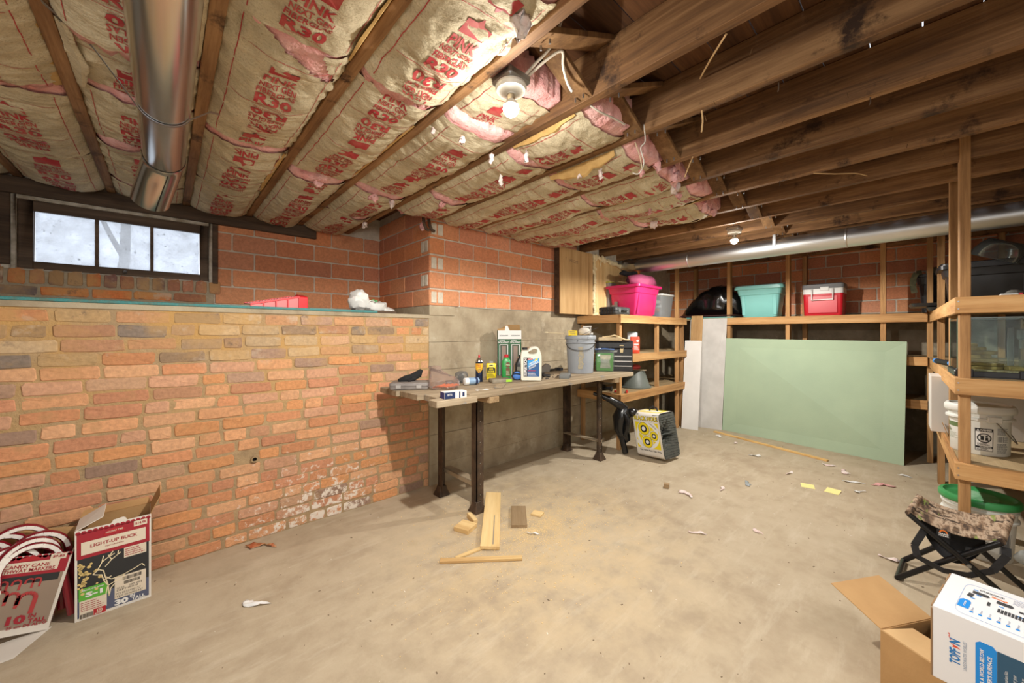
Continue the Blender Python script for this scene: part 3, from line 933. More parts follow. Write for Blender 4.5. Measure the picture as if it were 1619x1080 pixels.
# one printed block laid flat: u to the right, v along the batt (text top towards smaller v)
def template():
    P = Print(lambda u, v, l=0.: (u, -v, 0))
    S = .30
    # v here runs upward in text space; flipped when placed
    P.poly([(-.045, .205), (.045, .205), (.045, .262), (.012, .262), (0, .285), (-.012, .262), (-.045, .262)])
    P.text('PINK', 0, .168, .042, .105, bold=.03, sub=S)
    P.text('NEXT GEN', 0, .126, .028, .118, bold=.02, sub=S)
    P.text('FIBERGLAS', 0, .090, .028, .128, bold=.02, sub=S)
    P.text('R30', 0, .040, .052, .125, bold=.035, sub=S)
    P.text('FIBERGLAS INSULATION', 0, .009, .008, .11, sub=S)
    vs = np.array(P.b.v)[:, :2]; return vs, P.b.f
TV, TF = template()
def linebox():
    P = Print(lambda u, v, l=0.: (u, v, 0))
    P.rect(-.105, 0, -.103, .62, n=1); return P
def batt(bay, y0, y1, sag, seed, label, start=.1, lip=0., edge=.0, paper0=0., paper1=0., skew=0., zoff=0., tri=None, crumple=1.):
    """kraft-faced batt pressed up between two joists and hanging between them"""
    xa, xb = JX[bay] + .0215, JX[bay + 1] - .0215
    xm, hw = (xa + xb) / 2, (xb - xa) / 2
    L = y1 - y0
    nu, nv = 40, max(12, int(L / .014))
    Z = np.zeros((nv + 1, nu + 1)); Yg = np.zeros((nv + 1, nu + 1))
    sd = Vector((seed * 3.1, seed * 1.3, seed * .7))
    for j in range(nv + 1):
        v = j / nv
        endp = .50 + .50 * min(1., math.sin(PI * min(max(v * .94 + .03, 0), 1)) ** .55)
        for i in range(nu + 1):
            u = 2 * i / nu - 1
            prof = max(0., 1 - abs(u) ** 3.2)
            p = Vector((u * hw, y0 + v * L, 0))
            low = noise.noise(p * 3.0 + sd) * .030 + noise.noise(p * 7.0 + sd) * .012
            wr = noise.ridged_multi_fractal(Vector((p.x * 7 + low * 40, p.y * 13, seed)), 1, 2, 3, 1.0, 2.0)
            wr2 = noise.noise(Vector((p.x * 16 + p.y * 10, p.y * 30 - p.x * 14, seed))) * .0062
            z = .012 + zoff - prof * (sag * .8 * endp + low) + (wr - 1.0) * .0115 * crumple * (1 - .5 * prof) + wr2 * crumple
            z -= lip * max(0, v - .86) / .14 * prof
            Z[j, i] = z
            Yg[j, i] = y0 + v * L + skew * u * (1 if v > .5 else .0) * max(0, v - .5) * 2 + (noise.noise(Vector((u * 4, seed, v * 3))) * .012 if j in (0, nv) else 0)
    t = thing('insulation_batt', label, 'insulation', (xm, (y0 + y1) / 2, ZJ), 0, None)
    yc = (y0 + y1) / 2
    b = B()
    U = [(2 * i / nu - 1) * hw for i in range(nu + 1)]
    vs = [(U[i], Yg[j, i] - yc, Z[j, i]) for j in range(nv + 1) for i in range(nu + 1)]
    fs = [(j * (nu + 1) + i, j * (nu + 1) + i + 1, (j + 1) * (nu + 1) + i + 1, (j + 1) * (nu + 1) + i) for j in range(nv) for i in range(nu)]
    if tri:   # a torn triangular opening in the facing: tri = (ua, va, ub, vb, uc, vc) in (-1..1, metres from y0)
        A, Bq, Cq = Vector((tri[0], tri[1])), Vector((tri[2], tri[3])), Vector((tri[4], tri[5]))
        def inside(q):
            c = 0
            def sg(p1, p2): return (q.x - p2.x) * (p1.y - p2.y) - (p1.x - p2.x) * (q.y - p2.y)
            a, b2, c = sg(A, Bq), sg(Bq, Cq), sg(Cq, A)
            return (a < 0) == (b2 < 0) == (c < 0)
        inside_ = inside
        fs = [q for q in fs if not inside(Vector((sum(vs[k][0] for k in q) / 4 / hw, sum(vs[k][1] for k in q) / 4 + yc - y0)))]
    vs2 = [(x, y, z + .0012) for x, y, z in vs]
    b.add(vs, fs); 
    b.obj('paper_facing', KRAFT, t, angle=180)
    # fibre body a little inside the facing, poking out at both ends
    f = B(); ext = .02
    ks = list(range(0, nv + 1, 3))
    rows = [(-.045 - ext, 0), ] + [(None, k) for k in ks] + [(ext + .045, nv)]
    vs = []
    rr = random.Random(seed)
    for kind, k in rows:
        for i in range(0, nu + 1, 2):
            u = U[i] * .985
            y = Yg[k, i] - yc; z = Z[k, i] + .010
            if kind is not None:
                y += kind * rr.uniform(.7, 1.1); z = z + .006 + rr.uniform(-.004, .010)
            vs.append((u, y, z))
    n = nu // 2 + 1; m = len(rows)
    fs = [(j * n + i, j * n + i + 1, (j + 1) * n + i + 1, (j + 1) * n + i) for j in range(m - 1) for i in range(n - 1)]
    top = len(vs)
    vs += [(p[0], p[1], .17) for p in vs[:]]
    for row in (0, m - 1):
        for i in range(n - 1): fs.append((row * n + i, row * n + i + 1, top + row * n + i + 1, top + row * n + i))
    for j in range(m - 1):
        for i in (0, n - 1): fs.append((j * n + i, (j + 1) * n + i, top + (j + 1) * n + i, top + j * n + i))
    f.add(vs, fs); f.obj('fibre', PINK, t, angle=180)
    # print conformed to the facing
    allv = []; allf = []
    def place(vs, fs):
        n0 = len(allv)
        for x, y in vs: allv.append((x, y))
        allf.extend(tuple(q + n0 for q in t2) for t2 in fs)
    y = start - .62
    dx = random.Random(seed).uniform(-.015, .02)
    def rect(u0, v0, u1, v1, n):
        for k in range(n):
            a, c = v0 + (v1 - v0) * k / n, v0 + (v1 - v0) * (k + 1) / n
            place([(u0, a), (u1, a), (u1, c), (u0, c)], [(0, 1, 2, 3)])
    def clip(vs, fs):
        ok = (vs[:, 1] > .012) & (vs[:, 1] < L - .012)
        keep = [q for q in fs if all(ok[k] for k in q) and not (tri and inside_(Vector((vs[q[0], 0] / hw, vs[q[0], 1]))))]
        if keep: place([tuple(p) for p in vs], keep)
    while y < L:
        clip(np.column_stack([TV[:, 0] + dx, TV[:, 1] + y + .29]), TF)          # top of text at y
        clip(np.column_stack([-TV[:, 0] + dx, -TV[:, 1] + y + .30]), TF)        # upside-down twin
        y += .62
    y = start - .62 + .295
    while y < L:
        for k in range(12):
            a, c = -.13 + .26 * k / 12, -.13 + .26 * (k + 1) / 12
            if .02 < y < L - .02: place([(a, y), (c, y), (c, y + .0022), (a, y + .0022)], [(0, 1, 2, 3)])
        y += .31
    rect(-.14, .02, -.1375, L - .02, max(4, int(L / .02))); rect(.1375, .02, .14, L - .02, max(4, int(L / .02)))
    if allv:
        P = np.array(allv)
        gi = np.clip((P[:, 0] / hw + 1) / 2 * nu, 0, nu - 1e-6); gj = np.clip(P[:, 1] / L * nv, 0, nv - 1e-6)
        i0 = gi.astype(int); j0 = gj.astype(int); fi = gi - i0; fj = gj - j0
        z = (Z[j0, i0] * (1 - fi) + Z[j0, i0 + 1] * fi) * (1 - fj) + (Z[j0 + 1, i0] * (1 - fi) + Z[j0 + 1, i0 + 1] * fi) * fj
        me = bpy.data.meshes.new('print')
        used = sorted({k for q in allf for k in q}); idx = {k: n for n, k in enumerate(used)}
        co = np.column_stack([P[:, 0], P[:, 1] + y0 - yc, z - .0022])[used]
        me.from_pydata(co.tolist(), [], [tuple(idx[k] for k in q) for q in allf])
        me.materials.append(PRINT)
        put('print', me, t)
    return t

def tuft(t_or_loc, size, seed, parent=None, m=None, name='fibre_tuft', down=1.6):
    b = B(); b.ball((0, 0, 0), (size, size * .8, size * down), 12, 9)
    r = random.Random(seed)
    b.jitter(size * .9, 1.2 / size, seed)
    b.jitter(size * .35, 4 / size, seed + 5)
    o = b.obj(name, m or PALE, parent, angle=180); o.scale = (.7, .7, .8)
    o.location = t_or_loc
    return o

BAYN = {3: 'the bay at the far left edge', 4: 'the bay left of the round duct', 5: 'the bay holding the round elbow duct', 6: 'the first bay right of the elbow duct', 7: 'the second bay right of the elbow duct',
        8: 'the third bay right of the elbow duct', 9: 'the bay just right of the near bulb', 10: 'the second bay right of the near bulb', 11: 'the third bay right of the near bulb', 12: 'the fourth bay right of the near bulb', 13: 'the last insulated bay'}
# bay index, (y0, y1, sag, start, options), nearest the camera first
BATTS = {
    3: [(2.2, 2.95, .085, .2, {}), (3.0, 3.74, .08, .1, {})],
    4: [(1.05, 2.30, .085, .45, dict(skew=-.05)), (2.36, 3.02, .085, .12, dict(lip=.02)), (3.05, 3.74, .085, .05, {})],
    5: [(1.0, 1.74, .08, .25, dict(lip=.03)), (1.80, 2.16, .06, .1, dict(crumple=1.8)), (2.2, 2.72, .065, .0, dict(crumple=1.6)), (2.76, 3.36, .07, .05, dict(crumple=1.6)), (3.40, 3.74, .06, .1, {})],
    6: [(.78, 1.335, .085, .245, dict(lip=.02)), (1.345, 2.24, .09, .13, dict(tri=(-.65, -.012, .97, .18, .30, -.04), crumple=1.4)), (2.30, 3.0, .095, .2, dict(crumple=1.4)), (3.03, 3.74, .085, .1, {})],
    7: [(.74, 1.37, .07, .15, dict(lip=.015, crumple=1.4)), (1.42, 2.46, .075, .52, {}), (2.54, 3.74, .09, .22, {})],
    8: [(1.14, 1.40, .03, .08, dict(zoff=.022)), (1.44, 2.44, .07, .12, {}), (2.52, 3.08, .085, .08, {}), (3.11, 3.74, .08, .15, {})],
    9: [(1.02, 1.46, .06, .12, {}), (1.50, 2.24, .085, .14, {}), (2.30, 2.77, .08, .05, {})],
    10: [(1.06, 1.52, .09, .13, dict(skew=.02)), (1.56, 2.77, .085, .2, {})],
    11: [(1.08, 1.60, .085, .2, {}), (1.64, 2.77, .08, .1, {})],
    12: [(1.06, 1.72, .09, .22, {}), (1.76, 2.77, .08, .1, {})],
    13: [(1.16, 1.66, .07, .1, dict(crumple=1.5)), (1.70, 2.77, .07, .1, {})],
}
BOBJ = {}
sd = 1
for bay, lst in BATTS.items():
    for k, (y0, y1, sag, st, op) in enumerate(lst):
        n = len(lst)
        pos = 'nearest the camera' if k == 0 else 'against the wall' if k == n - 1 else ['second', 'third', 'fourth'][k - 1] + ' from the camera'
        BOBJ[bay, k] = batt(bay, y0, y1, sag, sd, 'paper-faced batt in %s, %s' % (BAYN[bay], pos), st, **op)
        sd += 1

# torn kraft lips along some edges
def flap(parent, pts, wdt, drop, seed, m=None):
    """strip of torn paper along pts (parent space), hanging by drop"""
    b = B(); r = random.Random(seed)
    rows = []
    for k, p in enumerate(pts):
        p = Vector(p); t = k / (len(pts) - 1)
        s = wdt * (.35 + .65 * math.sin(PI * (t * .9 + .05))) * r.uniform(.8, 1.15)
        rows.append((p, p + Vector((s * .8, 0, -drop * s / wdt)), p + Vector((s * 1.25, r.uniform(-.01, .01), -drop * 1.25 * s / wdt + .006))))
    vs = [q for row in rows for q in row]
    fs = [(k * 3 + a, k * 3 + a + 1, k * 3 + a + 4, k * 3 + a + 3) for k in range(len(rows) - 1) for a in (0, 1)]
    vs2 = [(q[0] + .0015, q[1], q[2] + .002) for q in vs]; n = len(vs)
    b.add(vs + vs2, fs + [tuple(n + i for i in reversed(q)) for q in fs])
    b.obj('torn_paper_edge', m or KEDGE, parent)
def loc(bay, k, x, y, z): # world -> batt space
    o = BOBJ[bay, k].location; return (x - o.x, y - o.y, z - o.z)
def run(bay, k, x, ya, yb, z, n=9, dx=0.): return [loc(bay, k, x + dx * i / n, ya + (yb - ya) * i / n, z) for i in range(n + 1)]
flap(BOBJ[6, 1], run(6, 1, .484, 1.00, 1.36, 2.245), -.022, .03, 3)
flap(BOBJ[4, 0], run(4, 0, -.297, 1.5, 2.28, 2.25), -.045, .018, 4)
flap(BOBJ[10, 0], run(10, 0, 1.73, 1.10, 1.55, 2.235), .03, .05, 5)
flap(BOBJ[11, 0], run(11, 0, 2.465, 1.12, 1.6, 2.24), -.04, .03, 6)
flap(BOBJ[12, 0], run(12, 0, 2.85, 1.10, 1.7, 2.24), -.04, .035, 7)
flap(BOBJ[13, 0], run(13, 0, 3.26, 1.15, 1.5, 2.235), -.05, .04, 8)
flap(BOBJ[9, 0], run(9, 0, 1.322, 1.04, 1.44, 2.245), .03, .02, 9)
flap(BOBJ[6, 2], run(6, 2, .48, 2.3, 3.0, 2.24), -.03, .03, 10)
flap(BOBJ[7, 1], run(7, 1, .86, 1.6, 2.4, 2.245), -.025, .02, 11)
flap(BOBJ[5, 1], run(5, 1, -.25, 1.78, 2.2, 2.24), .04, .03, 12, KRAFT)
flap(BOBJ[5, 0], run(5, 0, .09, 1.3, 1.7, 2.24), -.04, .04, 13, KRAFT)
# loose tufts of fibre: (bay, batt, world place, size, kind)
for k, (bay, q, p, s, m, dn) in enumerate([
        (11, 0, (2.22, 1.00, 2.20), .055, PINK, 1.1), (11, 0, (2.30, 1.03, 2.17), .035, PALE, 1.2), (10, 0, (2.05, 1.02, 2.22), .030, PINK, 1.5), (10, 0, (1.96, 1.07, 2.17), .022, PINK, 1.0),
        (9, 0, (1.345, 1.36, 2.17), .016, PALE, 2.6), (9, 1, (1.38, 1.60, 2.13), .018, PALE, 2.2), (8, 0, (1.0, 1.43, 2.16), .018, PALE, 1.2), (8, 1, (1.20, 1.46, 2.15), .018, PALE, 1.6),
        (8, 1, (.92, 1.55, 2.22), .013, PALE, 1.4), (7, 0, (.79, .82, 2.22), .045, PALE, 1.1), (10, 0, (1.76, 1.20, 2.15), .016, PALE, 2.4), (10, 0, (1.74, 1.33, 2.17), .018, PALE, 1.0),
        (13, 0, (2.96, 1.10, 2.20), .050, PINK, .7), (13, 0, (3.10, 1.10, 2.20), .045, PINK, .7), (13, 0, (2.95, 1.5, 2.17), .045, PALE, .9), (8, 2, (1.16, 2.5, 2.17), .025, PALE, 1.4),
        (7, 1, (.68, 2.48, 2.18), .03, PINK, .7), (8, 2, (1.02, 2.48, 2.17), .04, PINK, .6), (9, 2, (1.42, 2.28, 2.17), .03, PINK, .8), (12, 0, (2.55, 1.12, 2.2), .025, PINK, 1.3),
        (12, 0, (2.60, 1.35, 2.17), .022, PINK, 1.5), (5, 3, (-.05, 3.36, 2.19), .04, PINK, .8), (5, 3, (.02, 2.74, 2.17), .04, PINK, .7), (9, 2, (1.58, 2.82, 2.16), .03, PINK, 1.0), (8, 3, (1.2, 3.1, 2.16), .03, PALE, 1.0)]):
    tuft(loc(bay, q, *p), s, k * 1.7 + 2, BOBJ[bay, q], m, 'fibre_tuft', dn)
# the grey pipe hanger by the brick corner
b = B()
for dx in (0, .05):
    b.tube([(1.545 + dx, 2.76, 2.24), (1.545 + dx, 2.74, 2.16), (1.56 + dx, 2.73, 2.12), (1.585 + dx, 2.73, 2.115)], .013, 8)
b.xf(lambda p: p - Vector((1.56, 2.74, 2.11)))
t = b.obj('pipe_hook', DARKW); t.location = (1.56, 2.74, 2.11)
tag(t, 'dark iron pipe hooks hanging at the top of the brick corner', 'hook')

# ================================================================== built-in shelving
def face(x, y): return math.atan2(y, x) - PI / 2     # turns a thing's front (-Y) to the camera's side of the room
SH = [1.475, 1.04, .61]
ls = thing('shelf_unit', 'pine shelf unit at right end of workbench, its corner holding the pink tote', 'shelf', (3.6, 2.2, 0))
for k, z in enumerate(SH):
    x1 = 1.66
    B().box(0, 0, z - .089, x1, .038, z).obj('front_rail', PINE, ls, bevel=.002, smooth=False)
    B().box(0, .0385, z - .089, .038, .585, z).obj('end_rail', PINEY, ls, bevel=.002, smooth=False)
    B().box(.0385, .0385, z - .02, x1, .585, z - .001).obj('shelf_board', PLYX, ls, smooth=False)
for x, y in ((.04, .04), (.90, .04), (1.47, .04), (1.615, .04), (.06, .54), (.90, .54)):
    top = ZJ if x == 1.47 else SH[0] - .022
    B().box(x, y, 0, x + .042, y + .042, top).obj('post', PINEZ, ls, bevel=.002, smooth=False)
bs = thing('shelf_unit', 'long pine shelf along the back wall behind the green drywall sheet', 'shelf', (5.50, 0, 0))
for z in SH:
    B().box(0, -.02, z - .089, .038, 2.2, z).obj('front_rail', PINEY, bs, bevel=.002, smooth=False)
    B().box(.0385, -.6, z - .02, .49, 2.78, z - .001).obj('shelf_board', PLYX, bs, smooth=False)
for y in (1.77, 1.12, .295, -.035):
    B().box(.039, y - .021, 0, .125, y + .021, ZJ).obj('post', PINEZ, bs, bevel=.002, smooth=False)
for y in (2.35, 1.02, -.5):
    B().box(.41, y - .021, 0, .49, y + .021, ZJ).obj('post', PINEZ, bs, bevel=.002, smooth=False)
rs_rz = math.atan2(.08, 2.3)
rsu = thing('shelf_unit', 'tall pine shelf unit at the right edge holding the glass tank and white pail', 'shelf', (3.2, -.112, 0), rs_rz)
RSH = [1.475, 1.03, .565]
for k, z in enumerate(RSH):
    B().box(0, -.90, z - .089, .038, 0, z).obj('front_rail', PINEY, rsu, bevel=.002, smooth=False)
    B().box(.0385, -.019, z - .089, 2.29, 0, z).obj('side_rail', PINE, rsu, bevel=.002, smooth=False)
    B().box(.0385, -.90, z - .02, 2.27, -.0195, z - .001).obj('shelf_board', PLYX, rsu, smooth=False)
    n = B()
    for dz in (-.025, -.065): n.cyl((-.003, -.012, z + dz), (.004, -.012, z + dz), .004, n=8)
    n.obj('nail', ZINC, rsu)
for x, y in ((.0385, -.02), (.60, -.02), (1.62, -.02), (.0385, -.86), (1.62, -.86)):
    B().box(x, y - .04, 0, x + .088, y, ZJ + (.15 if y > -.1 and x < 1 else 0)).obj('post', PINEZ, rsu, bevel=.002, smooth=False)

# plywood boxing beside the tile wall and foam-sealed sheet behind the tote
pb = thing('plywood_cover', 'plywood box cover fixed to the wall right of the brick, faint stencil near its top', 'panel', (3.19, 2.70, 1.49))
B().box(0, 0, 0, .52, .012, .735).obj('face_sheet', PLYWALL, pb, bevel=.001, smooth=False)
B().box(0, .0125, 0, .02, .085, .735).obj('side_board', DARKW, pb, smooth=False)  # the dark wood colour carries the shade on this side of the box
B().box(.5205, -.004, -.01, .60, .05, .735).obj('edge_board', PLYWALL, pb, bevel=.002, smooth=False)
Print(plane((0, 0, 0), (1, 0, 0), (0, 0, 1))).text('FROM', .24, .60, .035, .15, rot=-.06).text('Y', .1, .62, .03).obj('stencil', ink('faded', (120, 92, 62)), pb)
FOAM = mat('spray_foam', (236, 222, 184), .8, 0, (220, 198, 150), 20, .7, 50, world=True)
pf = thing('plywood_sheet', 'pale plywood sheet sealed with lumpy yellow foam behind the pink tote', 'panel', (3.84, 2.70, 1.48))
B().prism([(0, 0), (1.1, 0), (1.1, .62), (.72, .66), (.46, .70), (0, .735)], 0, .015, lambda p: Vector((p.x, p.z + .03, p.y))).obj('sheet', wood('pale_ply', (226, 198, 146), (212, 180, 126), (184, 148, 96), 'Z', grain=12), pf, smooth=False)
r = random.Random(8)
b = B()
for k in range(22):
    b.ball((.0 + r.uniform(-.014, .014), .012, .01 + .033 * k), (.030 * r.uniform(.6, 1.3), .016, .03 * r.uniform(.7, 1.3)), 8, 6)
for k in range(22):
    x = .045 * k
    zt = .73 - .08 * x
    b.ball((x, .018, zt + r.uniform(-.012, .008)), (.036, .020, .032 * r.uniform(.6, 1.5)), 8, 6)
b.ball((.14, .015, .67), (.008, .01, .06), 8, 6); b.ball((.03, .01, .02), (.05, .02, .03), 8, 6)
b.obj('foam_bead', FOAM, pf, angle=180)['kind'] = 'stuff'

# ------------------------------------------------------------------ sheets leaning on the back shelf
BOARD_W = mat('white_melamine', (224, 222, 218), .5, 0, (212, 210, 206), 3, .03, 80)
GYP = mat('white_drywall', (206, 204, 200), .85, 0, (190, 188, 184), 5, .1, 90)
GREENB = mat('green_drywall', (168, 188, 160), .85, 0, (160, 180, 154), 2.2, .08, 90)
GEDGE = mat('drywall_edge', (196, 190, 172), .9)
def leaning(name, label, p0, p1, p2, p3, th, mats, cat='panel'):
    """p0,p1 the lower corners, p2,p3 the upper ones; the thickness goes away from the room"""
    p = [Vector(q) for q in (p0, p1, p2, p3)]
    t = thing(name, label, cat, p[0])
    n = (p[1] - p[0]).cross(p[3] - p[0]).normalized() * th
    if n.x < 0: n = -n
    q = [a - p[0] for a in p]
    b = B(); b.add(q + [a + n for a in q], [(0, 1, 2, 3), (7, 6, 5, 4), (0, 4, 5, 1), (1, 5, 6, 2), (2, 6, 7, 3), (3, 7, 4, 0)])
    b.obj('sheet', mats, t, bevel=.001, smooth=False)
    return t
gp = leaning('drywall_sheet', 'large pale green drywall sheet on its long edge against the back shelf', (5.40, 1.80, 0), (5.235, .135, 0), (5.455, .12, 1.19), (5.47, 1.775, 1.205), .014, GREENB)
wp2 = leaning('drywall_sheet', 'tall white drywall strip with a smear of grey paint near its top', (5.335, 2.08, 0), (5.385, 1.80, 0), (5.482, 1.768, 1.472), (5.482, 2.15, 1.472), .013, GYP)
q = B(); r = random.Random(6)
pts = []
for k in range(40):
    a = 2 * PI * k / 40
    pts.append((.17 + (.155 + r.uniform(-.012, .012)) * math.copysign(abs(math.cos(a)) ** .5, math.cos(a)), 1.24 + (.085 + r.uniform(-.014, .014)) * math.copysign(abs(math.sin(a)) ** .6, math.sin(a))))
o0, o1, o3 = Vector((5.335, 2.08, 0)), Vector((5.385, 1.80, 0)), Vector((5.482, 2.15, 1.472))
vd = (o3 - o0).normalized(); ud = (o1 - o0) - vd * (o1 - o0).dot(vd); ud.normalize()
Print(plane((0, 0, 0), ud, vd, .0012)).poly([(u - .02, v) for u, v in pts]).obj('paint_smear', mat('grey_paint', (122, 124, 128), .7, 0, (142, 144, 146), 9), wp2)
leaning('melamine_board', 'short white melamine board leaning in front of the taller strips', (5.10, 2.205, 0), (5.14, 2.005, 0), (5.33, 2.03, 1.17), (5.30, 2.24, 1.17), .014, BOARD_W)
leaning('wood_board', 'narrow tan wood board standing behind the short white board', (5.25, 2.20, 0), (5.28, 2.06, 0), (5.465, 2.065, 1.515), (5.455, 2.215, 1.515), .014, wood('tan_board', (206, 170, 122), (192, 154, 106), (166, 128, 84), 'Z', grain=10))
leaning('melamine_board', 'sliver of a white board standing behind the tan wood board', (5.31, 2.235, 0), (5.32, 2.17, 0), (5.484, 2.18, 1.47), (5.482, 2.24, 1.47), .01, BOARD_W)
st = thing('wood_strip', 'thin pine strip on the floor along the foot of the green sheet', 'wood', (5.21, 1.85, 0))
B().bar((0, -.02, .008), (-.36, -1.20, .008), .04, .016).obj('strip', wood('fresh_pine', (226, 192, 132), (212, 174, 112), (180, 138, 82), 'Y', grain=14), st, bevel=.002)

# ------------------------------------------------------------------ totes, bins and bags
def rrect(w, d, r, n=4):
    p = []
    for cx_, cy_, a0 in ((w / 2 - r, d / 2 - r, 0), (-w / 2 + r, d / 2 - r, PI / 2), (-w / 2 + r, -d / 2 + r, PI), (w / 2 - r, -d / 2 + r, 1.5 * PI)):
        for k in range(n + 1):
            a = a0 + PI / 2 * k / n
            p.append((cx_ + r * math.cos(a), cy_ + r * math.sin(a)))
    return p
def ringz(w, d, r, z, n=4): return [Vector((x, y, z)) for x, y in rrect(w, d, r, n)]
def tote(name, label, loc, rz, w, d, h, m, lid=None, flare=.045, group=None, ribs=True, rim=.018):
    t = thing(name, label, 'storage tote', loc, rz, group)
    b = B()
    W0, D0 = w - 2 * flare, d - 2 * flare
    L = lambda k: (W0 + (w - W0) * k, D0 + (d - D0) * k)
    prof = [(0, -.012, 0), (0, 0, .012), (.72, 0, h * .72), (.72, .012, h * .735), (1, .012, h - .035), (1, .012 + rim * 1.4, h - .033), (1, .012 + rim * 1.4, h - .004), (1, .006, h)]
    rings = [ringz(L(k)[0] + 2 * e, L(k)[1] + 2 * e, .04, z) for k, e, z in prof]
    inner = [ringz(w - .02, d - .02, .04, h - .002), ringz(W0 - .01, D0 - .01, .035, .02)]
    b.loft(rings, caps=False); b.loft([rings[-1]] + inner, caps=False)
    n = len(b.v); b.add(ringz(W0 - .01, D0 - .01, .035, .02), [tuple(range(20))]); b.add(rings[0], [tuple(reversed(range(20)))])
    b.obj('tub', m, t, angle=40)
    if ribs:
        for sx in (-1, 1):
            for sy in (-1, 1):
                q = B(); x = sx * (w / 2 - flare * .2 - .055)
                q.hexa([(x - .02, sy * (D0 / 2 + .0), .03), (x + .02, sy * (D0 / 2 + .0), .03), (x + .02, sy * (D0 / 2 + .006), .03), (x - .02, sy * (D0 / 2 + .006), .03),
                        (x - .02, sy * (d / 2 - .02), h * .7), (x + .02, sy * (d / 2 - .02), h * .7), (x + .02, sy * (d / 2 - .004), h * .7), (x - .02, sy * (d / 2 - .004), h * .7)])
                q.obj('rib', m, t, bevel=.004)
    if lid:
        q = B()
        q.loft([ringz(w + .03, d + .03, .045, h - .016), ringz(w + .062, d + .062, .05, h - .016), ringz(w + .062, d + .062, .05, h + .008), ringz(w + .05, d + .05, .05, h + .014), ringz(w + .0, d + .0, .05, h + .010), ringz(w - .03, d - .03, .05, h + .018)])
        q.obj('lid', lid, t, angle=40)
    return t
PINKT = mat('hot_pink_plastic', (224, 48, 118), .35, 0, (216, 44, 112), 3)
TEALT = mat('aqua_plastic', (140, 208, 204), .35, 0, (134, 202, 198), 3)
BLK = mat('black_plastic', (30, 31, 33), .38, 0, (40, 41, 44), 9)
BLKM = mat('black_matte', (28, 28, 30), .7)
def clear(name, col, a, rough=.12):
    return mat(name, col, rough, alpha=a, spec=.6)
CLEAR = glassy('clear_plastic', (222, 226, 228), .12)
CLEARB = glassy('clear_bin_plastic', (226, 232, 236), .45, .2)
WHITEP = mat('white_plastic', (226, 228, 226), .4)
SZ = 1.475
pt = tote('storage_tote', 'hot pink plastic tote on the corner of the shelf, pink jacket on top', (4.36, 2.48, SZ), 0, .52, .40, .385, PINKT)
Print(plane((-.245, .155, .05), (0, -1, 0), (0, 0, 1), .004)).rect(-.01, 0, .075, .10).rect(.03, .10, .075, .14).obj('label', mat('grey_sticker', (136, 128, 126), .7), pt)
# jacket rolled on the tote
jk = thing('rolled_jacket', 'rolled pink jacket with dark mesh end lying across the pink tote', 'jacket', (4.36, 2.40, SZ + .388))
JKM = mat('pink_fabric', (234, 128, 172), .8, 0, (220, 104, 154), 12, .4, 40)
b = B(); pts = [(-.22, .02, .055), (-.12, -.05, .06), (0, -.06, .062), (.14, -.05, .06), (.29, -.02, .052)]
b.tube(pts, [.055, .064, .066, .066, .052], 18); b.jitter(.012, 14, 3); b.jitter(.006, 34, 8)
b.obj('roll', JKM, jk, angle=180)
b = B(); b.ball((-.207, .022, .055), (.018, .045, .046), 14, 8); b.jitter(.004, 30, 2); b.obj('mesh_end', mat('dark_mesh', (44, 34, 44), .9, 0, (120, 40, 84), 60), jk)
b = B(); b.tube([(-.205, -.005, .02), (-.215, -.012, -.01), (-.21, -.01, -.03)], .004, 6); b.obj('cord', BLKM, jk)
b = B()
for x in (.0,): b.tube([(x, -.088, .03), (x + .012, -.095, .06), (x + .03, -.07, .10), (x + .035, -.03, .116)], .006, 6)
b.obj('fold_seam', JKM, jk)
cb0 = thing('clear_box', 'small clear box with a yellow label standing behind the pink tote', 'box', (4.20, 2.725, SZ))
b = B(); b.loft([ringz(.15, .07, .015, .34), ringz(.17, .08, .015, .44)]); b.loft([ringz(.15, .07, .015, 0), ringz(.15, .07, .015, .34)]); b.obj('tub', CLEARB, cb0)
B().box(-.09, -.043, .436, .09, .043, .45).obj('lid', mat('lime_lid', (200, 206, 90), .5), cb0, bevel=.004)
sc = thing('padded_roll', 'black padded roll with an orange band lying on top of the pink jacket', 'bag', (4.34, 2.50, SZ + .525))
b = B(); b.tube([(-.24, .02, .0), (-.20, .0, .015), (-.08, -.02, .0), (.0, -.02, .02), (.08, .0, .028)], [.012, .034, .030, .034, .040], 16); b.jitter(.006, 18, 4); b.obj('padding', mat('black_fabric', (26, 26, 28), .9, 0, (38, 38, 42), 40, .3), sc, angle=180)
b = B(); b.tube([(.085, .0, .028), (.165, .02, .028)], .044, 18); b.obj('orange_band', mat('orange_nylon', (214, 122, 50), .6, 0, (196, 104, 40), 20, .2), sc, bevel=.006)
b = B(); b.tube([(.165, .02, .028), (.20, .028, .02), (.24, .03, -.02), (.27, .03, -.06)], [.03, .022, .012, .006], 10); b.obj('strap_end', BLKM, sc)
tc = thing('tool_case', 'closed black plastic tool case on the shelf end in front of the pink tote', 'case', (3.79, 2.40, SZ))
b = B(); b.loft([ringz(.29, .21, .02, .004), ringz(.31, .23, .025, .02), ringz(.31, .23, .025, .048)]); b.loft([ringz(.31, .23, .025, .052), ringz(.31, .23, .025, .082), ringz(.28, .20, .03, .095)])
b.obj('shell', mat('charcoal_plastic', (58, 60, 60), .5, 0, (70, 72, 72), 12), tc, bevel=.002)
for x in (-.08, .08): B().box(x - .02, -.122, .03, x + .02, -.114, .072).obj('latch', mat('grey_latch', (104, 106, 106), .5), tc, bevel=.003)
b = B(); b.tube([(-.05, -.118, .05), (-.045, -.14, .05), (.045, -.14, .05), (.05, -.118, .05)], .006, 8); b.obj('handle', BLK, tc)
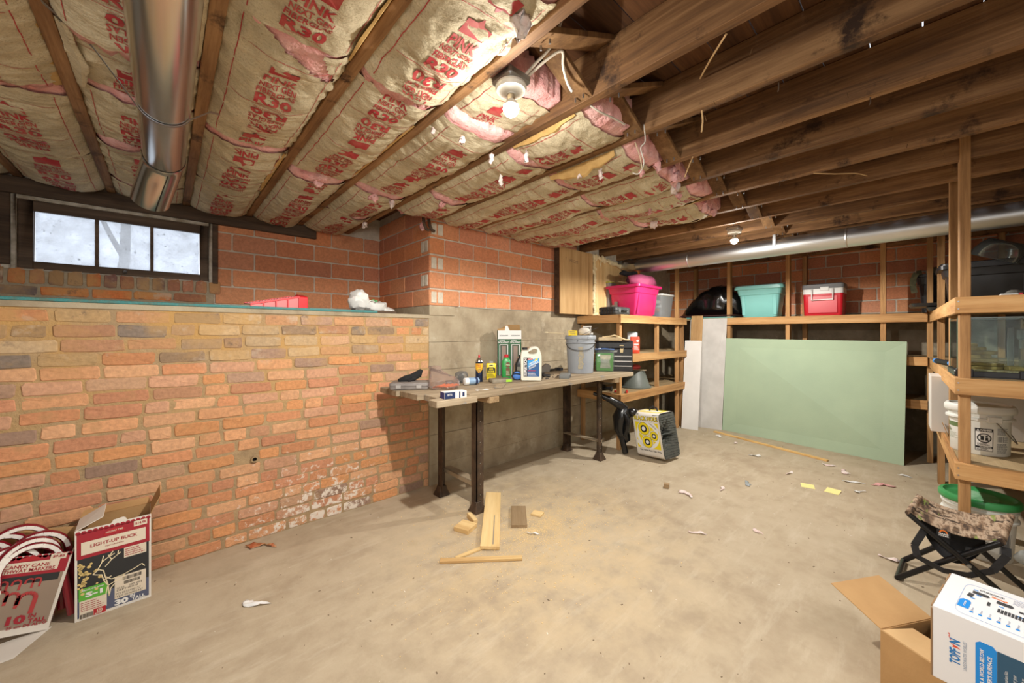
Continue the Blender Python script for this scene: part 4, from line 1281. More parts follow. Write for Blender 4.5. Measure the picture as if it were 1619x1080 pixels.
for k in range(5): B().box(-.163, -.085 + .036 * k, .012, -.154, -.068 + .036 * k, .085).obj('ridge', BLK, tc, bevel=.002)

cb = thing('clear_bin', 'clear plastic bin with white lid beside the pink tote, bits and pieces inside', 'storage bin', (4.96, 2.47, SZ))
b = B(); b.loft([ringz(.30, .24, .03, .002), ringz(.36, .30, .035, .30)], caps=False); b.add(ringz(.30, .24, .03, .002), [tuple(range(20))]); b.obj('tub', CLEARB, cb)
b = B(); b.loft([ringz(.37, .31, .04, .29), ringz(.40, .34, .04, .295), ringz(.40, .34, .04, .315), ringz(.34, .28, .04, .322)]); b.obj('lid', WHITEP, cb)
r = random.Random(12)
for k, c in enumerate([(70, 100, 150), (224, 220, 214), (196, 110, 70), (150, 150, 150), (230, 228, 222), (120, 130, 140), (206, 196, 180)]):
    b = B(); b.ball((r.uniform(-.08, .08), r.uniform(-.07, .05), .05 + .028 * k), (.05, .045, .03), 9, 6); b.jitter(.012, 22, k)
    tag(b.obj('loose_item', mat('bin_bit_%d' % k, c, .7), None), ['blue cloth item seen through the clear bin', 'white paper lump low inside the clear bin', 'orange lump inside the clear bin', 'grey lump in the middle of the clear bin', 'second white lump inside the clear bin', 'blue-grey lump inside the clear bin', 'tan lump at the top inside the clear bin'][k], 'item', 'odds and ends in the clear bin').location = (4.96, 2.47, SZ)

# black bin bag and the flat things under it
tr = thing('flat_tray', 'flat maroon tray lying on the back shelf under the black bag', 'tray', (5.66, 2.05, SZ + .03))
B().loft([ringz(.26, .70, .02, 0), ringz(.29, .74, .03, .014), ringz(.28, .73, .03, .014), ringz(.25, .69, .02, .004)]).obj('tray', mat('maroon_lacquer', (84, 44, 44), .5), tr)
b = B(); b.loft([ringz(.28, .62, .03, 0), ringz(.30, .64, .03, .012), ringz(.27, .60, .03, .018)]); o = b.obj('plastic_sheet', TEALT, None); o.location = (5.66, 2.02, SZ + .001)
tag(o, 'aqua plastic sheet lying flat on the shelf under the maroon tray', 'sheet')
b = B().box(-.08, -.14, 0, .12, .0, .006); o = b.obj('folder', mat('blue_card', (40, 110, 190), .6), None); o.location = (5.58, 2.50, SZ)
tag(o, 'blue flat folder edge lying on the shelf below the clear bin', 'folder')
bag = thing('garbage_bag', 'bulging glossy black garbage bag lying on the back shelf behind two posts', 'bag', (5.80, 2.0, SZ + .045))
b = B()
rings = []
for k in range(25):
    t = k / 24
    y = .43 - .74 * t
    hh = .40 * (math.sin(PI * min(1, t * .72 + .04)) ** .8) * (1 if t < .78 else 1 - 1.0 * (t - .78)) + .02
    dd = .16 * (math.sin(PI * (t * .9 + .07)) ** .6)
    rings.append([Vector((dd * math.copysign(abs(math.cos(a)) ** .8, math.cos(a)), y + .0, hh * .5 + hh * .5 * math.copysign(abs(math.sin(a)) ** .75, math.sin(a)))) for a in [2 * PI * q / 32 for q in range(32)]])
b.loft(rings); b.jitter(.022, 7, 3); b.jitter(.016, 16, 9); b.jitter(.008, 34, 4)
def crease(p):
    k = noise.ridged_multi_fractal(Vector((p.x * 3 + p.z * 5, p.y * 4 - p.z * 6, p.x * 2)), 1, 2, 3, 1, 2)
    return p + Vector((-(k - 1) * .012, 0, (k - 1) * .008))
b.xf(crease)
bo = b.obj('bag_film', mat('black_film', (12, 12, 13), .17, spec=.9), bag, angle=180)
tote('storage_tote', 'aqua plastic tote with lid on the back shelf beside the black bag', (5.74, 1.435, SZ), -PI / 2, .47, .34, .395, TEALT, TEALT, flare=.045)

ck = thing('cooler', 'red picnic cooler with white band and grey lid on the back shelf', 'cooler', (5.74, .80, SZ), -PI / 2)
REDP = mat('red_plastic', (200, 30, 46), .35, 0, (190, 26, 42), 3)
b = B(); b.loft([ringz(.34, .25, .03, 0), ringz(.35, .26, .03, .012), ringz(.365, .275, .03, .255)]); b.obj('body', REDP, ck, angle=50)
b = B(); b.box(-.135, -.141, .03, .135, -.128, .235); b.obj('front_panel', REDP, ck, bevel=.006)
b = B(); b.loft([ringz(.37, .28, .03, .256), ringz(.372, .282, .03, .315)]); b.obj('white_band', WHITEP, ck, angle=50)
b = B(); b.loft([ringz(.378, .288, .03, .316), ringz(.385, .295, .03, .322), ringz(.38, .29, .03, .365), ringz(.34, .25, .03, .375)]); b.obj('lid', mat('grey_lid', (120, 124, 128), .5), ck, angle=40)
B().box(-.02, -.152, .29, .06, -.138, .335).obj('latch', WHITEP, ck, bevel=.004)
b = B(); b.tube([(-.095, -.138, .315), (-.095, -.156, .30), (-.095, -.158, .185), (.045 + .05, -.158, .185), (.095, -.156, .30), (.095, -.138, .315)], .0085, 10); b.obj('handle', WHITEP, ck)

# corner bin with a camouflage strap, trays, right-hand black tote and glass bowl
bb = tote('storage_tote', 'black plastic tote in the far right corner with an olive strap over its edge', (5.81, -.13, SZ), -PI / 2, .36, .30, .40, BLK, None, flare=.03)
CAMO = mat('olive_strap', (88, 86, 58), .85, 0, (60, 58, 40), 26, .2)
b = B(); pp = [(5.60, .02, 1.885), (5.58, .055, 1.88), (5.575, .075, 1.84), (5.575, .082, 1.76), (5.575, .07, 1.68)]
for p, q in zip(pp, pp[1:]): b.bar(p, q, .045, .004, (1, 0, 0))
t = b.obj('strap', CAMO); tag(t, 'olive webbing strap hanging over the rim of the corner tote', 'strap')
b = B(); b.ball((5.70, -.13, 1.89), (.10, .12, .06), 12, 8); b.jitter(.02, 16, 2); tag(b.obj('cloth', mat('khaki_cloth', (176, 172, 150), .9, 0, (150, 146, 124), 12, .3), None, angle=180), 'crumpled khaki cloth heaped in the corner black tote', 'cloth')
for k, (z, y0, y1, lab) in enumerate(((SZ + .002, .02, -.28, 'lower flat black tray jutting out under the corner tote'), (SZ + .040, .13, -.25, 'upper flat black tray lying across the right shelf corner'))):
    t = thing('flat_tray', lab, 'tray', (5.22, (y0 + y1) / 2 - .03, z + (.0 if k else 0)), .06 * k)
    B().loft([ringz(.42, y0 - y1 - .03, .03, 0), ringz(.46, y0 - y1, .035, .03), ringz(.45, y0 - y1 - .01, .035, .03), ringz(.41, y0 - y1 - .04, .03, .006)]).obj('tray', BLK, t, angle=30)
bt = tote('storage_tote', 'black plastic tote on the right shelf with a clear bowl upturned on it', (4.78, -.335, SZ), -PI / 2 + rs_rz, .46, .36, .34, BLK, BLK, flare=.035)
bw = thing('glass_bowl', 'clear glass bowl lying tilted on top of the right black tote', 'bowl', (4.66, -.36, SZ + .36), 0, rot=(.45, -.15, 0))
b = B(); b.lathe([(.07, .145), (.10, .14), (.125, .10), (.14, .05), (.145, .02), (.152, .015), (.152, .005), (.146, .003), (.139, .012), (.134, .05), (.119, .098), (.095, .134), (.07, .138)], n=36, caps=False)
b.obj('bowl', glassy('clear_glass', (236, 242, 242), .05, .04), bw, angle=60)
t = thing('flat_tool', 'black flat tool with white and red tip at the edge of the right shelf', 'tool', (3.36, -.36, SZ), -PI / 2)
B().box(-.05, -.02, 0, .42, .03, .012).obj('blade', BLKM, t, bevel=.003)
B().box(-.085, -.02, .004, -.02, .03, .016).obj('white_tip', WHITEP, t, bevel=.005)
B().box(-.02, -.021, .004, -.008, .031, .017).obj('red_band', REDP, t, bevel=.002)
b = B(); b.ball((.09, .06, .022), (.06, .035, .022), 10, 7); b.jitter(.008, 25, 1); tag(b.obj('glove', mat('grey_cloth', (86, 84, 78), .9), None), 'grey rag lump lying behind the black tool on the right shelf', 'rag').location = (3.40, -.40, SZ)
b = B(); b.tube([(0, 0, .03), (.02, -.14, .035), (.03, -.3, .03)], .006, 8); tag(b.obj('stick', mat('yellow_stick', (216, 186, 96), .6), None), 'thin yellow stick lying at the back of the grey rag', 'stick').location = (3.46, -.42, SZ)

# ------------------------------------------------------------------ glass tank on the right shelf
aq = thing('fish_tank', 'empty glass fish tank with black base on the middle right shelf', 'fish tank', (3.345, -.125, 1.03), rs_rz)
AW, AD, AH = .27, .40, .33     # along -Y, along +X, height
GLASS = glassy('tank_glass', (240, 248, 245), .012, .02, 1.2)
GEDG = mat('glass_edge', (96, 134, 122), .15)
def gpane(x0, y0, x1, y1, z0=.03): B().box(x0, y0, z0, x1, y1, AH).obj('pane', GLASS, aq)
gpane(0, -AW, .005, 0); gpane(AD - .005, -AW, AD, 0); gpane(.0055, -.005, AD - .0055, 0); gpane(.0055, -AW, AD - .0055, -AW + .005)
for x in (.0, AD - .004):
    for y in (0, -AW): B().box(x - .0008, y - .004, .03, x + .005, y + .0008, AH).obj('glass_edge', GEDG, aq)
B().box(-.008, -AW - .008, 0, AD + .008, .008, .008).obj('base_plate', BLK, aq)
b = B(); frame(b, -AW - .01, 0, .01, .032, -.01, -.002, .01, .01, .0, .016) if False else None
b = B(); b.box(-.01, -AW - .01, .004, -.001, .01, .034); b.box(AD + .001, -AW - .01, .004, AD + .01, .01, .034); b.box(-.001, .001, .004, AD + .001, .01, .034); b.box(-.001, -AW - .01, .004, AD + .001, -AW - .001, .034)
b.obj('base_rim', BLK, aq, bevel=.003)
for y in (-.02, -AW + .03): B().box(-.013, y - .04, -.0, .02, y + .025, .045).obj('corner_foot', BLK, aq, bevel=.003)
b = B(); b.box(-.002, -AW, AH, .004, 0, AH + .006); b.box(AD - .004, -AW, AH, AD + .002, 0, AH + .006); b.obj('top_rim', GEDG, aq)
b = B(); b.box(.008, -AW + .008, .01, AD - .008, -.008, .042); b.jitter(.004, 20, 2); o = b.obj('gravel', mat('tank_gravel', (190, 172, 140), .9, 0, (150, 124, 92), 70, .8, 60), None); o.location = aq.location; o.rotation_euler = aq.rotation_euler
o['kind'] = 'stuff'; tag(o, 'pale brown gravel on the floor of the glass tank', 'gravel')
rk = thing('stone_stack', 'ledge of layered yellow-brown stone inside the glass tank', 'ornament', (3.345, -.125, 1.072), rs_rz)
RKM = mat('layered_stone', (190, 164, 104), .9, 0, (140, 112, 66), 24, .8, 40)
r = random.Random(5)
for k in range(7):
    b = B(); w_ = (.17, .165, .15, .12, .135, .10, .065)[k]; c0 = -.018 - w_ / 2
    pts = [((.04 + .20 * (.5 + .5 * math.cos(a))) + r.uniform(-.012, .012), c0 + w_ / 2 * math.sin(a) + r.uniform(-.012, .012)) for a in [2 * PI * q / 14 for q in range(14)]]
    b.prism(pts, .021 * k, .021 * k + .019); b.jitter(.003, 30, k); b.obj('stone_slab', RKM, rk, bevel=.003)
b = B(); b.prism([(.03, -.185), (.11, -.175), (.12, -.235), (.05, -.24)], 0, .022); b.jitter(.004, 25, 7); b.obj('stone_slab', RKM, rk, bevel=.004)
fl_ = thing('tank_filter', 'clear tube filter fixed in the corner of the glass tank', 'filter', (3.60, -.335, 1.09), rs_rz)
b = B(); b.cyl((0, 0, 0), (0, 0, .22), .012); b.cyl((-.02, -.05, .10), (-.02, -.05, .20), .022); b.obj('tube', CLEAR, fl_)
B().box(-.03, -.08, .15, -.005, -.02, .21).obj('filter_body', mat('smoke_plastic', (150, 156, 156), .3, alpha=.6), fl_, bevel=.008)
t = thing('rubber_tube', 'black rubber tube with blue end caps lying beside the glass tank', 'tube', (4.45, -.10, 1.03), .2)
B().cyl((-.16, 0, .022), (.16, 0, .022), .019).obj('tube', BLKM, t)
for s in (-1, 1): B().cyl((s * .16, 0, .022), (s * .19, 0, .022), .021).obj('end_cap', mat('sky_blue_plastic', (50, 140, 226), .4), t, bevel=.003)

# ================================================================== workbench
TOP = .88
BENCH = wood('bench_wood', (176, 160, 136), (154, 138, 114), (118, 102, 82), 'X', grain=12, objrand=.08, stain=(120, 122, 122))
BENCHD = wood('bench_cleat', (172, 150, 118), (150, 126, 94), (112, 90, 64), 'Y', grain=12)
IRON = mat('rusty_iron', (92, 74, 58), .65, .35, (66, 54, 44), 16, .25, 60, spec=.4)
wb = thing('workbench', 'long plank workbench on brown steel legs against the concrete wall', 'workbench', (1.17, 1.93, 0))
def plank(x0, y0, x1, y1, z1=TOP, th=.038, cut=0.):
    b = B(); X, Y = 1.17, 1.93
    p = [(x0 - X, y0 - Y), (x1 - X - cut, y0 - Y), (x1 - X, y1 - Y), (x0 - X, y1 - Y)]
    b.prism(p, z1 - th, z1); b.jitter(.0015, 5, x0 + y0)
    b.obj('plank', BENCH, wb, bevel=.003, smooth=False)
plank(1.175, 1.935, 1.44, 2.032, TOP - .006, .04, -.035)
plank(1.235, 2.05, 1.46, 2.19, TOP - .002)
plank(1.455, 1.995, 3.50, 2.19)
plank(1.19, 2.196, 3.47, 2.44)
plank(1.165, 2.446, 3.52, 2.71, TOP - .001)
for x in (1.62, 3.15): B().box(x - 1.17, .06, TOP - .080, x - 1.17 + .085, .74, TOP - .0395).obj('cleat', BENCHD, wb, bevel=.003, smooth=False)
def leg(x, y, sx, sy):
    x -= 1.17; y -= 1.93
    b = B(); w_ = .062
    b.box(min(x, x + sx * w_), min(y, y + sy * .006), .01, max(x, x + sx * w_), max(y, y + sy * .006), TOP - .082)
    b.box(min(x, x + sx * .006), min(y, y + sy * w_), .01, max(x, x + sx * .006), max(y, y + sy * w_), TOP - .082)
    o = b.obj('leg', IRON, wb, smooth=False)
    f = B()
    c = Vector((x + sx * .02, y + sy * .02, 0))
    f.loft([[c + Vector((a, q, z)) for a, q in ((-s, -s), (s, -s), (s, s), (-s, s))] for s, z in ((.050, 0), (.048, .008), (.030, .055), (.027, .075))])
    f.obj('foot', IRON, o, bevel=.003)
    n = B()
    for k in range(9): n.cyl((x + sx * .03, y - .001 * 1, .12 + .075 * k), (x + sx * .03, y - .004, .12 + .075 * k), .004, n=8)
    n.obj('bolt', ZINC, o)
leg(1.63, 2.15, 1, 1); leg(1.59, 2.60, 1, -1); leg(3.25, 2.20, -1, 1); leg(3.25, 2.66, -1, -1)
for x in (1.64, 3.235):
    b = B(); b.box(x - 1.17, .265, .195, x - 1.17 + .07 * (1 if x < 2 else -1), .68, .20) if x < 2 else b.box(x - 1.24, .30, .195, x - 1.17, .71, .20)
    b.box(x - 1.172, .265, .17, x - 1.166, .69, .20)
    b.obj('cross_bar', mat('dusty_iron', (150, 134, 110), .85), wb, smooth=False)
    B().box(x - 1.175, .24, TOP - .115, x - 1.165, .70, TOP - .081).obj('top_bar', IRON, wb, smooth=False)

CARD = mat('kraft_card', (184, 146, 98), .85, 0, (172, 134, 88), 5, .1, 70)
CARDI = mat('kraft_card_inside', (206, 172, 124), .85, 0, (196, 160, 112), 5, .1, 70)
def onb(name, label, cat, x, y, rz=None, z=TOP, group=None):
    return thing(name, label, cat, (x, y, z + .0005), face(x, y) if rz is None else rz, group)

bk = onb('tool_case', 'grey hard case like a thick book at the left end of the workbench', 'case', 1.30, 2.50, -.62)
b = B(); b.loft([ringz(.26, .17, .018, 0), ringz(.27, .18, .02, .006), ringz(.27, .18, .02, .022)]); b.loft([ringz(.27, .18, .02, .024), ringz(.27, .18, .02, .042), ringz(.26, .17, .02, .048)])
b.obj('shell', mat('grey_case', (118, 112, 108), .55, 0, (134, 128, 124), 10), bk, bevel=.002)
for x in (-.07, .07): B().box(x - .018, -.095, .010, x + .018, -.088, .036).obj('latch', mat('silver_latch', (186, 182, 178), .35, .6), bk, bevel=.002)
gl = onb('work_glove', 'black work glove slumped on the grey case', 'glove', 1.33, 2.535, -.3, TOP + .049)
b = B(); b.tube([(-.10, -.02, .008), (-.05, -.015, .014), (0, 0, .022), (.05, .01, .045), (.075, .02, .075)], [.012, .026, .030, .028, .012], 12)
b.tube([(-.02, .02, .012), (-.06, .045, .010), (-.085, .05, .008)], [.014, .011, .008], 8)
b.tube([(.02, -.03, .02), (-.01, -.055, .012), (-.04, -.062, .008)], [.014, .011, .008], 8); b.jitter(.006, 30, 2)
b.obj('fabric', mat('black_knit', (22, 22, 23), .9), gl, angle=180)
pbag = onb('plastic_bag', 'clear plastic bag holding orange items on the workbench left end', 'bag', 1.46, 2.31)
FILM = glassy('clear_film', (240, 230, 226), .16, .08)
b = B(); b.loft([[Vector((.105 * s * math.copysign(abs(math.cos(a)) ** .7, math.cos(a)) + ox, .055 * s2 * math.sin(a), z)) for a in [2 * PI * q / 24 for q in range(24)]] for s, s2, z, ox in ((.7, .8, .002, 0), (1, 1, .02, .0), (.98, 1.0, .05, .0), (.85, .75, .085, -.015), (.65, .5, .115, -.04), (.42, .22, .135, -.06), (.34, .06, .155, -.065))])
b.jitter(.02, 14, 4); b.jitter(.012, 36, 6); b.obj('film', FILM, pbag, angle=25)
b = B(); r = random.Random(3)
for k in range(9):
    x = -.055 + .014 * k
    b.bar((x - .02, -.02 + r.uniform(-.008, .008), .012 + .002 * (k % 3)), (x + .05, .02, .024 + .006 * (k % 2)), .009, .007)
o = b.obj('orange_clips', mat('orange_plastic', (222, 122, 70), .5), None); o.location = pbag.location; o.rotation_euler = pbag.rotation_euler; o['kind'] = 'stuff'
tag(o, 'orange plastic pieces inside the clear bag on the workbench', 'clips')
o.location.z += .002
bx = onb('small_box', 'small navy and white box on the front left corner of the workbench', 'box', 1.325, 1.985, -.15, TOP - .006)
B().box(-.075, -.032, 0, .075, .032, .042).obj('carton', mat('white_card', (224, 218, 212), .7), bx, bevel=.001, smooth=False)
q = Print(plane((0, -.032, .021), (1, 0, 0), (0, 0, 1)))
q.rect(-.074, -.020, -.005, .020).rect(.022, -.02, .032, .02).rect(.045, -.012, .06, .014); q.obj('label', NAVY, bx)
q = Print(plane((-.075, 0, .021), (0, -1, 0), (0, 0, 1))); q.rect(-.031, -.02, .031, .02); q.obj('label', mat('ink_indigo', (52, 54, 124), .6), bx)
q = Print(plane((-.04, -.032, .021), (1, 0, 0), (0, 0, 1), .001)); q.text('BITS', 0, .004, .012); q.obj('lettering', WHITE, bx)
t = onb('tape_clip', 'small dark metal clip on the workbench beside the clear bag', 'clip', 1.63, 2.50)
B().box(-.03, -.015, 0, .03, .015, .028).obj('clip_body', mat('dark_metal', (66, 64, 60), .45, .6), t, bevel=.004)
B().box(-.018, -.0165, .008, .018, -.0155, .02).obj('label', GREY, t)
wpk = onb('wrapped_bundle', 'dark hardware bundle wrapped in crinkled clear plastic on the workbench', 'package', 1.735, 2.49)
b = B(); b.ball((.0, 0, .045), (.055, .04, .055), 14, 10, M=Matrix.Rotation(-.5, 3, 'Y')); b.jitter(.012, 22, 5); b.jitter(.007, 60, 3); b.obj('film', glassy('crinkled_film', (226, 226, 224), .25, .1), wpk, angle=20)
b = B(); b.obox((.005, 0, .035), (.022, .018, .035), Matrix.Rotation(-.5, 3, 'Y')); b.obox((-.025, .0, .02), (.015, .02, .018)); b.obj('hardware', mat('dark_metal', (66, 64, 60)), wpk, bevel=.003)
cn = onb('aerosol_can', 'blue and white aerosol can lying on its side on the workbench', 'can', 1.73, 2.345, face(1.73, 2.345) + .5)
b = B(); b.lathe([(0, -.0), (.024, .0), (.027, .003), (.0275, .105), (.022, .118), (.012, .122), (0, .122)], n=24); b.xf(lambda p: Vector((p.x * .5 + p.z * .86 - .06, p.z * .30 - p.x * .6 * .0 + p.y * 0 + (-p.x * .86) * .3, .0275 + p.y)) if False else Vector((p.z - .06, p.x, .0285 + p.y)))
b.obj('can_body', mat('pale_blue_paint', (146, 176, 206), .4, .2), cn)
b = B(); b.lathe([(0, -.002), (.0235, -.002), (.0275, .0), (.0282, .004), (.0282, .03), (.0276, .03)], n=24, caps=False); b.xf(lambda p: Vector((p.z - .062, p.x, .0285 + p.y))); b.obj('white_cap', WHITEP, cn)
b = B(); b.lathe([(.0283, .085), (.0283, .104)], n=24, caps=False); b.xf(lambda p: Vector((p.z - .062, p.x, .0285 + p.y))); b.obj('label', NAVY, cn)

sp = onb('spray_can', 'yellow and navy spray can with red nozzle standing on the workbench', 'spray can', 1.89, 2.46)
b = B(); b.lathe([(.0285, 0), (.0305, .003), (.0305, .008), (.029, .010), (.029, .155), (.0305, .158), (.0305, .162)], n=32); b.obj('can_body', mat('navy_paint', (36, 48, 76), .35, .3), sp)
b = B(); b.lathe([(.0300, .162), (.028, .170), (.020, .186), (.0155, .190), (.0155, .196), (.008, .197)], n=32); b.obj('shoulder', mat('can_metal', (200, 200, 198), .25, 1.), sp)
b = B(); b.lathe([(.0075, .196), (.0075, .208), (.005, .217), (.004, .221), (0, .221)], n=16); b.obj('nozzle', REDP, sp)
M_ = cylmap((0, 0), .0291, 0, -PI / 2)
q = Print(M_); n = 20
for k in range(n):
    a, c = -.042 + .084 * k / n, -.042 + .084 * (k + 1) / n
    lo = lambda u: .068 + 9 * (abs(u) - .004) ** 2 * 0 + (.045 * abs(u) / .042)
    q.poly([(a, lo(a)), (c, lo(c)), (c, .150), (a, .150)])
q.obj('label', mat('ink_amber', (240, 186, 50), .5), sp)
q = Print(cylmap((0, 0), .0294, 0, -PI / 2)); q.text('Heavy', -.001, .137, .014, .038, .03).text('Duty', .004, .121, .013, .028, .03); q.obj('lettering', RED, sp)
q = Print(cylmap((0, 0), .0294, 0, -PI / 2)); q.text('ADHESIVE', 0, .10, .008, .034, .03, .25).text('REMOVER', .001, .089, .008, .032, .03, .25).disc(.008, .073, .011); q.obj('lettering', NAVY, sp)
fc = onb('plastic_case', 'flat dusty grey case with lime green sticker on the workbench', 'case', 1.99, 2.315, face(1.99, 2.3) + .35)
B().loft([ringz(.16, .115, .012, 0), ringz(.165, .12, .014, .006), ringz(.165, .12, .014, .024), ringz(.155, .11, .012, .03)]).obj('shell', mat('dusty_case', (150, 140, 122), .7, 0, (130, 122, 106), 20), fc, bevel=.001)
Print(plane((.03, -.06, .015), (1, 0, 0), (0, 0, 1), .0012)).rect(-.0, -.008, .05, .011).obj('sticker', mat('lime', (160, 216, 60), .6), fc)
t = onb('wood_offcut', 'thin grey wood offcut lying at the front edge of the workbench', 'wood', 1.83, 2.13, .75)
B().box(-.09, -.032, 0, .09, .032, .010).obj('offcut', BENCH, t, bevel=.002)
t = onb('paper_scrap', 'white scrap of paper lying on the front planks of the workbench', 'paper', 1.63, 2.09, .1)
B().sheet(lambda u, v: (-.05 + .1 * u, -.012 + .03 * v + .01 * math.sin(u * 5), .002 * math.sin(u * 7 + v)), 8, 2, (0, 0, .0006)).obj('paper', WHITE, t)
yb = onb('cleaner_bottle', 'flat yellow bottle with black label beside the green bottle', 'bottle', 2.05, 2.50)
YEL = mat('yellow_bottle', (232, 210, 34), .4)
B().loft([ringz(.078, .040, .012, 0), ringz(.084, .044, .014, .004), ringz(.084, .044, .014, .132), ringz(.070, .034, .012, .140)]).obj('bottle_body', YEL, yb, angle=50)
B().loft([ringz(.034, .026, .008, .140), ringz(.034, .026, .008, .158)]).obj('cap', mat('grey_cap', (150, 150, 146), .5), yb)
q = Print(plane((0, -.022, .07), (1, 0, 0), (0, 0, 1)))
q.poly([(-.034, -.012), (.034, -.012), (.034, .022), (.026, .036), (-.028, .036), (-.034, .028)]).rect(-.016, .046, .016, .056); q.lines(-.032, -.05, .032, -.018, 5, fill=.5); q.obj('label', BLACK, yb)
q = Print(plane((0, -.0225, .07), (1, 0, 0), (0, 0, 1), .001)); q.text('GOO', 0, .020, .016, .034, .04).text('GONE', 0, .0, .015, .050, .04); q.obj('lettering', YELLOW, yb)
gb = onb('cleaner_bottle', 'green bottle with red cap beside the white jug', 'bottle', 2.16, 2.43)
GRB = mat('green_bottle', (56, 160, 84), .35, 0, (48, 148, 76), 4)
B().loft([ringz(.066, .05, .018, 0), ringz(.076, .056, .02, .006), ringz(.078, .058, .02, .12), ringz(.074, .054, .02, .155), ringz(.050, .044, .018, .178), ringz(.032, .032, .012, .186)]).obj('bottle_body', GRB, gb, angle=60)
b = B(); b.lathe([(.017, .186), (.0185, .187), (.0175, .208), (.013, .212), (0, .212)], n=20); b.obj('cap', REDP, gb)
q = Print(plane((.014, -.0285, .08), (1, 0, 0), (0, 0, 1), .0012)); q.disc(0, .045, .020, ry=.024); q.rect(-.017, -.05, .017, .018); q.obj('label', mat('ink_brown', (112, 74, 52), .5), gb)
q = Print(plane((.014, -.0285, .08), (1, 0, 0), (0, 0, 1), .0020)); q.text('Pine', 0, .046, .017, .034, .02); q.lines(-.015, -.045, .015, -.005, 4, fill=.4); q.obj('lettering', mat('ink_pale_green', (190, 220, 176), .5), gb)
kb = onb('oil_bottle', 'black bottle standing half hidden behind the white jug', 'bottle', 2.40, 2.50)
B().loft([ringz(.10, .06, .02, 0), ringz(.105, .065, .022, .006), ringz(.105, .065, .022, .11), ringz(.06, .05, .018, .16), ringz(.034, .034, .012, .175)]).obj('bottle_body', BLK, kb, angle=60)
B().cyl((0, 0, .175), (0, 0, .195), .018).obj('cap', BLKM, kb)
q = Print(plane((0, -.033, .055), (1, 0, 0), (0, 0, 1), .001)); q.rect(-.035, -.04, .035, .035); q.obj('label', mat('ink_dull', (126, 126, 116), .6), kb)
bl = onb('tape_measure', 'blue and black round tape on edge in front of the green bottle', 'tape', 2.19, 2.325)
b = B(); b.ball((0, 0, .036), (.040, .020, .036), 18, 10); b.obj('casing', mat('blue_plastic', (84, 136, 216), .45), bl)
b = B(); b.tube([(.041 * math.cos(a), -.004 + .012 * math.sin(a * 1) * .3, .036 + .037 * math.sin(a)) for a in [2 * PI * k / 24 for k in range(25)]], .0065, 8, caps=False)
b.tube([(-.036, -.006, .048), (-.012, -.021, .056), (.014, -.021, .052), (.036, -.006, .046)], .005, 8)
b.obj('rubber_grip', BLKM, bl)

jg = onb('antifreeze_jug', 'white gallon jug with blue label and black cap on the workbench', 'jug', 2.245, 2.215)
JUG = mat('milky_jug', (226, 226, 214), .4, 0, (220, 220, 204), 4)
outl = [(-.086, .012), (-.080, 0), (.080, 0), (.086, .012), (.088, .17), (.086, .215), (.070, .262), (.052, .281), (.034, .286), (-.0, .284), (-.018, .270), (-.026, .258), (-.072, .255), (-.083, .240), (-.088, .20)]
hole = [(-.012, .226), (.014, .224), (.040, .230), (.048, .248), (.040, .262), (.018, .264), (-.006, .250), (-.022, .240)]
b = B()
def slabhole(b, outl, hole, y0, y1, bev):
    bm = bmesh.new()
    def ring(pts, y, k=1., c=(0, .14)): return [bm.verts.new((c[0] + (x - c[0]) * k, y, c[1] + (z - c[1]) * k)) for x, z in pts]
    hc = (.012, .245)
    o = [ring(outl, y0, .93), ring(outl, y0 + bev, 1), ring(outl, y1 - bev, 1), ring(outl, y1, .93)]
    h_ = [ring(hole, y0, 1.18, hc), ring(hole, y0 + bev, 1, hc), ring(hole, y1 - bev, 1, hc), ring(hole, y1, 1.18, hc)]
    n, m = len(outl), len(hole)
    for a, c in zip(o, o[1:]):
        for k in range(n): bm.faces.new((a[k], a[(k + 1) % n], c[(k + 1) % n], c[k]))
    for a, c in zip(h_, h_[1:]):
        for k in range(m): bm.faces.new((c[k], c[(k + 1) % m], a[(k + 1) % m], a[k]))
    for s in (0, 3):
        ed = []
        for rg in (o[s], h_[s]):
            for k in range(len(rg)):
                e = bm.edges.get((rg[k], rg[(k + 1) % len(rg)]))
                ed.append(e)
        bmesh.ops.triangle_fill(bm, edges=ed, use_beauty=True)
    bm.normal_update(); me = bpy.data.meshes.new('tmp'); bm.to_mesh(me); bm.free()
    b.add([tuple(v.co) for v in me.vertices], [tuple(p.vertices) for p in me.polygons]); bpy.data.meshes.remove(me)
slabhole(b, outl, hole, -.058, .058, .02)
b.obj('jug_body', JUG, jg, angle=50)
b = B(); b.lathe([(.019, 0), (.021, .002), (.021, .016), (.018, .019), (0, .019)], n=20); o = b.obj('cap', BLKM, jg); o.location = (-.052, 0, .257)
q = Print(plane((0, -.058, .11), (1, 0, 0), (0, 0, 1), .001)); q.rect(-.062, -.07, -.030, .085); q.obj('label', BLACK, jg)
q = Print(plane((0, -.058, .11), (1, 0, 0), (0, 0, 1), .001)); q.rect(-.030, .062, -.002, .085); q.obj('label', BLACK, jg)
q = Print(plane((0, -.058, .11), (1, 0, 0), (0, 0, 1), .001)); q.poly([(-.030, -.002), (.066, .05), (.066, .085), (-.030, .062)]); q.obj('label', mat('ink_sky', (56, 156, 220), .5), jg)
q = Print(plane((0, -.058, .11), (1, 0, 0), (0, 0, 1), .001)); q.poly([(-.030, -.07), (.066, -.07), (.066, .05), (-.030, -.002)]); q.obj('label', mat('ink_deep_blue', (40, 88, 144), .5), jg)
q = Print(plane((0, -.058, .11), (1, 0, 0), (0, 0, 1), .0018)); q.text('SUPERTECH', -.046, .006, .024, .14, .03, PI / 2); q.text('UNIVERSAL', .017, .049, .012, .076, .03, .46).text('ANTIFREEZE', .019, .031, .014, .090, .03, .46).text('COOLANT', .012, .008, .013, .064, .03, .46); q.lines(-.026, -.064, .055, -.038, 3, fill=.4); q.obj('lettering', WHITE, jg)
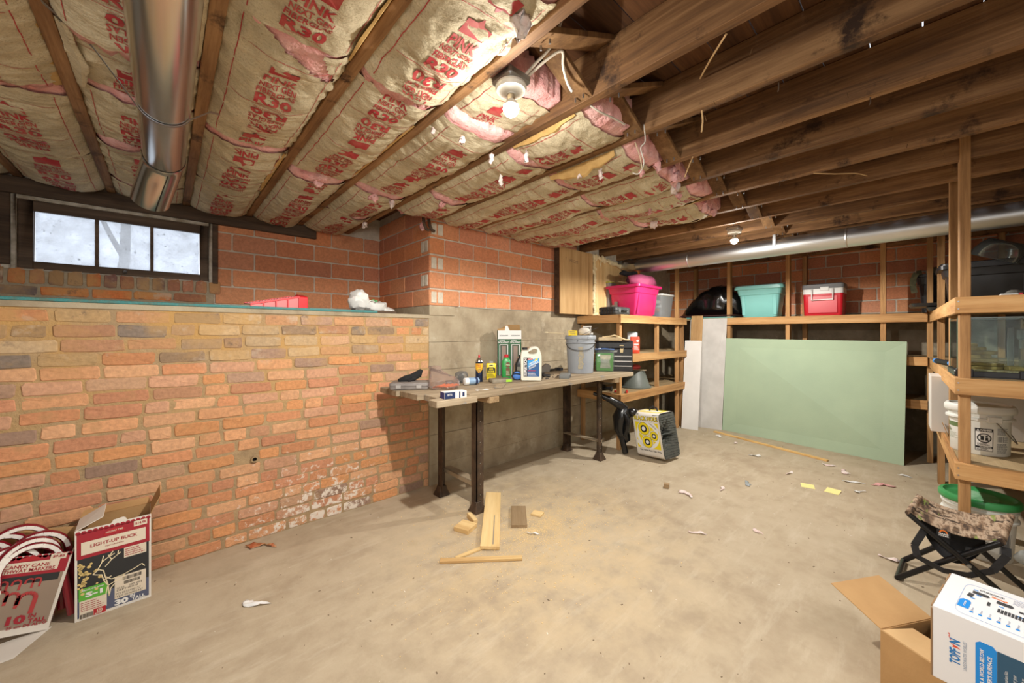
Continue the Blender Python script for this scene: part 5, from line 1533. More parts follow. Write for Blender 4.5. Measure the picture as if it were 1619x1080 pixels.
q = Print(plane((0, -.058, .11), (1, 0, 0), (0, 0, 1), .0018)); q.rect(-.028, .066, .012, .080).rect(-.026, -.024, .04, -.019); q.obj('label', RED, jg)
q = Print(plane((0, -.058, .11), (1, 0, 0), (0, 0, 1), .0022)); q.poly([(.028, .056), (.055, .071), (.055, .083), (.028, .068)]); q.obj('label', YELLOW, jg)
q = Print(plane((0, -.058, .11), (1, 0, 0), (0, 0, 1), .0026)); q.text('AUTO', -.008, .073, .008, .03, .03); q.obj('lettering', WHITE, jg)

kt = onb('kit_box', 'tall open green and white kit box at the back of the workbench', 'box', 2.40, 2.66, face(2.40, 2.66) + .1)
KG = mat('kit_green', (44, 96, 58), .6)
for args, mm, nm in (((-.11, -.05, 0, -.1075, .05, .42), KG, 'side'), ((.1075, -.05, 0, .11, .05, .42), KG, 'side'), ((-.1075, -.05, 0, .1075, -.0475, .42), KG, 'front'), ((-.1075, .0475, 0, .1075, .05, .42), CARD, 'back')):
    B().box(*args).obj(nm, mm, kt, smooth=False)
q = Print(plane((0, -.05, 0), (1, 0, 0), (0, 0, 1))); q.rect(-.11, .34, .11, .42); q.rect(-.110, .0, -.108, .34); 
for s in (-1, 1):
    c = s * .055
    q.rect(c - .040, .0, c + .040, .29)
q.obj('label', WHITE, kt)
q = Print(plane((0, -.05, 0), (1, 0, 0), (0, 0, 1), .0012))
for s in (-1, 1):
    c = s * .055
    q.rect(c - .033, .0, c + .033, .285); q.line([(c - .04, .37), (c + .04, .372)], .004)
q.obj('door_picture', mat('ink_green_dark', (70, 84, 66), .6), kt)
q = Print(plane((0, -.05, 0), (1, 0, 0), (0, 0, 1), .0020))
for s in (-1, 1):
    c = s * .055
    q.rect(c - .020, .0, c + .020, .275)
q.obj('door_picture', mat('ink_taupe', (150, 132, 120), .6), kt)
q = Print(plane((0, -.05, 0), (1, 0, 0), (0, 0, 1), .0016))
for s in (-1, 1):
    c = s * .055
    q.text('INSTALLATION KIT', c, .308, .016, .098, .03).text('INTERIOR', c - .015, .328, .010, .05, .02)
q.obj('lettering', WHITE, kt)
q = Print(plane((0, -.05, 0), (1, 0, 0), (0, 0, 1), .0016)); q.text('INTERIOR DOOR', -.055, .375, .008, .08).text('INTERIOR DOOR', .055, .375, .008, .08); q.obj('lettering', GREY, kt)
B().hexa([(-.11, .05, .42), (.11, .05, .42), (.11, .053, .42), (-.11, .053, .42), (-.02, .03, .475), (.105, .03, .475), (.105, .033, .475), (-.02, .033, .475)]).obj('flap', CARD, kt, smooth=False)
B().hexa([(-.11, -.05, .42), (-.0, -.05, .42), (-.0, -.047, .42), (-.11, -.047, .42), (-.11, .01, .435), (-.01, .0, .445), (-.01, .003, .445), (-.11, .013, .435)]).obj('flap', CARDI, kt, smooth=False)
B().prism([(-.045, .42), (-.0, .42), (-.02, .465), (-.038, .462)], -.05, -.0485, lambda p: Vector((p.x, p.z, p.y))).obj('torn_tab', WHITE, kt, smooth=False)
pp = onb('paper_bag', 'crumpled brown paper wedged between the kit box and the white jug', 'paper', 2.45, 2.545)
b = B(); b.loft([[Vector((ox + w_ * math.cos(a), .03 * math.sin(a), z)) for a in [2 * PI * q / 12 for q in range(12)]] for w_, z, ox in ((.05, 0, -.03), (.06, .08, -.01), (.055, .16, .02), (.03, .23, .05), (.02, .26, .062))]); b.jitter(.018, 12, 3); b.jitter(.006, 30, 6)
b.obj('paper', mat('brown_paper', (156, 130, 104), .85), pp, angle=25)

og = onb('organizer_case', 'clear grey bit organizer case lying near the bench front', 'case', 2.63, 2.17, .62)
B().loft([ringz(.19, .09, .014, 0), ringz(.195, .095, .016, .006), ringz(.195, .095, .016, .028), ringz(.18, .08, .014, .034)]).obj('shell', mat('smoky_case', (134, 138, 138), .35, alpha=.75), og)
for k in range(5): B().box(-.082 + .034 * k, -.049, .007, -.055 + .034 * k, -.0476, .027).obj('compartment', mat('dark_slot', (72, 78, 84), .5), og, bevel=.002)
B().box(-.09, -.035, .008, .09, .035, .02).obj('tray', mat('bits_grey', (96, 98, 98), .6, 0, (150, 150, 146), 60), og)
for k, (x, y, a, L, lab) in enumerate(((2.46, 2.33, .4, .13, 'black cordless tool lying behind the white jug'), (2.62, 2.47, .2, .16, 'black pliers lying at the back of the workbench'), (2.95, 2.60, .05, .22, 'long black tool lying against the wall behind the grey bucket'))):
    t = onb('hand_tool', lab, 'tool', x, y, a)
    b = B()
    if k == 0: b.tube([(-.08, 0, .022), (-.02, 0, .024), (.03, .0, .022), (.07, .02, .018)], [.014, .022, .018, .010], 10); b.tube([(0, 0, .022), (.03, -.05, .018), (.04, -.09, .016)], [.016, .013, .014], 10); b.jitter(.003, 40, 2)
    elif k == 1: b.tube([(-L / 2, -.03, .012), (-.02, -.008, .014), (.02, .006, .014), (L / 2, .004, .010)], [.009, .008, .010, .004], 8); b.tube([(-L / 2, .035, .012), (-.02, .010, .014), (.02, -.004, .014), (L / 2, -.002, .010)], [.009, .008, .010, .004], 8)
    else: b.tube([(-L / 2, 0, .014), (-.02, 0, .016), (L / 2, .01, .014)], [.014, .012, .008], 8); b.box(L / 2 - .02, -.03, .0, L / 2 + .03, .04, .03)
    b.obj('tool_body', BLK, t)
t = onb('foam_wedge', 'grey triangular wedge behind the white jug against the wall', 'wedge', 2.83, 2.62, -.4)
B().prism([(-.10, 0), (.06, 0), (.075, .06), (.04, .085)], -.03, .03, lambda p: Vector((p.x, p.z, p.y))).obj('wedge', mat('grey_wedge', (118, 112, 104), .8), t, bevel=.003)
b = B(); r = random.Random(21)
for k in range(46):
    x, y = r.uniform(2.35, 2.75), r.uniform(2.2, 2.55)
    b.obox((x, y, TOP + .004), (r.uniform(.004, .014), .003, .003), Matrix.Rotation(r.uniform(0, 3), 3, 'Z'))
o = b.obj('screws', mat('dark_screws', (52, 50, 48), .5, .5), None); o['kind'] = 'stuff'; tag(o, 'scatter of dark screws and bits around the organizer case', 'screws')

bu = onb('bucket', 'grey five gallon bucket with lid on the right end of the workbench', 'bucket', 3.05, 2.32)
BUC = mat('grey_bucket', (156, 162, 168), .45, 0, (146, 152, 160), 5)
b = B(); b.lathe([(.118, 0), (.124, .006), (.138, .295), (.148, .296), (.148, .304), (.140, .306), (.141, .335)], n=44, caps=True); b.obj('pail', BUC, bu, angle=40)
b = B(); b.lathe([(.142, .332), (.149, .334), (.151, .340), (.151, .366), (.146, .372), (.136, .372), (.132, .362), (0, .362)], n=44, caps=False)
for k in range(12):
    a = 2 * PI * k / 12; b.obox((.1515 * math.cos(a), .1515 * math.sin(a), .350), (.002, .004, .012), Matrix.Rotation(a, 3, 'Z'))
b.obj('lid', BUC, bu, angle=40)
b = B(); b.tube([(.142 * math.cos(a), .150 * math.sin(a) - (.01 if 1 else 0), .30 - .06 * math.sin(PI * k / 20) * 1.2) for k, a in ((k, PI + PI * k / 20) for k in range(21))], .0028, 8); b.obj('bail_handle', mat('black_wire', (36, 36, 38), .4, .5), bu)
q = Print(cylmap((0, 0), .129, 0, -PI / 2 + .05, taper=.0475)); r = random.Random(4)
for k in range(8):
    q.poly([(-.022 + r.uniform(-.008, .008), .05 + .026 * k), (.022 + r.uniform(-.012, .008), .05 + .026 * k), (.022 + r.uniform(-.012, .008), .08 + .026 * k), (-.022 + r.uniform(-.008, .008), .08 + .026 * k)])
q.obj('tape_residue', mat('tape_residue', (186, 174, 142), .7, 0, (160, 158, 150), 40), bu)
zl = TOP + .3725
t = onb('small_box', 'small yellow box standing on the grey bucket lid', 'box', 2.93, 2.32, None, zl - .001)
B().box(-.042, -.03, 0, .042, .03, .048).obj('carton', mat('yellow_card', (234, 206, 40), .6), t, bevel=.001, smooth=False)
q = Print(plane((0, -.03, .026), (1, 0, 0), (0, 0, 1))); q.text('TAPE', -.002, -.008, .010, .05, .02).rect(-.03, .006, .02, .013); q.obj('lettering', mat('ink_slate', (88, 96, 110), .6), t)
t = onb('dust_mask', 'dusty white mask lying on the grey bucket lid beside the yellow box', 'mask', 3.05, 2.27, None, zl)
b = B(); b.ball((0, 0, .038), (.058, .048, .040), 16, 10); b.jitter(.008, 16, 2); b.obj('shell', mat('dusty_white', (206, 198, 186), .8), t)
b = B(); b.tube([(-.05, -.045, .012), (.0, -.056, .008), (.05, -.045, .014)], .006, 8); b.obj('rim', mat('tan_foam', (196, 170, 130), .8), t)
t = onb('clamp', 'small white clamp standing behind the mask on the bucket lid', 'clamp', 3.13, 2.31, None, zl)
b = B(); b.cyl((-.03, 0, .085), (.055, 0, .088), .008); b.cyl((.045, 0, .02), (.045, 0, .085), .0045); b.cyl((.03, -.0, .012), (.07, 0, .016), .014); b.obj('clamp_body', mat('white_metal', (206, 204, 198), .4, .3), t)
t = onb('thin_wire', 'thin black wire springing across the bucket lid', 'wire', 3.0, 2.2, None, zl)
b = B(); b.tube([(.10, .06, .075), (.06, .02, .06), (.0, -.02, .03), (-.05, -.025, .004), (-.08, -.028, -.03), (-.10, -.03, -.075)], .0016, 6); b.obj('wire', BLKM, t)
t = onb('paint_brush', 'thin stick with a pale tip poking left from the bucket lid', 'brush', 2.86, 2.40, None, zl)
b = B(); b.tube([(-.14, .0, .028), (.02, 0, .018)], .004, 8); b.obj('stick', mat('pale_wood', (214, 196, 160), .7), t)
b = B(); b.ball((-.15, 0, .029), (.02, .008, .007), 10, 6); b.obj('tip', mat('pale_tip', (232, 220, 186), .8), t)

gbag = onb('product_bag', 'zip plastic bag with green border beside the grey bucket', 'bag', 3.345, 2.235)
b = B(); b.loft([ringz(.19 * s, .06 * s2, .02 * min(1, s2 + .2), z) for s, s2, z in ((.92, .9, 0), (1, 1, .02), (1.02, 1.1, .10), (1.0, .9, .18), (.96, .25, .215), (.98, .12, .235))]); b.jitter(.006, 16, 3); b.jitter(.003, 50, 4)
b.obj('film', glassy('zip_film', (226, 232, 232), .14, .08), gbag, angle=40)
B().loft([ringz(.17, .03, .012, .006), ringz(.175, .05, .016, .1), ringz(.17, .03, .012, .19)]).obj('green_pouch', mat('lime_pouch', (104, 180, 70), .45), gbag)
q = Print(plane((.005, -.0285, .10), (1, 0, 0), (0, 0, 1), .0)); q.poly([(-.05, -.065), (.055, -.065), (.045, 0), (.058, .07), (-.055, .07), (-.042, .0)]); q.obj('window_panel', mat('wipe_cream', (204, 200, 176), .5, 0, (166, 166, 142), 20), gbag)
q = B(); q.tube([(-.098, -.008, .226), (.0, -.010, .232), (.098, -.008, .226)], .0065, 8); q.obj('zip_strip', mat('zip_blue', (96, 128, 190), .5), gbag)

ch = onb('tool_chest', 'black metal tool chest with lid latch and three chrome drawer edges', 'tool chest', 3.49, 2.215, face(3.49, 2.215))
BM = mat('black_enamel', (30, 30, 32), .42, 0, (38, 38, 40), 30)
CH = mat('brushed_chrome', (196, 194, 190), .35, .85)
B().box(-.185, -.075, 0, .185, .075, .235).obj('body', BM, ch, bevel=.004, smooth=False)
b = B(); b.prism([(-.078, .240), (.078, .240), (.078, .292), (.06, .315), (-.06, .315), (-.078, .292)], -.188, .188, lambda p: Vector((p.z, p.x, p.y))); b.obj('lid', BM, ch, bevel=.003, smooth=False)
for k in range(3):
    z = .016 + .050 * k
    d = B().box(-.178, -.0815, z, .178, -.0755, z + .045).obj('drawer', BM, ch, bevel=.002, smooth=False)
    B().box(-.176, -.0895, z + .034, .176, -.082, z + .045).obj('drawer_pull', CH, d, bevel=.002)
for k, dx in enumerate((.0, )):
    b = B(); b.poly if False else None
    b.prism([(-.016, .0), (.016, 0), (.018, .045), (-.018, .045)], -.004, .004, lambda p: Vector((p.x + .075, p.z - .081, p.y + .192))); b.obj('latch', mat('brass_latch', (190, 170, 130), .35, .8), ch, bevel=.002)
B().box(.055, -.083, .262, .095, -.079, .272).obj('latch_keeper', mat('brass_latch', (190, 170, 130)), ch, bevel=.001)
Print(plane((0, -.075, .206), (1, 0, 0), (0, 0, 1), .001)).text('HUSKY', .0, 0, .020, .075, .04).obj('lettering', mat('ink_silver', (206, 204, 200), .4), ch)
t = onb('wood_strip', 'pale wood strip with cord lying on top of the tool chest', 'wood', 3.42, 2.19, face(3.42, 2.19) + .03, TOP + .316)
B().box(-.14, -.03, 0, .09, .03, .034).obj('strip', mat('raw_wood', (206, 186, 150), .8, 0, (186, 164, 126), 12), t, bevel=.003)
b = B(); b.tube([(-.10, -.0, .036), (-.02, -.01, .045), (.02, 0, .055), (.06, .0, .040), (.13, -.01, .010), (.17, .0, .008)], .008, 8); b.obj('cord', mat('tan_cord', (200, 180, 140), .8), t)
t = onb('board_end', 'rough brown board end jutting past the right end of the workbench', 'wood', 3.60, 2.28, 0, TOP - .052)
B().box(-.075, -.13, 0, .055, -.02, .03).obj('board', DARKW, t, bevel=.003)

# ------------------------------------------------------------------ things inside the left shelf unit
def ins(name, label, cat, x, y, z, rz=None): return thing(name, label, cat, (x, y, z), face(x, y) if rz is None else rz)
M1 = 1.04
t = ins('paint_can', 'white rectangular solvent can stacked on a low white tin', 'can', 4.18, 2.40, M1 + .102)
B().loft([ringz(.115, .09, .02, 0), ringz(.12, .095, .02, .004), ringz(.12, .095, .02, .135), ringz(.11, .085, .02, .14)]).obj('can_body', mat('white_can', (206, 214, 216), .45), t)
B().box(-.05, -.03, .14, .05, .03, .15).obj('cap', mat('mint_cap', (150, 190, 180), .5), t, bevel=.006)
t = ins('paint_can', 'low white tin with dark print under the solvent can', 'can', 4.14, 2.40, M1)
B().loft([ringz(.16, .12, .02, 0), ringz(.17, .13, .022, .004), ringz(.17, .13, .022, .096), ringz(.16, .12, .02, .1)]).obj('can_body', mat('white_can2', (206, 206, 208), .5), t)
Print(plane((0, -.065, .05), (1, 0, 0), (0, 0, 1), .001)).bars(-.06, -.03, .06, .03, 6).obj('print', GREY, t)
t = ins('thinner_can', 'tall red can with white print on the middle shelf beside the tool chest', 'can', 4.02, 2.275, M1)
B().loft([ringz(.10, .06, .012, 0), ringz(.105, .065, .014, .003), ringz(.105, .065, .014, .188), ringz(.10, .06, .012, .192)]).obj('can_body', mat('red_can', (212, 70, 40), .45), t)
q = Print(plane((0, -.0325, .1), (1, 0, 0), (0, 0, 1), .001)); q.disc(.03, .045, .014).rect(-.01, .0, .04, .012); q.lines(-.01, -.06, .045, -.01, 4); q.obj('print', WHITE, t)
t = ins('battery_box', 'dark box with a yellow sticker standing behind the corner post', 'box', 3.86, 2.52, M1)
B().box(-.10, -.06, 0, .10, .06, .15).obj('case', mat('dark_navy', (28, 34, 46), .5), t, bevel=.006)
Print(plane((0, -.06, .10), (1, 0, 0), (0, 0, 1), .001)).rect(-.02, .015, .05, .04).obj('sticker', YELLOW, t)
t = ins('jar', 'dark round jar standing left of the white solvent can', 'jar', 4.08, 2.55, M1)
b = B(); b.lathe([(.055, 0), (.06, .006), (.06, .13), (.05, .15), (.05, .17), (0, .17)], n=24); b.obj('jar', mat('dark_teal', (52, 66, 70), .4), t)
t = ins('wash_tub', 'grey rubber basin turned upside down on the lower left shelf', 'basin', 4.28, 2.42, .611)
b = B(); b.lathe([(.185, 0), (.195, .006), (.192, .016), (.176, .018), (.110, .200), (.100, .208), (0, .208)], n=44, caps=False); b.obj('basin', mat('grey_rubber', (92, 98, 92), .5, 0, (104, 110, 104), 8), t, angle=40)
o = B(); o.ball((0, 0, .03), (.085, .06, .03), 14, 9); o.jitter(.018, 14, 3); o.jitter(.008, 40, 4); o = o.obj('cloth', mat('coral_cloth', (206, 84, 84), .9), None, angle=180); o.location = (4.28, 2.42, .611 + .208); tag(o, 'crumpled coral red cloth on top of the upturned grey basin', 'cloth')
t = ins('wood_stick', 'thin pale stick lying across the upturned grey basin', 'stick', 4.28, 2.42, .611 + .212)
B().bar((-.13, -.07, .004), (.13, -.07, .004), .014, .006).obj('stick', mat('pale_wood', (214, 196, 160)), t)
for k, (x, y, c, lab) in enumerate(((3.74, 2.33, (206, 50, 48), 'red handled screwdriver lying left of the corner post'), (3.70, 2.28, (50, 80, 180), 'blue handled screwdriver on the lower shelf corner'), (3.80, 2.25, (212, 60, 50), 'small red clip lying in front of the corner post'))):
    t = ins('screwdriver' if k < 2 else 'clip', lab, 'tool', x, y, .611, .3 * k)
    b = B(); b.tube([(-.05, 0, .014), (.0, 0, .015), (.03, 0, .012)], [.013, .014, .010], 10); b.obj('handle', mat('grip%d' % k, c, .4), t)
    b = B(); b.cyl((.03, 0, .012), (.10, 0, .010), .003, n=8); b.obj('shaft', ZINC, t)
t = ins('drill', 'black power drill lying in shadow on the lower shelf under the workbench end', 'drill', 3.78, 2.56, .611, .4)
b = B(); b.tube([(-.12, 0, .03), (-.02, 0, .034), (.06, 0, .032), (.12, 0, .026)], [.026, .032, .028, .012], 12); b.tube([(-.05, 0, .03), (-.07, -.09, .028), (-.075, -.13, .03)], [.022, .02, .03], 10); b.obj('housing', BLK, t)

# ================================================================== archery target and the black plastic thing behind it
tg = thing('archery_target', 'white foam archery target block with yellow rings, torn dark side', 'target', (3.73, 1.84, 0), face(3.73, 1.84) - .56, None, None)
TW, TD, TH = .30, .28, .44
WRAP = mat('white_wrap', (224, 220, 212), .6, 0, (214, 208, 198), 6)
FOAMD = mat('dark_foam', (86, 88, 82), .95, 0, (70, 72, 68), 30, .6, 50)
lean = .17
def TT(p):  # the block leans a little to its left
    return Vector((p.x - p.z * lean + .0, p.y, p.z + p.x * lean * .5 + .022))
b = B()
out = rrect(TD, TH, .045, 5)
b = B(); pts = [(x, z + TH / 2) for x, z in out]
n = len(pts)
for k in range(n):
    (a0, z0), (a1, z1) = pts[k], pts[(k + 1) % n]
    b.add([TT(Vector((x, y, z))) for x, y, z in ((-TW / 2, a0, z0), (TW / 2, a0, z0), (TW / 2, a1, z1), (-TW / 2, a1, z1))], [(0, 1, 2, 3)])
b.obj('wrap', WRAP, tg, angle=50)
for s in (-1, 1):
    layers = 17
    for k in range(layers):
        z0, z1 = .012 + (TH - .024) * k / layers, .012 + (TH - .024) * (k + .88) / layers
        b = B(); r = random.Random(k * 3 + s)
        def wid(z): 
            e = min(z, TH - z)
            return TD / 2 - .006 - (0 if e > .045 else .045 - math.sqrt(max(0, .045 ** 2 - (.045 - e) ** 2)))
        N = 12; vs = []
        for q in range(N + 1):
            y = -wid((z0 + z1) / 2) + 2 * wid((z0 + z1) / 2) * q / N
            zc = (z0 + z1) / 2 - TH * .52
            dent = .085 * math.exp(-(((y + .03) / .08) ** 2) - ((zc / .10) ** 2)) if s > 0 else 0
            x = s * (TW / 2 + .006 - dent * r.uniform(.5, 1.4) + r.uniform(-.003, .003))
            vs += [TT(Vector((x, y, z0 + r.uniform(-.001, .001)))), TT(Vector((x, y, z1)))]
        vs += [TT(Vector((s * (TW / 2 - .07), -wid(z0), z0))), TT(Vector((s * (TW / 2 - .07), -wid(z0), z1))), TT(Vector((s * (TW / 2 - .07), wid(z0), z0))), TT(Vector((s * (TW / 2 - .07), wid(z0), z1)))]
        fs = [(2 * q, 2 * q + 2, 2 * q + 3, 2 * q + 1) for q in range(N)]
        m = 2 * (N + 1)
        fs += [tuple([2 * q for q in range(N, -1, -1)] + [m, m + 2]), tuple([2 * q + 1 for q in range(N + 1)] + [m + 3, m + 1]), (m, 0, 1, m + 1), (2 * N, m + 2, m + 3, 2 * N + 1)]
        b.add(vs, fs); b.obj('foam_layer', FOAMD, tg, smooth=False)
MT = lambda e: (lambda u, v, l=0.: TT(Vector((u, -TD / 2 - e - l, v + TH / 2))))
q = Print(MT(.001)); q.poly([(-.13, -.125), (.13, -.125), (.13, .125), (-.13, .125)]); q.obj('yellow_field', YELLOW, tg)
q = Print(MT(.0016))
q.ring(0, 0, .128, .030, n=48); q.poly([(.02, .125), (.085, .125), (.13, .07), (.13, .045)]) ; q.poly([(-.13, -.05), (-.13, -.085), (-.09, -.125), (-.04, -.125)])
q.obj('white_swirl', WHITE, tg)
q = Print(MT(.0022)); 
C3 = ((-.035, .062, .058), (.072, .000, .040), (-.012, -.066, .052))
for x, y, rr in C3: q.disc(x, y, rr + .012)
q.obj('white_swirl', WHITE, tg)
q = Print(MT(.0028))
for x, y, rr in C3: q.disc(x, y, rr + .006)
q.obj('target_ring', BLACK, tg)
q = Print(MT(.0034))
for x, y, rr in C3: q.disc(x, y, rr + .003)
q.obj('target_ring', YELLOW, tg)
q = Print(MT(.0040))
for x, y, rr in C3: q.disc(x, y, rr * .62)
q.obj('target_ring', BLACK, tg)
q = Print(MT(.0046))
for x, y, rr in C3: q.disc(x, y, rr * .36)
q.obj('bullseye', WHITE, tg)
q = Print(MT(.0012)); q.text('BLACK HOLE', .0, .165, .045, .27, .05, 0); q.obj('lettering', BLACK, tg)
q = Print(MT(.0022)); q.text('BLACK HOLE', -.002, .167, .042, .264, .015, 0); q.obj('lettering', YELLOW, tg)
q = Print(MT(.0012)); q.text('Use With Field Tips Only', .01, -.150, .018, .24, .03); q.obj('lettering', BLACK, tg)
q = Print(lambda u, v, l=0.: TT(Vector((u, v, TH + .001 + l)))); q.rect(-.12, -.09, .12, .09); q.obj('yellow_field', YELLOW, tg)
q = Print(lambda u, v, l=0.: TT(Vector((u, v, TH + .0016 + l)))); q.rect(-.09, -.05, .09, .05); q.obj('white_swirl', WHITE, tg)
b = B(); b.tube([TT(Vector(p)) for p in ((-.045, .02, TH), (-.04, .02, TH + .03), (0, .02, TH + .045), (.04, .02, TH + .03), (.045, .02, TH))], .008, 8); b.obj('rope_handle', BLKM, tg)

dc = thing('plastic_horn', 'glossy black curved plastic piece with a horn leaning behind the archery target', 'decoy', (3.58, 2.17, 0), face(3.5, 2.08))
GB = mat('glossy_black', (20, 21, 23), .25, spec=.6)
b = B(); b.tube([(-.30, -.06, .63), (-.22, -.05, .61), (-.12, -.03, .565), (-.03, 0, .51), (.02, .02, .46)], [.016, .026, .034, .046, .05], 14); b.obj('horn', GB, dc)
b = B(); b.tube([(.04, .02, .49), (.02, .02, .44), (-.02, .02, .36), (-.015, .02, .26), (.02, .02, .16), (.05, .01, .12)], [.05, .085, .085, .075, .06, .03], 18); b.jitter(.012, 9, 2); b.obj('shell', GB, dc)
b = B(); b.ball((.10, .0, .44), (.055, .05, .05), 14, 9); b.tube([(.02, -.05, .43), (.06, -.075, .36), (.05, -.08, .28), (.02, -.07, .20)], [.02, .03, .028, .014], 10); b.obj('fold', GB, dc)
b = B(); b.tube([(-.02, .0, .30), (.0, -.02, .15), (.03, -.03, .014)], [.03, .03, .03], 10); b.obj('prop_leg', GB, dc)

# ================================================================== wood offcuts by the bench leg
SAWN = wood('sawn_pine', (230, 202, 148), (218, 186, 130), (190, 150, 98), 'Y', grain=12, objrand=.06)
GREYW = wood('weathered_board', (168, 144, 112), (150, 126, 94), (120, 98, 72), 'Y', grain=12)
def off(label, x, y, rz, w_, L, th, m, z=0., name='wood_offcut', rot=None):
    t = thing(name, label, 'wood', (x, y, z + .0005), rz, None, rot)
    b = B(); b.box(-w_ / 2, -L / 2, 0, w_ / 2, L / 2, th); b.jitter(.0012, 9, x); b.obj('block', m, t, bevel=.002, smooth=False)
    return t
lp = off('longest pale plank offcut lying propped on a scrap by the bench leg', 1.64, 1.995, math.atan2(-.555, -.505) + PI / 2, .115, .72, .022, SAWN, .012)
lp.rotation_euler = (.02, .06, math.atan2(.57, .50) - PI / 2)
Print(plane((.018, -.12, .022), (1, 0, 0), (0, 1, 0), .001)).line([(0, -.22), (.0, .12)], .005).obj('pencil_line', GREY, lp)
off('weathered brown board offcut lying flat right of the long pale plank', 1.80, 1.895, math.atan2(.47, .38) - PI / 2 - .06, .105, .27, .022, GREYW)
off('square pale wood block lying left of the long pale plank', 1.44, 2.02, .35, .105, .11, .03, SAWN)
off('small pale wedge of wood leaning between block and plank', 1.535, 2.075, -.25, .03, .12, .035, SAWN)
off('small split wood scrap lying right of the weathered board', 1.93, 1.84, .35, .065, .075, .014, SAWN)
off('long thin wood strip lying in front of the long pale plank', 1.305, 1.68, math.atan2(.265, -.33) - PI / 2, .032, .46, .016, SAWN)
off('thin short wood sliver lying behind the long strip', 1.34, 1.775, math.atan2(.12, -.25) - PI / 2 + .35, .024, .27, .012, SAWN)
off('small cube of wood alone in the middle of the floor', 3.05, 1.44, .4, .045, .04, .035, GREYW)

# ================================================================== litter on the floor
r = random.Random(77)
def scrap(label, name, x, y, size, m, seed, cat='scrap', long=2.2, h=.012):
    b = B(); rr = random.Random(seed)
    n = 12
    def fn(u, v):
        a = u * 2 * PI; q = v
        return (0, 0, 0)
    pts = []
    b.sheet(lambda u, v: (size * long * (u - .5) + size * .3 * math.sin(v * 3 + seed), size * (v - .5) * (.5 + .5 * math.sin(PI * (u * .8 + .1))) + size * .5 * math.sin(u * 4 + seed), .001 + h * (.5 + .5 * math.sin(u * 6 + seed) * math.cos(v * 2))), 12, 3, (0, 0, .0012))
    b.jitter(size * .16, 40, seed)
    b.xf(lambda p: Vector((p.x, p.y, max(p.z, .0006))))
    o = b.obj(name, m, None, angle=180); o.location = (x, y, 0); o.rotation_euler = (0, 0, rr.uniform(0, 3))
    return tag(o, label, cat)
SCRAPS = [
    ('torn strip of white plastic lying on the floor near the left boxes', 'paper_scrap', .316, 2.131, .045, WHITE, 5),
    ('folded brown wrapper lying at the foot of the brick wall', 'wrapper', .42, 2.68, .06, mat('tan_wrapper', (196, 160, 116), .7, 0, (176, 96, 60), 30), 2),
    ('white plastic tag lying on the floor just in front of the tall white boards', 'plastic_tag', 5.02, 1.72, .04, WHITE, 3),
    ('long white paper strip lying in front of the green sheet', 'paper_scrap', 4.53, 1.19, .05, WHITE, 6),
    ('clear crumpled wrapper in the middle of the floor', 'wrapper', 3.63, 1.01, .045, CLEARB, 7),
    ('white fibre curl on the floor left of the crumpled wrapper', 'fibre_scrap', 3.35, 1.12, .035, PALE, 8),
    ('pale pink fibre scrap on the floor near the wood cube', 'fibre_scrap', 3.03, 1.28, .05, PALE, 9),
    ('pink fibre tangle on the floor near the right end of the green sheet', 'fibre_scrap', 4.42, .24, .06, PINK, 10),
    ('white thread scrap beside the pink fibre tangle', 'fibre_scrap', 4.33, .41, .05, WHITE, 11),
    ('pink fibre bit below the middle of the green sheet', 'fibre_scrap', 4.72, .62, .045, PALE, 12),
    ('pink and white fibre curl below the green sheet near its middle', 'fibre_scrap', 4.58, .49, .05, PALE, 13),
    ('small white fibre bit left of the pair of yellow notes', 'fibre_scrap', 4.18, .83, .035, PALE, 14),
    ('white scrap right of the pair of yellow notes', 'paper_scrap', 4.10, .35, .035, WHITE, 15),
    ('white scrap at the foot of the right end of the green sheet', 'paper_scrap', 4.85, .12, .035, WHITE, 16),
    ('white fibre strand on the floor in front of the wood cube', 'fibre_scrap', 2.50, .98, .035, PALE, 17),
    ('small white fibre strand in the open floor right of the wood cube', 'fibre_scrap', 2.80, .72, .028, PALE, 18),
    ('pale fibre bit on the floor left of the camouflage stool', 'fibre_scrap', 3.02, .13, .035, PALE, 19),
    ('white lint beside the weathered board offcut', 'fibre_scrap', 1.72, 1.68, .025, WHITE, 20),
    ('white lint lying below the leftmost corner of the green sheet', 'fibre_scrap', 4.85, 1.48, .03, PALE, 21)]
for lab, nm, x, y, s, m, sd_ in SCRAPS: scrap(lab, nm, x, y, s, m, sd_)
NOTE = mat('yellow_note', (238, 226, 150), .7)
for k, (x, y, rz, lab) in enumerate(((3.944, .659, .25, 'left one of two pale yellow paper notes on the floor'), (3.953, .50, -.1, 'right one of two pale yellow paper notes on the floor'))):
    o = B().sheet(lambda u, v: (.09 * (u - .5), .09 * (v - .5), .001 + (.012 if k else .004) * u * u), 6, 2, (0, 0, .0006)).obj('paper_note', NOTE, None)
    o.location = (x, y, 0); o.rotation_euler = (0, 0, rz); tag(o, lab, 'paper')
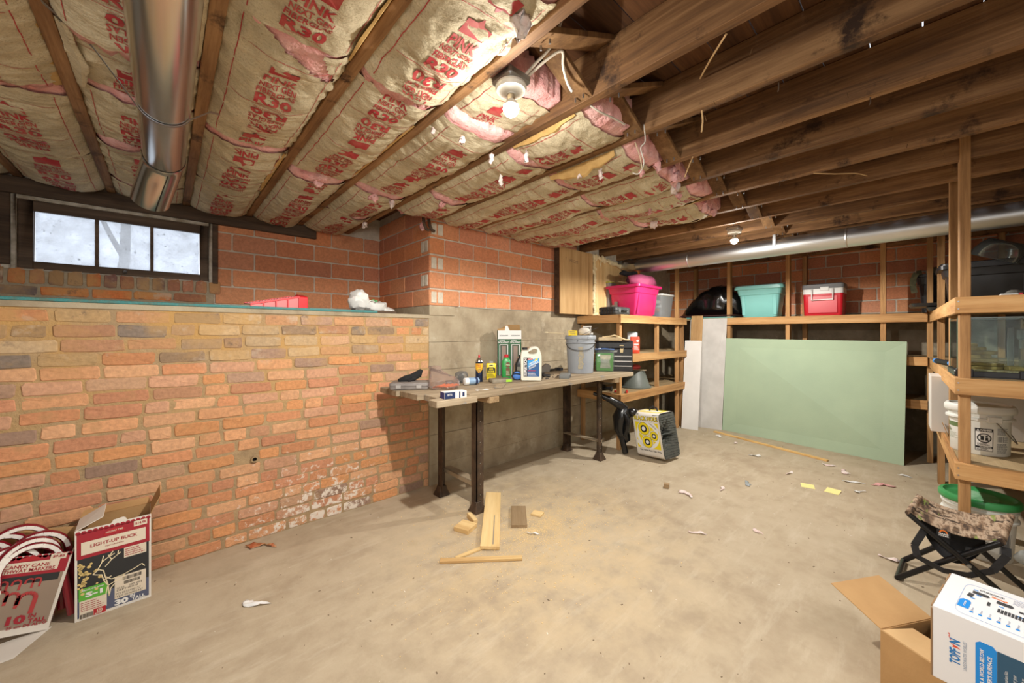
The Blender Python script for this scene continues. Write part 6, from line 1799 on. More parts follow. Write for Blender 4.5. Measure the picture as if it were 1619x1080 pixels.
# sawdust, crumbs, fine debris
b = B(); r = random.Random(31)
for k in range(3600):
    a, d = r.uniform(0, 2 * PI), abs(r.gauss(0, .42))
    x, y = 1.75 + d * math.cos(a) * 1.1, 1.70 + d * math.sin(a) * .7
    if y > 2.7: continue
    s = r.uniform(.0007, .0022)
    b.obox((x, y, s * .5), (s * r.uniform(.8, 2), s, s * .5), Matrix.Rotation(r.uniform(0, 3), 3, 'Z'))
o = b.obj('sawdust', mat('sawdust', (222, 196, 146), .9), None, smooth=False); o['kind'] = 'stuff'; tag(o, 'scatter of sawdust and chips around the wood offcuts', 'sawdust')
b = B()
for k in range(500):
    x, y = r.uniform(-.3, 5.2), r.uniform(-.4, 2.75)
    s = r.uniform(.0008, .0028)
    b.obox((x, y, s * .4), (s * r.uniform(.8, 2.4), s * .8, s * .4), Matrix.Rotation(r.uniform(0, 3), 3, 'Z'), r.choice((0, 0, 1)))
o = b.obj('floor_grit', [mat('dark_grit', (120, 102, 80), .9), mat('pale_grit', (226, 218, 204), .9)], None, smooth=False); o['kind'] = 'stuff'; tag(o, 'dark and pale grit strewn over the whole floor', 'grit')

# ================================================================== things on the ledge
rt_ = thing('plastic_rack', 'red slotted plastic rack lying on the ledge below the right of the window', 'rack', (.56, 2.98, 1.4285), .08)
RP = mat('bright_red_plastic', (226, 40, 48), .35)
X0, X1 = -.17, .11
zt = lambda x: .034 + (x - X0) / (X1 - X0) * .062
b = B()
for k in range(17):
    x = X0 + (X1 - X0) * k / 16
    b.bar((x, -.09, zt(x)), (x, .07, zt(x) + .012), .006, .006)
for y, dz in ((-.03, .004), (.02, .008)): b.bar((X0, y, zt(X0) + dz), (X1, y, zt(X1) + dz), .006, .006)
b.obj('top_grille', mat('pale_red_plastic', (236, 150, 150), .4), rt_)
b = B()
b.bar((X0, -.092, zt(X0)), (X1, -.092, zt(X1)), .007, .010); b.bar((X0, -.092, .005), (X1, -.092, .005), .007, .010)
b.bar((X0, .072, zt(X0) + .012), (X1, .072, zt(X1) + .012), .007, .010)
for k in range(5): x = X0 + .07 * k; b.bar((x, -.092, .004), (x, -.092, zt(x)), .007, .008, (0, 1, 0))
b.obj('frame', RP, rt_)
b = B(); b.hexa([(X0, -.088, .004), (X1, -.088, .004), (X1, -.085, .004), (X0, -.085, .004), (X0, -.088, zt(X0) - .004), (X1, -.088, zt(X1) - .004), (X1, -.085, zt(X1) - .004), (X0, -.085, zt(X0) - .004)]); b.obj('side_wall', mat('pink_red_plastic', (224, 120, 120), .4), rt_)
b = B(); b.prism([(-.095, 0), (.075, 0), (.08, .085), (-.01, .118), (-.097, .098)], .11, .165, lambda p: Vector((p.z, p.x, p.y))); b.obj('end_wall', RP, rt_, bevel=.004)
wb_ = thing('plastic_bag', 'crumpled white plastic shopping bag on the ledge by the brick corner', 'bag', (1.19, 3.03, 1.448))
b = B(); b.ball((-.06, 0, .085), (.075, .07, .085), 20, 14); b.ball((.06, -.01, .045), (.11, .07, .05), 20, 12); b.ball((.165, -.03, .02), (.05, .05, .022), 14, 9)
b.jitter(.028, 11, 4); b.jitter(.014, 28, 7); b.jitter(.006, 60, 5); b.xf(lambda p: Vector((p.x, p.y, max(p.z, .002))))
b.obj('bag_film', mat('white_bag', (232, 232, 228), .4, 0, (222, 222, 218), 10), wb_, angle=28)
q = Print(lambda u, v, l=0.: Vector((u, -.098, v))); q.line([(0, .085), (.02, .092), (.03, .080)], .008); q.line([(.03, .076), (.05, .086)], .010); q.obj('green_mark', mat('ink_bag_green', (72, 150, 90), .5), wb_)
o = B().box(-.14, -.09, 0, .14, .09, .006).obj('tile_sheet', DARKW, None); o.location = (1.20, 2.95, 1.4445); o.rotation_euler = (-.0, .0, -.1); tag(o, 'dark thin sheet under the white plastic bag on the ledge', 'sheet')

# ================================================================== the two holiday boxes on the left
def carton(t, w_, d, h_, th, mats):  # open-topped carton: front at -Y
    front, side, back = mats
    B().box(-w_ / 2, 0, 0, w_ / 2, th, h_).obj('front', front, t, smooth=False)
    B().box(-w_ / 2, d - th, 0, w_ / 2, d, h_).obj('back', back, t, smooth=False)
    for s in (-1, 1): B().box(min(s * w_ / 2, s * (w_ / 2 - th)), th, 0, max(s * w_ / 2, s * (w_ / 2 - th)), d - th, h_).obj('side', side, t, smooth=False)
    B().box(-w_ / 2 + th, th, 0, w_ / 2 - th, d - th, th).obj('bottom', back, t, smooth=False)
WC = mat('white_carton', (222, 216, 206), .6)
CREAM = ink('cream', (222, 210, 190)); DRED = ink('crimson', (160, 36, 50)); DUSK = ink('dusk', (44, 46, 48)); SLATE = ink('slate_blue', (86, 92, 116)); GOLD = ink('gold', (216, 190, 124))
lb = thing('reindeer_light_box', 'tall white and red carton of a lighted deer, flaps open, against the brick wall', 'box', (-.173, 2.533, .0005), .02)
W, D, H = .244, .17, .40
carton(lb, W, D, H, .004, (WC, WC, CARD))
P1 = lambda e: plane((0, 0, 0), (1, 0, 0), (0, 0, 1), e)
q = Print(P1(.0006)); q.rect(-.114, .10, .114, .275); q.obj('photo_field', DUSK, lb)
q = Print(P1(.0006)); q.rect(-.114, .012, .114, .10); q.obj('photo_field', SLATE, lb)
q = Print(P1(.0008)); q.rect(-.116, .272, .116, .388)
for k in range(14): q.disc(-.112 + .0172 * k, .388, .008)
q.obj('red_band', DRED, lb)
q = Print(P1(.0016)); q.rect(-.103, .288, .103, .345); q.rect(.063, .36, .108, .385); q.rect(.03, .225, .105, .272); q.rect(.0, .045, .104, .145); q.rect(-.108, .030, -.025, .085); q.rect(-.108, .006, -.065, .030); q.obj('label', CREAM, lb)
q = Print(P1(.0024)); q.text('LIGHT-UP BUCK', 0, .322, .015, .15, .02).text('CERF LUMINEUX', 0, .304, .006, .06); q.text('$14.98', .086, .372, .013, .036, .02); q.lines(.034, .23, .10, .268, 4, fill=.35); q.lines(-.104, .036, -.035, .08, 5, fill=.3); q.obj('lettering', DRED, lb)
q = Print(P1(.0020)); pts = [(-.035, .352), (.035, .358), (.03, .372), (.0, .380), (-.03, .368)]; q.poly(pts); q.rect(-.066, .006, -.028, .034); q.obj('logo', RED, lb)
q = Print(P1(.0028)); q.text('HOLIDAY TIME', 0, .366, .008, .055, .02, .05); q.ring(-.047, .022, .009, .002); q.text('UL', -.047, .022, .008, None, .02); q.lines(-.062, .008, -.032, .014, 1, fill=.6); q.obj('lettering', CREAM, lb)
q = Print(P1(.0014)); q.rect(-.110, .085, -.022, .140); q.obj('green_panel', GREEN, lb)
q = Print(P1(.0028)); q.text('S-1', -.064, .108, .022, .054, .05).text('Match this letter', -.066, .131, .007, .066, .02); q.obj('lettering', WHITE, lb)
q = Print(P1(.0024)); q.bars(.026, .122, .090, .138, 26, seed=4); q.bars(.03, .103, .085, .117, 22, seed=5); q.text('TO: US       DEPT 00018', .048, .092, .008, .085).text('DEPT 00018', .042, .082, .008, .07).text('PO 0523430137', .045, .067, .009, .082).text('ITEM 0576902447', .048, .054, .009, .09); q.bars(-.106, .008, -.067, .027, 22, seed=6); q.obj('lettering', mat('ink_soft_black', (70, 66, 62), .6), lb)
q = Print(P1(.0024)); q.text('30', .022, .028, .026, .045, .05).text('IN', .058, .038, .013, None, .03).text('TALL', .078, .022, .015, .046, .03).text('76 cm DE ALTO', .05, .008, .009, .088, .02); q.obj('lettering', WHITE, lb)
# the glowing wire deer pictured on the front, and gold foliage
q = Print(P1(.0018)); r = random.Random(3)
for k in range(46): q.disc(-.112 + abs(r.gauss(0, .03)), r.uniform(.11, .25), r.uniform(.003, .007), n=7)
q.obj('foliage_picture', GOLD, lb)
q = Print(P1(.0022))
deer = [[(-.055, .20), (-.04, .235), (-.02, .25), (.0, .26)], [(-.04, .235), (-.035, .262)], [(-.02, .25), (-.005, .272)], [(-.03, .21), (-.01, .235), (.01, .25), (.012, .268)], [(-.01, .235), (-.02, .26)], [(.0, .243), (.02, .258)],
        [(-.068, .19), (-.05, .205), (-.035, .195), (-.03, .165), (-.01, .145), (.03, .15), (.07, .165), (.09, .175), (.1, .16)], [(-.068, .19), (-.055, .183), (-.04, .178), (-.035, .15), (-.02, .12), (-.018, .07), (-.012, .105), (.0, .12)], [(-.03, .165), (-.02, .12)], [(-.035, .15), (-.01, .16)], [(.03, .15), (.03, .13), (.0, .13), (-.02, .12)], [(-.022, .12), (-.03, .07)]]
for ln in deer: q.line(ln, .0035)
q.obj('deer_picture', ink('glow', (236, 222, 186)), lb)
def flap(t, p, m, name='flap'):
    p = [Vector(v) for v in p]; n = (p[1] - p[0]).cross(p[3] - p[0]).normalized() * .003
    b = B(); b.add(p + [a + n for a in p], [(0, 1, 2, 3), (7, 6, 5, 4), (0, 4, 5, 1), (1, 5, 6, 2), (2, 6, 7, 3), (3, 7, 4, 0)]); b.obj(name, m, t, smooth=False)
flap(lb, [(-W / 2, .004, H), (-W / 2, D - .004, H), (-W / 2 + .085, D - .01, H + .048), (-W / 2 + .085, .0, H + .042)], WC)
flap(lb, [(W / 2, D, H), (W / 2, .004, H), (W / 2 + .035, .01, H + .075), (W / 2 + .035, D - .01, H + .085)], CARD)
flap(lb, [(-W / 2, D, H), (W / 2, D, H), (W / 2 - .01, D + .04, H + .02), (-W / 2 + .01, D + .04, H + .02)], CARD)
b = B(); b.prism([(-.012, H), (.04, H), (.036, H + .012), (.028, H + .018), (-.004, H + .014)], .001, .003, lambda p: Vector((p.x, p.z, p.y))); b.obj('tab', WC, lb, smooth=False)

W, D, H = .30, .12, .315
tl = math.radians(13)
cc = thing('candy_cane_box', 'white and red carton of candy cane markers tilted against the deer box', 'box', (-.372 - W / 2 * math.cos(tl), 2.548 , .004 + W / 2 * math.sin(tl)), 0, None, (0, tl, .0))
carton(cc, W, D, H, .004, (WC, WC, CARD))
q = Print(P1(.0006)); q.rect(-W / 2, .03, W / 2 - .01, .245); q.obj('photo_field', ink('taupe_photo', (150, 132, 116)), cc)
q = Print(P1(.0008)); q.rect(-W / 2, .205, W / 2 - .02, .248); q.obj('photo_field', DUSK, cc)
q = Print(P1(.0010)); q.rect(-W / 2, .236, W / 2 - .006, .312)
for k in range(17): q.disc(-.142 + .0178 * k, .310, .008)
q.obj('red_band', DRED, cc)
q = Print(P1(.0016)); q.rect(-.13, .250, .118, .292); q.rect(.088, .292, .134, .314); q.rect(-.15, .055, -.085, .13); q.obj('label', CREAM, cc)
q = Print(P1(.0024)); q.text('CANDY CANE', .03, .276, .014, .125, .02).text('PATHWAY MARKERS', .03, .259, .014, .16, .02); q.text('$9.88', .111, .303, .012, .034, .02); q.lines(-.148, .06, -.09, .125, 6, fill=.3); q.lines(-.08, .075, -.01, .11, 4, fill=.3); q.obj('lettering', DRED, cc)
q = Print(P1(.0018)); q.rect(-.125, .14, -.092, .172); q.poly([(.0, .295), (.06, .298), (.055, .308), (.03, .315), (.004, .306)]); q.obj('logo', RED, cc)
q = Print(P1(.0026)); q.ring(-.1085, .160, .009, .002); q.lines(-.121, .142, -.096, .148, 1, fill=.6); q.obj('lettering', CREAM, cc)
q = Print(P1(.0024)); q.text('10', .048, .062, .036, .052, .05).text('IN', .09, .07, .016, None, .03).text('TALL', .108, .050, .017, .05, .03).text('25 cm DE ALTO', .083, .034, .011, .11, .02).text('SET/JUEGO', -.035, .036, .013, .09, .02); q.obj('lettering', DRED, cc)
q = Print(P1(.0020))
for k, (x, z, s) in enumerate(((.035, .08, .085), (.0, .11, .062), (-.03, .128, .056), (-.052, .145, .05), (-.07, .15, .05), (-.095, .165, .045), (-.06, .18, .04), (-.03, .182, .04), (.005, .182, .04), (.04, .184, .038), (.062, .186, .036))):
    a = [(x + .28 * s - .28 * s * math.cos(PI * u / 8) * 1.0, z + s * .72 + .28 * s * math.sin(PI * u / 8)) for u in range(9)]
    q.line(list(reversed([(x, z + s * .5)] + a)) + [] , .010 * s / .06); q.line([a[-1], (a[-1][0] - .02 * s, z)], .010 * s / .06)
q.obj('cane_picture', ink('cane_red', (176, 60, 62)), cc)
q = Print(plane((W / 2, 0, 0), (0, 1, 0), (0, 0, 1), .0006)); q.rect(.006, .01, D - .006, .12).rect(.006, .235, D - .006, .312); q.obj('red_band', DRED, cc)
q = Print(plane((W / 2, 0, 0), (0, 1, 0), (0, 0, 1), .0012)); q.text('10', .03, .035, .03, .035, .05); q.lines(.02, .06, D - .02, .11, 5); q.obj('lettering', CREAM, cc)
flap(cc, [(-W / 2, D, H), (W / 2, D, H), (W / 2, D + .02, H + .06), (-W / 2, D + .02, H + .06)], CARD)
flap(cc, [(W / 2, D, H), (W / 2, .02, H), (W / 2 + .028, .03, H + .05), (W / 2 + .028, D, H + .055)], CARD)
ff = B(); ff.hexa([(-.33, -.012, .001), (-.0, -.004, .001), (-.0, -.001, .004), (-.33, -.009, .004), (-.33, -.16, .001), (-.075, -.15, .001), (-.075, -.15, .003), (-.33, -.16, .003)])
o = ff.obj('carton_flap', WC, None, smooth=False); o.location = (-.365, 2.565, 0); tag(o, 'white carton flap lying on the floor in front of the candy cane box', 'cardboard')

CR = mat('burgundy_plastic', (118, 20, 34), .25, spec=.6); CW = mat('white_cane_plastic', (230, 226, 220), .35)
def cane():
    t = thing('candy_cane', '', 'candy cane', (0, 0, 0), 0, 'plastic candy canes in the open box')
    R_ = .085; rd = .0135
    path = [(0, 0, -.26), (0, 0, -.1), (0, 0, 0)] + [(R_ - R_ * math.cos(a), 0, R_ * 1.1 * math.sin(a)) for a in [PI * k / 12 for k in range(1, 13)]] + [(2 * R_ + .006, 0, -.035)]
    b = B(); b.tube(path, rd, 10); b.obj('tube', CR, t)
    for s in (-1, 1):
        b = B()
        pth = [Vector(p) for p in path[2:]]
        for p, q_ in zip(pth, pth[1:]):
            d = (q_ - p).normalized(); nrm = Vector((0, 1, 0)).cross(d).normalized()
            for_ = s * (rd - .001)
            a1, a2 = p + Vector((0, for_, 0)), q_ + Vector((0, for_, 0))
            b.hexa([a1 - nrm * .007, a1 + nrm * .007, a2 + nrm * .007, a2 - nrm * .007] + [v + Vector((0, s * .002, 0)) for v in (a1 - nrm * .007, a1 + nrm * .007, a2 + nrm * .007, a2 - nrm * .007)])
        b.obj('white_stripe', CW, t)
    b = B(); b.cyl((2 * R_ + .005, 0, -.03), (2 * R_ + .008, 0, -.045), .0135, n=12); b.obj('white_tip', CW, t)
    return t
c0 = cane()
spots = [(.115, .030, .285, 3.50, 'front right candy cane hooking over the box front'), (.055, .034, .275, 3.55, 'candy cane second from right hooking over the box front'), (-.01, .030, .270, 3.45, 'third candy cane from the right hooking over the box front'),
         (.125, .075, .315, 3.35, 'candy cane curling at the right back of the box'), (.10, .055, .300, 3.62, 'lower right candy cane half hidden behind the front ones'), (.06, .095, .335, 3.40, 'highest candy cane arching at the back of the box'), (-.03, .070, .300, 3.5, 'leftmost candy cane leaning out of the box'), (.01, .090, .315, 3.45, 'candy cane beside the leftmost one leaning out of the box')]
Mcc = Matrix.Translation(cc.location) @ Matrix.Rotation(tl, 4, 'Y')
for k, (x, y, z, a, lab) in enumerate(spots):
    if k == 0: o = c0
    else:
        o = c0.copy(); COL.objects.link(o)
        for chd in list(c0.children):
            c = chd.copy(); COL.objects.link(c); c.parent = o
    o.location = Mcc @ Vector((x, y, z)); o.rotation_euler = (.12 - .03 * k, .10 - .05 * (k % 3), a)
    o['label'] = lab

# ================================================================== right foreground: pails, stool, boxes
M0 = .565
pl = thing('plastic_pail', 'white food pail with green striped label and warning panel on the lower right shelf', 'pail', (3.62, -.222, M0))
PW = mat('white_pail', (226, 228, 224), .42, 0, (216, 218, 212), 4)
PR = .119
b = B(); b.lathe([(PR - .008, 0), (PR - .004, .005), (PR, .20), (PR + .016, .203), (PR + .016, .213), (PR + .004, .217), (PR + .006, .245)], n=48); b.obj('pail_body', PW, pl, angle=40)
b = B(); b.lathe([(PR + .008, .240), (PR + .018, .244), (PR + .022, .252), (PR + .022, .272), (PR + .014, .285), (PR + .002, .287), (PR - .004, .276), (0, .274)], n=48, caps=False); b.obj('lid', PW, pl, angle=40)
a0 = math.atan2(.222, -3.62)
cm = lambda e: cylmap((0, 0), PR - .006, 0, a0 + .04, e, taper=.03)
q = Print(cm(.001)); q.rect(-.215, .145, -.058, .172, n=14); q.rect(-.215, .012 + .02, -.058, .058, n=14); q.obj('green_stripe', mat('ink_sage', (98, 118, 76), .5), pl)
q = Print(cm(.0018)); q.rect(-.020, .028, .046, .158, n=6); q.obj('label', BLACK, pl)
q = Print(cm(.0026)); q.rect(-.017, .056, .043, .140, n=6); q.rect(-.017, .031, .043, .044, n=6); q.obj('label', WHITE, pl)
q = Print(cm(.0034)); q.ring(.013, .103, .026, .005, n=30, ry=.027); q.line([(-.006, .121), (.032, .086)], .005); q.disc(.006, .108, .007).rect(.0, .09, .012, .102).disc(.022, .112, .005).rect(.017, .09, .027, .106); q.lines(-.012, .060, .038, .074, 3, fill=.5); q.lines(-.014, .032, .040, .043, 2, fill=.5); q.obj('pictogram', BLACK, pl)
q = Print(cm(.0030)); q.text('WARNING', .018, .149, .011, .042, .04).text('ADVERTENCIA', .018, .050, .008, .044, .03); q.poly([(-.014, .144), (-.004, .144), (-.009, .154)]); q.obj('lettering', WHITE, pl)
q = Print(cm(.0020)); q.lines(.062, .125, .115, .165, 6, fill=.5, seed=8); q.bars(.064, .085, .092, .118, 8, seed=3); q.lines(.062, .02, .115, .078, 10, fill=.5, seed=9); q.lines(.095, .085, .117, .118, 6, fill=.4, seed=10); q.obj('fine_print', mat('ink_print_grey', (110, 112, 116), .6), pl)
q = Print(cm(.0020)); q.text('Vanilla', -.165, .125, .020, .06, .02); q.lines(-.16, .072, -.09, .110, 5, fill=.25, seed=12); q.obj('lettering', mat('ink_olive', (110, 122, 84), .6), pl)
b = B(); q0 = [(PR * 1.12 * math.cos(a0 + .45), PR * 1.12 * math.sin(a0 + .45), .205)] + [(PR * 1.16 * math.cos(a0 + .45 + t * 2.2), PR * 1.16 * math.sin(a0 + .45 + t * 2.2), .205 - .13 * math.sin(PI * t)) for t in [k / 12 for k in range(1, 12)]]
b.tube(q0, .0025, 8); b.obj('bail_handle', mat('steel_wire', (130, 130, 128), .35, .9), pl)
b = B(); a = a0 + .45; b.obox((PR * 1.06 * math.cos(a), PR * 1.06 * math.sin(a), .213), (.01, .03, .018), Matrix.Rotation(a, 3, 'Z')); b.obj('bail_ear', PW, pl, bevel=.004)

sb = thing('shipping_box', 'large white carton numbered 3 and 222 behind the white pail', 'box', (4.12, -.45, M0), rs_rz - PI / 2)
B().box(-.42, 0, 0, .10 + .22, .30, .40).obj('carton', mat('grey_white_carton', (214, 210, 204), .7), sb, bevel=.002, smooth=False)
PM = lambda e: plane((0, 0, 0), (1, 0, 0), (0, 0, 1), e)
q = Print(PM(.0008)); q.text('3', .135, .31, .06, .05, .02, PI / 2).text('222', .14, .07, .042, .11, .02, PI / 2); q.bars(-.16, .335, .03, .365, 9, seed=8); q.text('AC', .19, .07, .03, None, 0, PI / 2); q.rect(.10, .36, .2, .363); q.obj('lettering', BLACK, sb)
q = Print(PM(.0008)); q.bars(.165, .25, .2, .36, 3, seed=5); q.obj('fine_print', GREY, sb)
pbx = thing('small_carton', 'narrow white carton with a black letter square left of the white pail', 'box', (4.30, -.175, M0 + .004), face(4.3, -.17))
B().box(-.075, 0, 0, .06, .09, .345).obj('carton', mat('lilac_white_carton', (214, 212, 218), .7), pbx, bevel=.002, smooth=False)
q = Print(PM(.0008)); q.rect(.0, .14, .055, .20); q.lines(.0, .24, .05, .285, 4, seed=3); q.obj('print', BLACK, pbx)
q = Print(PM(.0016)); q.text('P', .022, .17, .045, None, .03); q.obj('lettering', WHITE, pbx)
t = thing('torn_cardboard', 'torn strip of brown cardboard hanging off the shelf edge beside the narrow carton', 'cardboard', (3.95, -.095, M0 - .02), 0)
B().hexa([(-.10, -.02, .002), (.12, -.02, .002), (.12, -.016, .004), (-.10, -.016, .004), (-.10, .015, .13), (.12, .012, .10), (.12, .016, .10), (-.10, .019, .13)]).jitter(.008, 20, 4).obj('card', CARD, t)
t = thing('round_pad', 'green rimmed dark pad standing at the right edge beside the white pail', 'pad', (3.62, -.575, M0), face(3.6, -.55))
b = B(); b.loft([[Vector((x, y, z + .085)) for x, z in rrect(.16 * s, .16 * s, .055 * s, 6)] for s, y in ((.96, 0), (1, .004), (1, .02), (.96, .024))]); b.obj('rim', mat('leaf_green', (78, 160, 50), .5), t)
q = Print(plane((0, 0, .085), (1, 0, 0), (0, 0, 1), .002)); q.poly(rrect(.105, .105, .04, 5)); q.obj('pad', mat('ink_navy_pad', (34, 40, 56), .7), t)

gp_ = thing('plastic_pail', 'large white pail with green lid on the floor under the right shelf', 'pail', (3.50, -.212, .0005))
GR = .142
b = B(); b.lathe([(GR - .022, 0), (GR - .018, .006), (GR - .006, .235), (GR + .006, .238), (GR + .006, .248), (GR - .004, .25), (GR - .002, .29), (GR + .006, .293), (GR + .006, .303), (GR, .305), (GR, .33)], n=48); b.obj('pail_body', PW, gp_, angle=40)
gp_.scale = (1, 1, .93)
GL = mat('green_lid', (44, 142, 74), .4, 0, (70, 158, 96), 9)
b = B(); b.lathe([(GR + .002, .318), (GR + .012, .322), (GR + .016, .33), (GR + .016, .352), (GR + .010, .362), (GR - .004, .364), (GR - .014, .352), (GR - .022, .346), (0, .348)], n=48, caps=False); b.obj('lid', GL, gp_, angle=40)
q = Print(lambda u, v, l=0.: Vector((u, v, .3488 + l))); q.poly([(.10 * math.cos(a) * (1 + .1 * math.sin(3 * a)), .085 * math.sin(a) * (1 + .12 * math.cos(2 * a))) for a in [2 * PI * k / 30 for k in range(30)]]); q.obj('dust_film', mat('dusty_green', (142, 184, 150), .8, 0, (96, 168, 116), 14), gp_)
q = Print(cylmap((0, 0), GR - .019, 0, math.atan2(.21, -3.5) + .2, .001, taper=.05)); q.lines(-.05, .05, .01, .17, 8, seed=4, fill=.5).rect(.05, .06, .10, .18, n=5); q.obj('fine_print', mat('ink_print_grey', (110, 112, 116)), gp_)

# folding camouflage stool ------------------------------------------------
sx, sy = 2.97, -.085
stl = thing('camp_stool', 'folding camouflage camp stool with black legs and pouch near the right shelf', 'stool', (sx, sy, 0))
def camo_mat():
    m, nt, b = _nt('camouflage_cloth')
    v = _coord(nt, False, (3, 9, 3)); v2 = _coord(nt, False, (10, 3, 5))
    o = _ramp(nt, _noise(nt, v, 3.2, 5, .6), [(.36, (74, 58, 46)), (.46, (142, 116, 92)), (.54, (186, 164, 140)), (.62, (104, 82, 62))])
    o = _mix(nt, _range(nt, _noise(nt, v2, 5, 4, .6), .56, .6), o, c4((60, 46, 36)))
    o = _mix(nt, _math(nt, 'MULTIPLY', _range(nt, _noise(nt, v, 2.4, 3), .60, .64), .8), o, c4((126, 146, 66)))
    nt.links.new(o, b.inputs['Base Color']); b.inputs['Roughness'].default_value = .85
    _bump(nt, b, _noise(nt, v, 160, 2), .15, .004)
    return m
CAM = camo_mat()
P = lambda x, y, z: Vector((x - sx, y - sy, z))
A_, B_, C_, D_ = P(2.78, .055, .37), P(3.00, .02, .40), P(3.06, -.285, .385), P(2.80, -.235, .335)   # seat corners: left-front, left-back, right-back, right-front
def seatfn(u, v):
    p = A_.lerp(D_, u).lerp(B_.lerp(C_, u), v)
    return p + Vector((0, 0, -.035 * math.sin(PI * u) - .006 * math.sin(PI * v) * math.sin(u * 9)))
b = B(); b.sheet(seatfn, 16, 8, (0, 0, -.004)); b.obj('seat', CAM, stl, angle=60)
for e0, e1 in ((A_, B_), (D_, C_)):
    b = B(); b.tube([e0 + Vector((0, 0, -.006)), e1 + Vector((0, 0, -.006))], .014, 12); b.obj('seat_sleeve', CAM, stl)
TUBE = mat('black_steel_tube', (24, 25, 27), .3, .3, spec=.6)
F1, F2, F3, F4 = P(2.78, -.335, .012), P(3.02, -.37, .012), P(2.79, .095, .012), P(3.03, .08, .012)
def leg_(a, c, nm='leg'):
    b = B(); b.tube([a + Vector((0, 0, -.01)), a.lerp(c, .5), c], .0125, 12); return b.obj(nm, TUBE, stl)
for a, c in ((A_, F1), (B_, F2), (D_, F3), (C_, F4)): leg_(a, c)
for a, c in ((F1, F2), (F3, F4)):
    b = B(); b.tube([a, c], .0125, 12); b.obj('foot_bar', TUBE, stl)
for p, q_ in ((A_, F1), (C_, F4)):
    m_ = p.lerp(q_, .5); b = B(); b.cyl(m_ + Vector((-.02, 0, 0)), m_ + Vector((.02, 0, 0)), .008, n=10); b.obj('pivot_bolt', ZINC, stl)
NY = mat('black_nylon', (30, 30, 32), .75, 0, (40, 40, 43), 20, .2, 60)
def pouchfn(u, v):
    p = A_.lerp(D_, .14 + .72 * u) + Vector((.03, 0, -.012))
    dep = .15 * math.sin(PI * (u * .86 + .07)) ** .7
    return p + Vector((.03 * math.sin(PI * v) * 1.3, 0, -dep * v - .028 * math.sin(PI * u)))
b = B(); b.sheet(pouchfn, 14, 8, (.004, 0, 0)); b.obj('pouch', NY, stl, angle=60)
b = B(); b.sheet(lambda u, v: pouchfn(u, v) + Vector((.05 + .07 * (1 - v), 0, 0)), 14, 8, (.004, 0, 0)); b.obj('pouch', NY, stl, angle=60)
tagp = A_.lerp(D_, .40) + Vector((-.004, 0, -.052))
b = B(); b.obox(tagp, (.002, .022, .017)); b.obj('tag', BLKM, stl)
ud = Vector((0, -1, 0))
q = Print(plane(tagp + Vector((-.002, 0, 0)), ud, (0, 0, 1), .0008)); q.text('GAME', 0, -.001, .007, .032, .04).text('WINNER', 0, -.010, .006, .034, .03); q.obj('lettering', WHITE, stl)
q = Print(plane(tagp + Vector((-.002, 0, 0)), ud, (0, 0, 1), .0008)); q.ring(.0, .004, .014, .005, n=12, a0=0, a1=PI); q.obj('logo', ORANGE, stl)
b = B()
sp_ = [A_ + Vector((.02, -.06, -.06)), A_ + Vector((.0, -.02, -.16)), A_ + Vector((-.01, -.03, -.21)), P(2.76, -.06, .135), P(2.77, -.14, .145), P(2.79, -.21, .19), P(2.80, -.25, .27), D_ + Vector((.01, -.015, -.03))]
for p, q_ in zip(sp_, sp_[1:]):
    d = (q_ - p); b.bar(p - d * .02, q_ + d * .02, .028, .003, (1, 0, .35))
b.obj('shoulder_strap', NY, stl)
b = B(); b.ball(P(2.80, -.30, .285), (.03, .03, .03), 10, 7); b.jitter(.014, 30, 3); b.obj('loose_cord', mat('grey_lint', (132, 134, 130), .9), stl)

# brown carton with the white tank carton lying on it --------------------------
bc = thing('cardboard_box', 'open brown cardboard box under the white tank carton, flaps spread', 'box', (1.919, .109, .0005), math.atan2(-.51, .86))
# local +x runs to the right along the far edge, local -y comes towards the camera
BW, BL_, BH, th = .33, .46, .20, .004
B().box(0, -BL_, 0, th, 0, BH).obj('side', CARD, bc, smooth=False); B().box(BW - th, -BL_, 0, BW, 0, BH - .004).obj('side', CARD, bc, smooth=False)
B().box(th, -th, 0, BW - th, 0, BH).obj('end', CARD, bc, smooth=False); B().box(th, -BL_, 0, BW - th, -BL_ + th, BH - .004).obj('end', CARD, bc, smooth=False)
B().box(th, -BL_ + th, 0, BW - th, -th, th).obj('bottom', CARDI, bc, smooth=False)
flap(bc, [(0, 0, BH), (.25, 0, BH), (.25, .175, BH + .052), (0.0, .175, BH + .052)], CARD)
flap(bc, [(0, 0, BH), (.13, -.015, BH - .006), (.13, -BL_ + .06, BH - .006), (0, -BL_, BH)], CARDI)
flap(bc, [(BW, -BL_, BH - .004), (BW, 0, BH - .004), (BW - .12, -.02, BH - .01), (BW - .12, -BL_ + .02, BH - .01)], CARD)
WT = mat('white_printed_carton', (228, 228, 230), .5)
tz = BH + .006
tx = thing('tank_carton', 'white printed aquarium carton lying on the brown cardboard box', 'box', (1.77, -.016, tz), math.atan2(-.986, -.165))
# local x along the long side to the right, local y = away from the camera (depth), z up
TLn, TDp, THt = .56, .292, .222
b = B(); b.box(0, 0, 0, TLn, TDp, THt); b.obj('carton', WT, tx, bevel=.002, smooth=False)
for k in range(3):
    y0 = TDp * (k * .36 + .0) + .003
    B().box(-.0035, y0, THt - .006, -.0002, y0 + TDp * .24, THt - .0005).obj('cut_edge', mat('corrugated_edge', (150, 118, 84), .9), tx)
B().box(-.0035, -.0005, .002, -.0002, .004, THt - .01).obj('cut_edge', mat('corrugated_edge', (150, 118, 84)), tx)
FR_ = lambda e: plane((0, 0, 0), (1, 0, 0), (0, 0, 1), e)
AZ = mat('ink_azure', (24, 138, 222), .5)
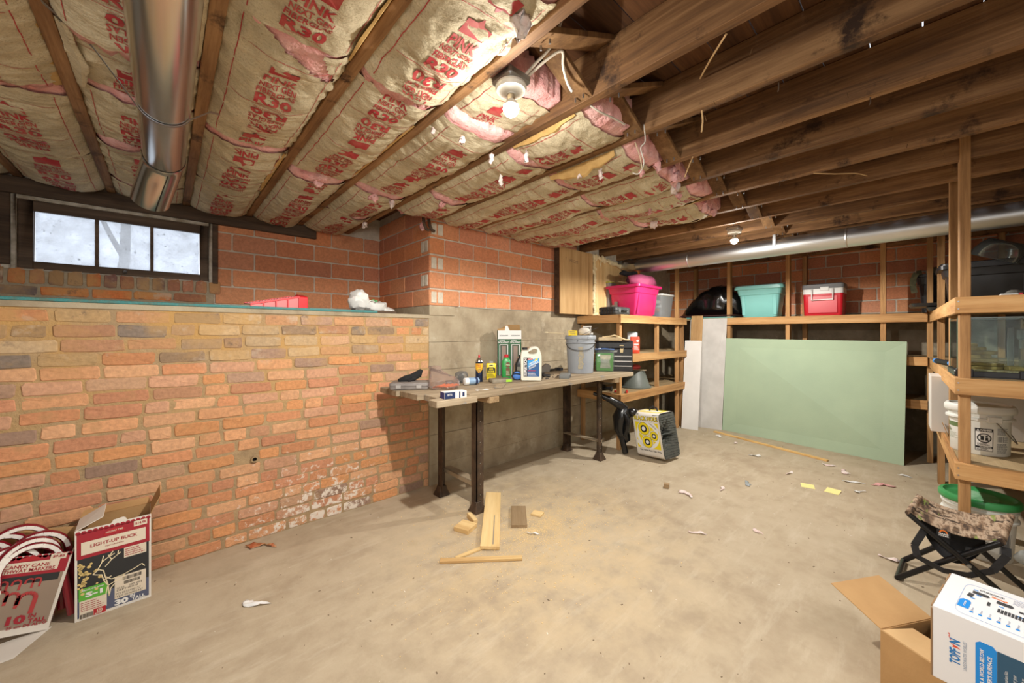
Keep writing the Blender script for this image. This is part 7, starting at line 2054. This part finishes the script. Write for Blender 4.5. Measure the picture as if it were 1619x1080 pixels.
# printing runs upwards on the end, read from the right: rotate quarter turn
q = Print(FR_(.0006)); q.poly([(.086, 0), (.125, 0), (.125, .162), (.118, .172), (.094, .172), (.086, .164)]); q.obj('blue_panel', AZ, tx)
q = Print(FR_(.0006)); q.rect(.1255, 0, .50, .165); q.obj('navy_panel', mat('ink_petrol', (44, 84, 112), .5), tx)
q = Print(FR_(.0014)); q.text('DISCOVER A WORLD BELOW', .098, .080, .0085, .145, .03, PI / 2).text("THE WATER'S SURFACE", .112, .074, .0085, .13, .03, PI / 2); q.text('Underwater Worlds aquarium kits', .142, .070, .009, .10, 0, PI / 2).text('provide all you need to get your', .156, .070, .009, .10, 0, PI / 2).text('underwater environment, all with an', .170, .070, .009, .10, 0, PI / 2).text('easy set up and maintenance', .184, .070, .009, .10, 0, PI / 2); q.obj('lettering', WHITE, tx)
q = Print(FR_(.0008)); q.text('TOPF', .046, .094, .022, .046, .03, PI / 2).text('N', .046, .138, .022, .014, .03, PI / 2); q.obj('lettering', mat('ink_logo_blue', (32, 118, 186), .5), tx)
q = Print(FR_(.0008)); q.poly([(.058, .121), (.052, .126), (.036, .130), (.043, .125), (.041, .120), (.050, .122)]); q.line([(.038, .138), (.034, .148), (.036, .154)], .0014).disc(.034, .156, .0018); q.obj('fish_logo', mat('ink_fish_red', (226, 74, 44), .5), tx)
q = Print(FR_(.0008)); q.text('UNDERWATER WORLDS', .066, .108, .007, .085, 0, PI / 2); q.obj('lettering', mat('ink_steel', (150, 164, 184), .5), tx)
def TP(e):
    g = plane((0, 0, THt), (1, 0, 0), (0, 1, 0), e)
    return lambda u, v, l=0.: g(.04 + (u - .105) * .62, .02 + (v - .03) * 1.12, l)
q = Print(TP(.0008)); out_ = [(x + .24, y + .135) for x, y in rrect(.27, .205, .03, 5)]; q.line(out_ + [out_[0]], .0014); q.obj('outline', mat('ink_pale_blue', (150, 180, 220), .5), tx)
q = Print(TP(.0008)); q.poly([(.108, .07), (.145, .07), (.145, .115), (.138, .125), (.118, .125), (.108, .115)]); q.obj('blue_panel', AZ, tx)
q = Print(TP(.0008))
for k in range(6): q.rect(.150 + .0275 * k, .058, .162 + .0275 * k, .066)
for p_ in ((.135, .145), (.15, .175), (.225, .155), (.285, .135), (.315, .17), (.135, .205)): q.rect(p_[0], p_[1], p_[0] + .016, p_[1] + .005)
q.obj('captions', AZ, tx)
q = Print(TP(.0016)); q.text('ACCESSORIES', .128, .096, .006, .034, .03, PI / 2); q.obj('lettering', WHITE, tx)
q = Print(TP(.0008))
q.poly([(.135, .182), (.185, .182), (.192, .190), (.185, .2), (.135, .2)]); q.poly([(.215, .17), (.262, .17), (.269, .179), (.262, .189), (.215, .189)])
q.poly([(.122, .152), (.140, .150), (.144, .176), (.126, .178)]); q.rect(.285, .162, .315, .172)
for k in range(13): q.rect(.225 + .0105 * k, .118, .233 + .0105 * k, .142)
q.poly([(.19, .135), (.2, .135), (.2, .16), (.19, .16)]); q.bars(.155, .212, .235, .222, 20, seed=9)
q.obj('product_picture', mat('ink_product', (64, 66, 70), .5), tx)
q = Print(TP(.0008)); q.poly([(.195, .197), (.245, .194), (.247, .203), (.197, .206)]); q.obj('orange_panel', ORANGE, tx)
q = Print(TP(.0016)); q.text('5 GALLON', .221, .200, .006, .04, .03, -.06); q.obj('lettering', WHITE, tx)
q = Print(TP(.0008)); q.lines(.262, .20, .345, .232, 5, seed=7, fill=.25)
for k in range(6): q.text(['Filter', 'Heater', 'LED Light', 'Lid', 'Food', 'Net'][k], .156 + .0275 * k, .08, .007, .022, 0, PI / 2)
q.obj('fine_print', mat('ink_fine', (116, 130, 160), .6), tx)
# fallen bulb cable, loose wires and laths hanging from the joists ---------------
WIRE = mat('white_cable', (226, 220, 206), .5)
def cable(name, label, pts, r_, m, cat='cable', n=8, smooth=6):
    P_ = [Vector(p) for p in pts]; out = []
    for i in range(len(P_) - 1):
        p0, p1, p2, p3 = P_[max(i - 1, 0)], P_[i], P_[i + 1], P_[min(i + 2, len(P_) - 1)]
        for k in range(smooth):
            t = k / smooth
            out.append(.5 * ((2 * p1) + (p2 - p0) * t + (2 * p0 - 5 * p1 + 4 * p2 - p3) * t * t + (3 * p1 - p0 - 3 * p2 + p3) * t ** 3))
    out.append(P_[-1]); o0 = P_[0]
    b = B(); b.tube([p - o0 for p in out], r_, n); o = b.obj(name, m); o.location = o0
    return tag(o, label, cat)
cable('electric_cable', 'white electric cable looping from the near bulb junction box to the right', [(1.0, 1.06, 2.225), (1.03, 1.02, 2.27), (1.055, .95, 2.305), (1.085, .91, 2.325), (1.122, .935, 2.30), (1.165, .95, 2.265), (1.19, .945, 2.235)], .0055, WIRE)
cable('electric_cable', 'second white cable running from the near junction box up to the deck', [(.99, 1.04, 2.23), (1.02, .99, 2.285), (1.05, .93, 2.34), (1.06, .88, 2.43)], .0055, WIRE)
cable('electric_cable', 'short loose white cable end dangling at the top of the picture', [(.74, .80, 2.40), (.755, .828, 2.275), (.79, .855, 2.235), (.84, .885, 2.225)], .006, WIRE)
cable('hanging_wire', 'bent pale wire hanging from a joist right of the near bulb', [(1.684, .906, 2.273), (1.689, .902, 2.195), (1.673, .916, 2.16), (1.684, .906, 2.09), (1.668, .923, 2.04), (1.645, .943, 2.043)], .003, mat('pale_wire', (206, 200, 188), .5), 'wire')
cable('hanging_wire', 'tan wire hanging just left of the bent pale wire', [(1.655, .935, 2.19), (1.672, .918, 2.115), (1.676, .912, 2.06)], .0028, mat('tan_wire', (190, 172, 140), .6), 'wire')
cable('hanging_wire', 'grey cable crossing the batt end between two joists', [(1.33, .96, 2.245), (1.37, .94, 2.225), (1.44, .925, 2.222), (1.52, .91, 2.215)], .004, mat('grey_wire', (190, 182, 166), .6), 'wire')
LS = mat('split_lath', (206, 172, 124), .8)
cable('lath_stick', 'thin split lath bridging two bare joists near the top of the picture', [(1.334, .433, 2.243), (1.50, .54, 2.30), (1.668, .642, 2.356)], .0035, LS, 'stick', 5, 2)
cable('lath_stick', 'short lath splinter dangling below the second bare joist', [(1.705, .649, 2.238), (1.706, .646, 2.19), (1.703, .65, 2.144)], .0035, LS, 'stick', 5, 2)
cable('lath_stick', 'short lath splinter hanging beside the pink fibre tuft', [(2.11, .85, 2.235), (2.10, .87, 2.18), (2.10, .89, 2.132)], .0035, LS, 'stick', 5, 2)
cable('lath_stick', 'long curved splinter hanging under a bare joist at the right', [(2.86, .45, 2.235), (2.94, .36, 2.225), (3.05, .28, 2.235), (3.17, .24, 2.242)], .0035, LS, 'stick', 5, 3)
cable('electric_cable', 'short white cable rising from the far bulb fitting to a joist', [(3.90, 1.20, 2.27), (3.91, 1.21, 2.33), (3.90, 1.22, 2.43)], .006, WIRE)
for k, (x, y) in enumerate(((1.74, .38), (2.12, .15), (2.87, .62))):
    cable('bent_nail', ['bent nail poking from the second bare joist', 'bent nail poking from the third bare joist', 'bent nail poking from the fifth bare joist'][k], [(x, y, 2.242), (x, y, 2.22), (x + .006, y + .004, 2.212)], .0022, DARKW, 'nail', 6, 2)
b = B(); r = random.Random(5)
for k in range(24):
    p = Vector((r.uniform(1.4, 3.2), r.uniform(-.1, .9), 2.238)); L = r.uniform(.008, .025)
    b.tube([p, p + Vector((r.uniform(-.01, .01), r.uniform(-.01, .01), -L))], .0012, 4)
o = b.obj('wood_fuzz', LATH); o['kind'] = 'stuff'; tag(o, 'fine wood splinters fringing the bare joist undersides', 'splinters')
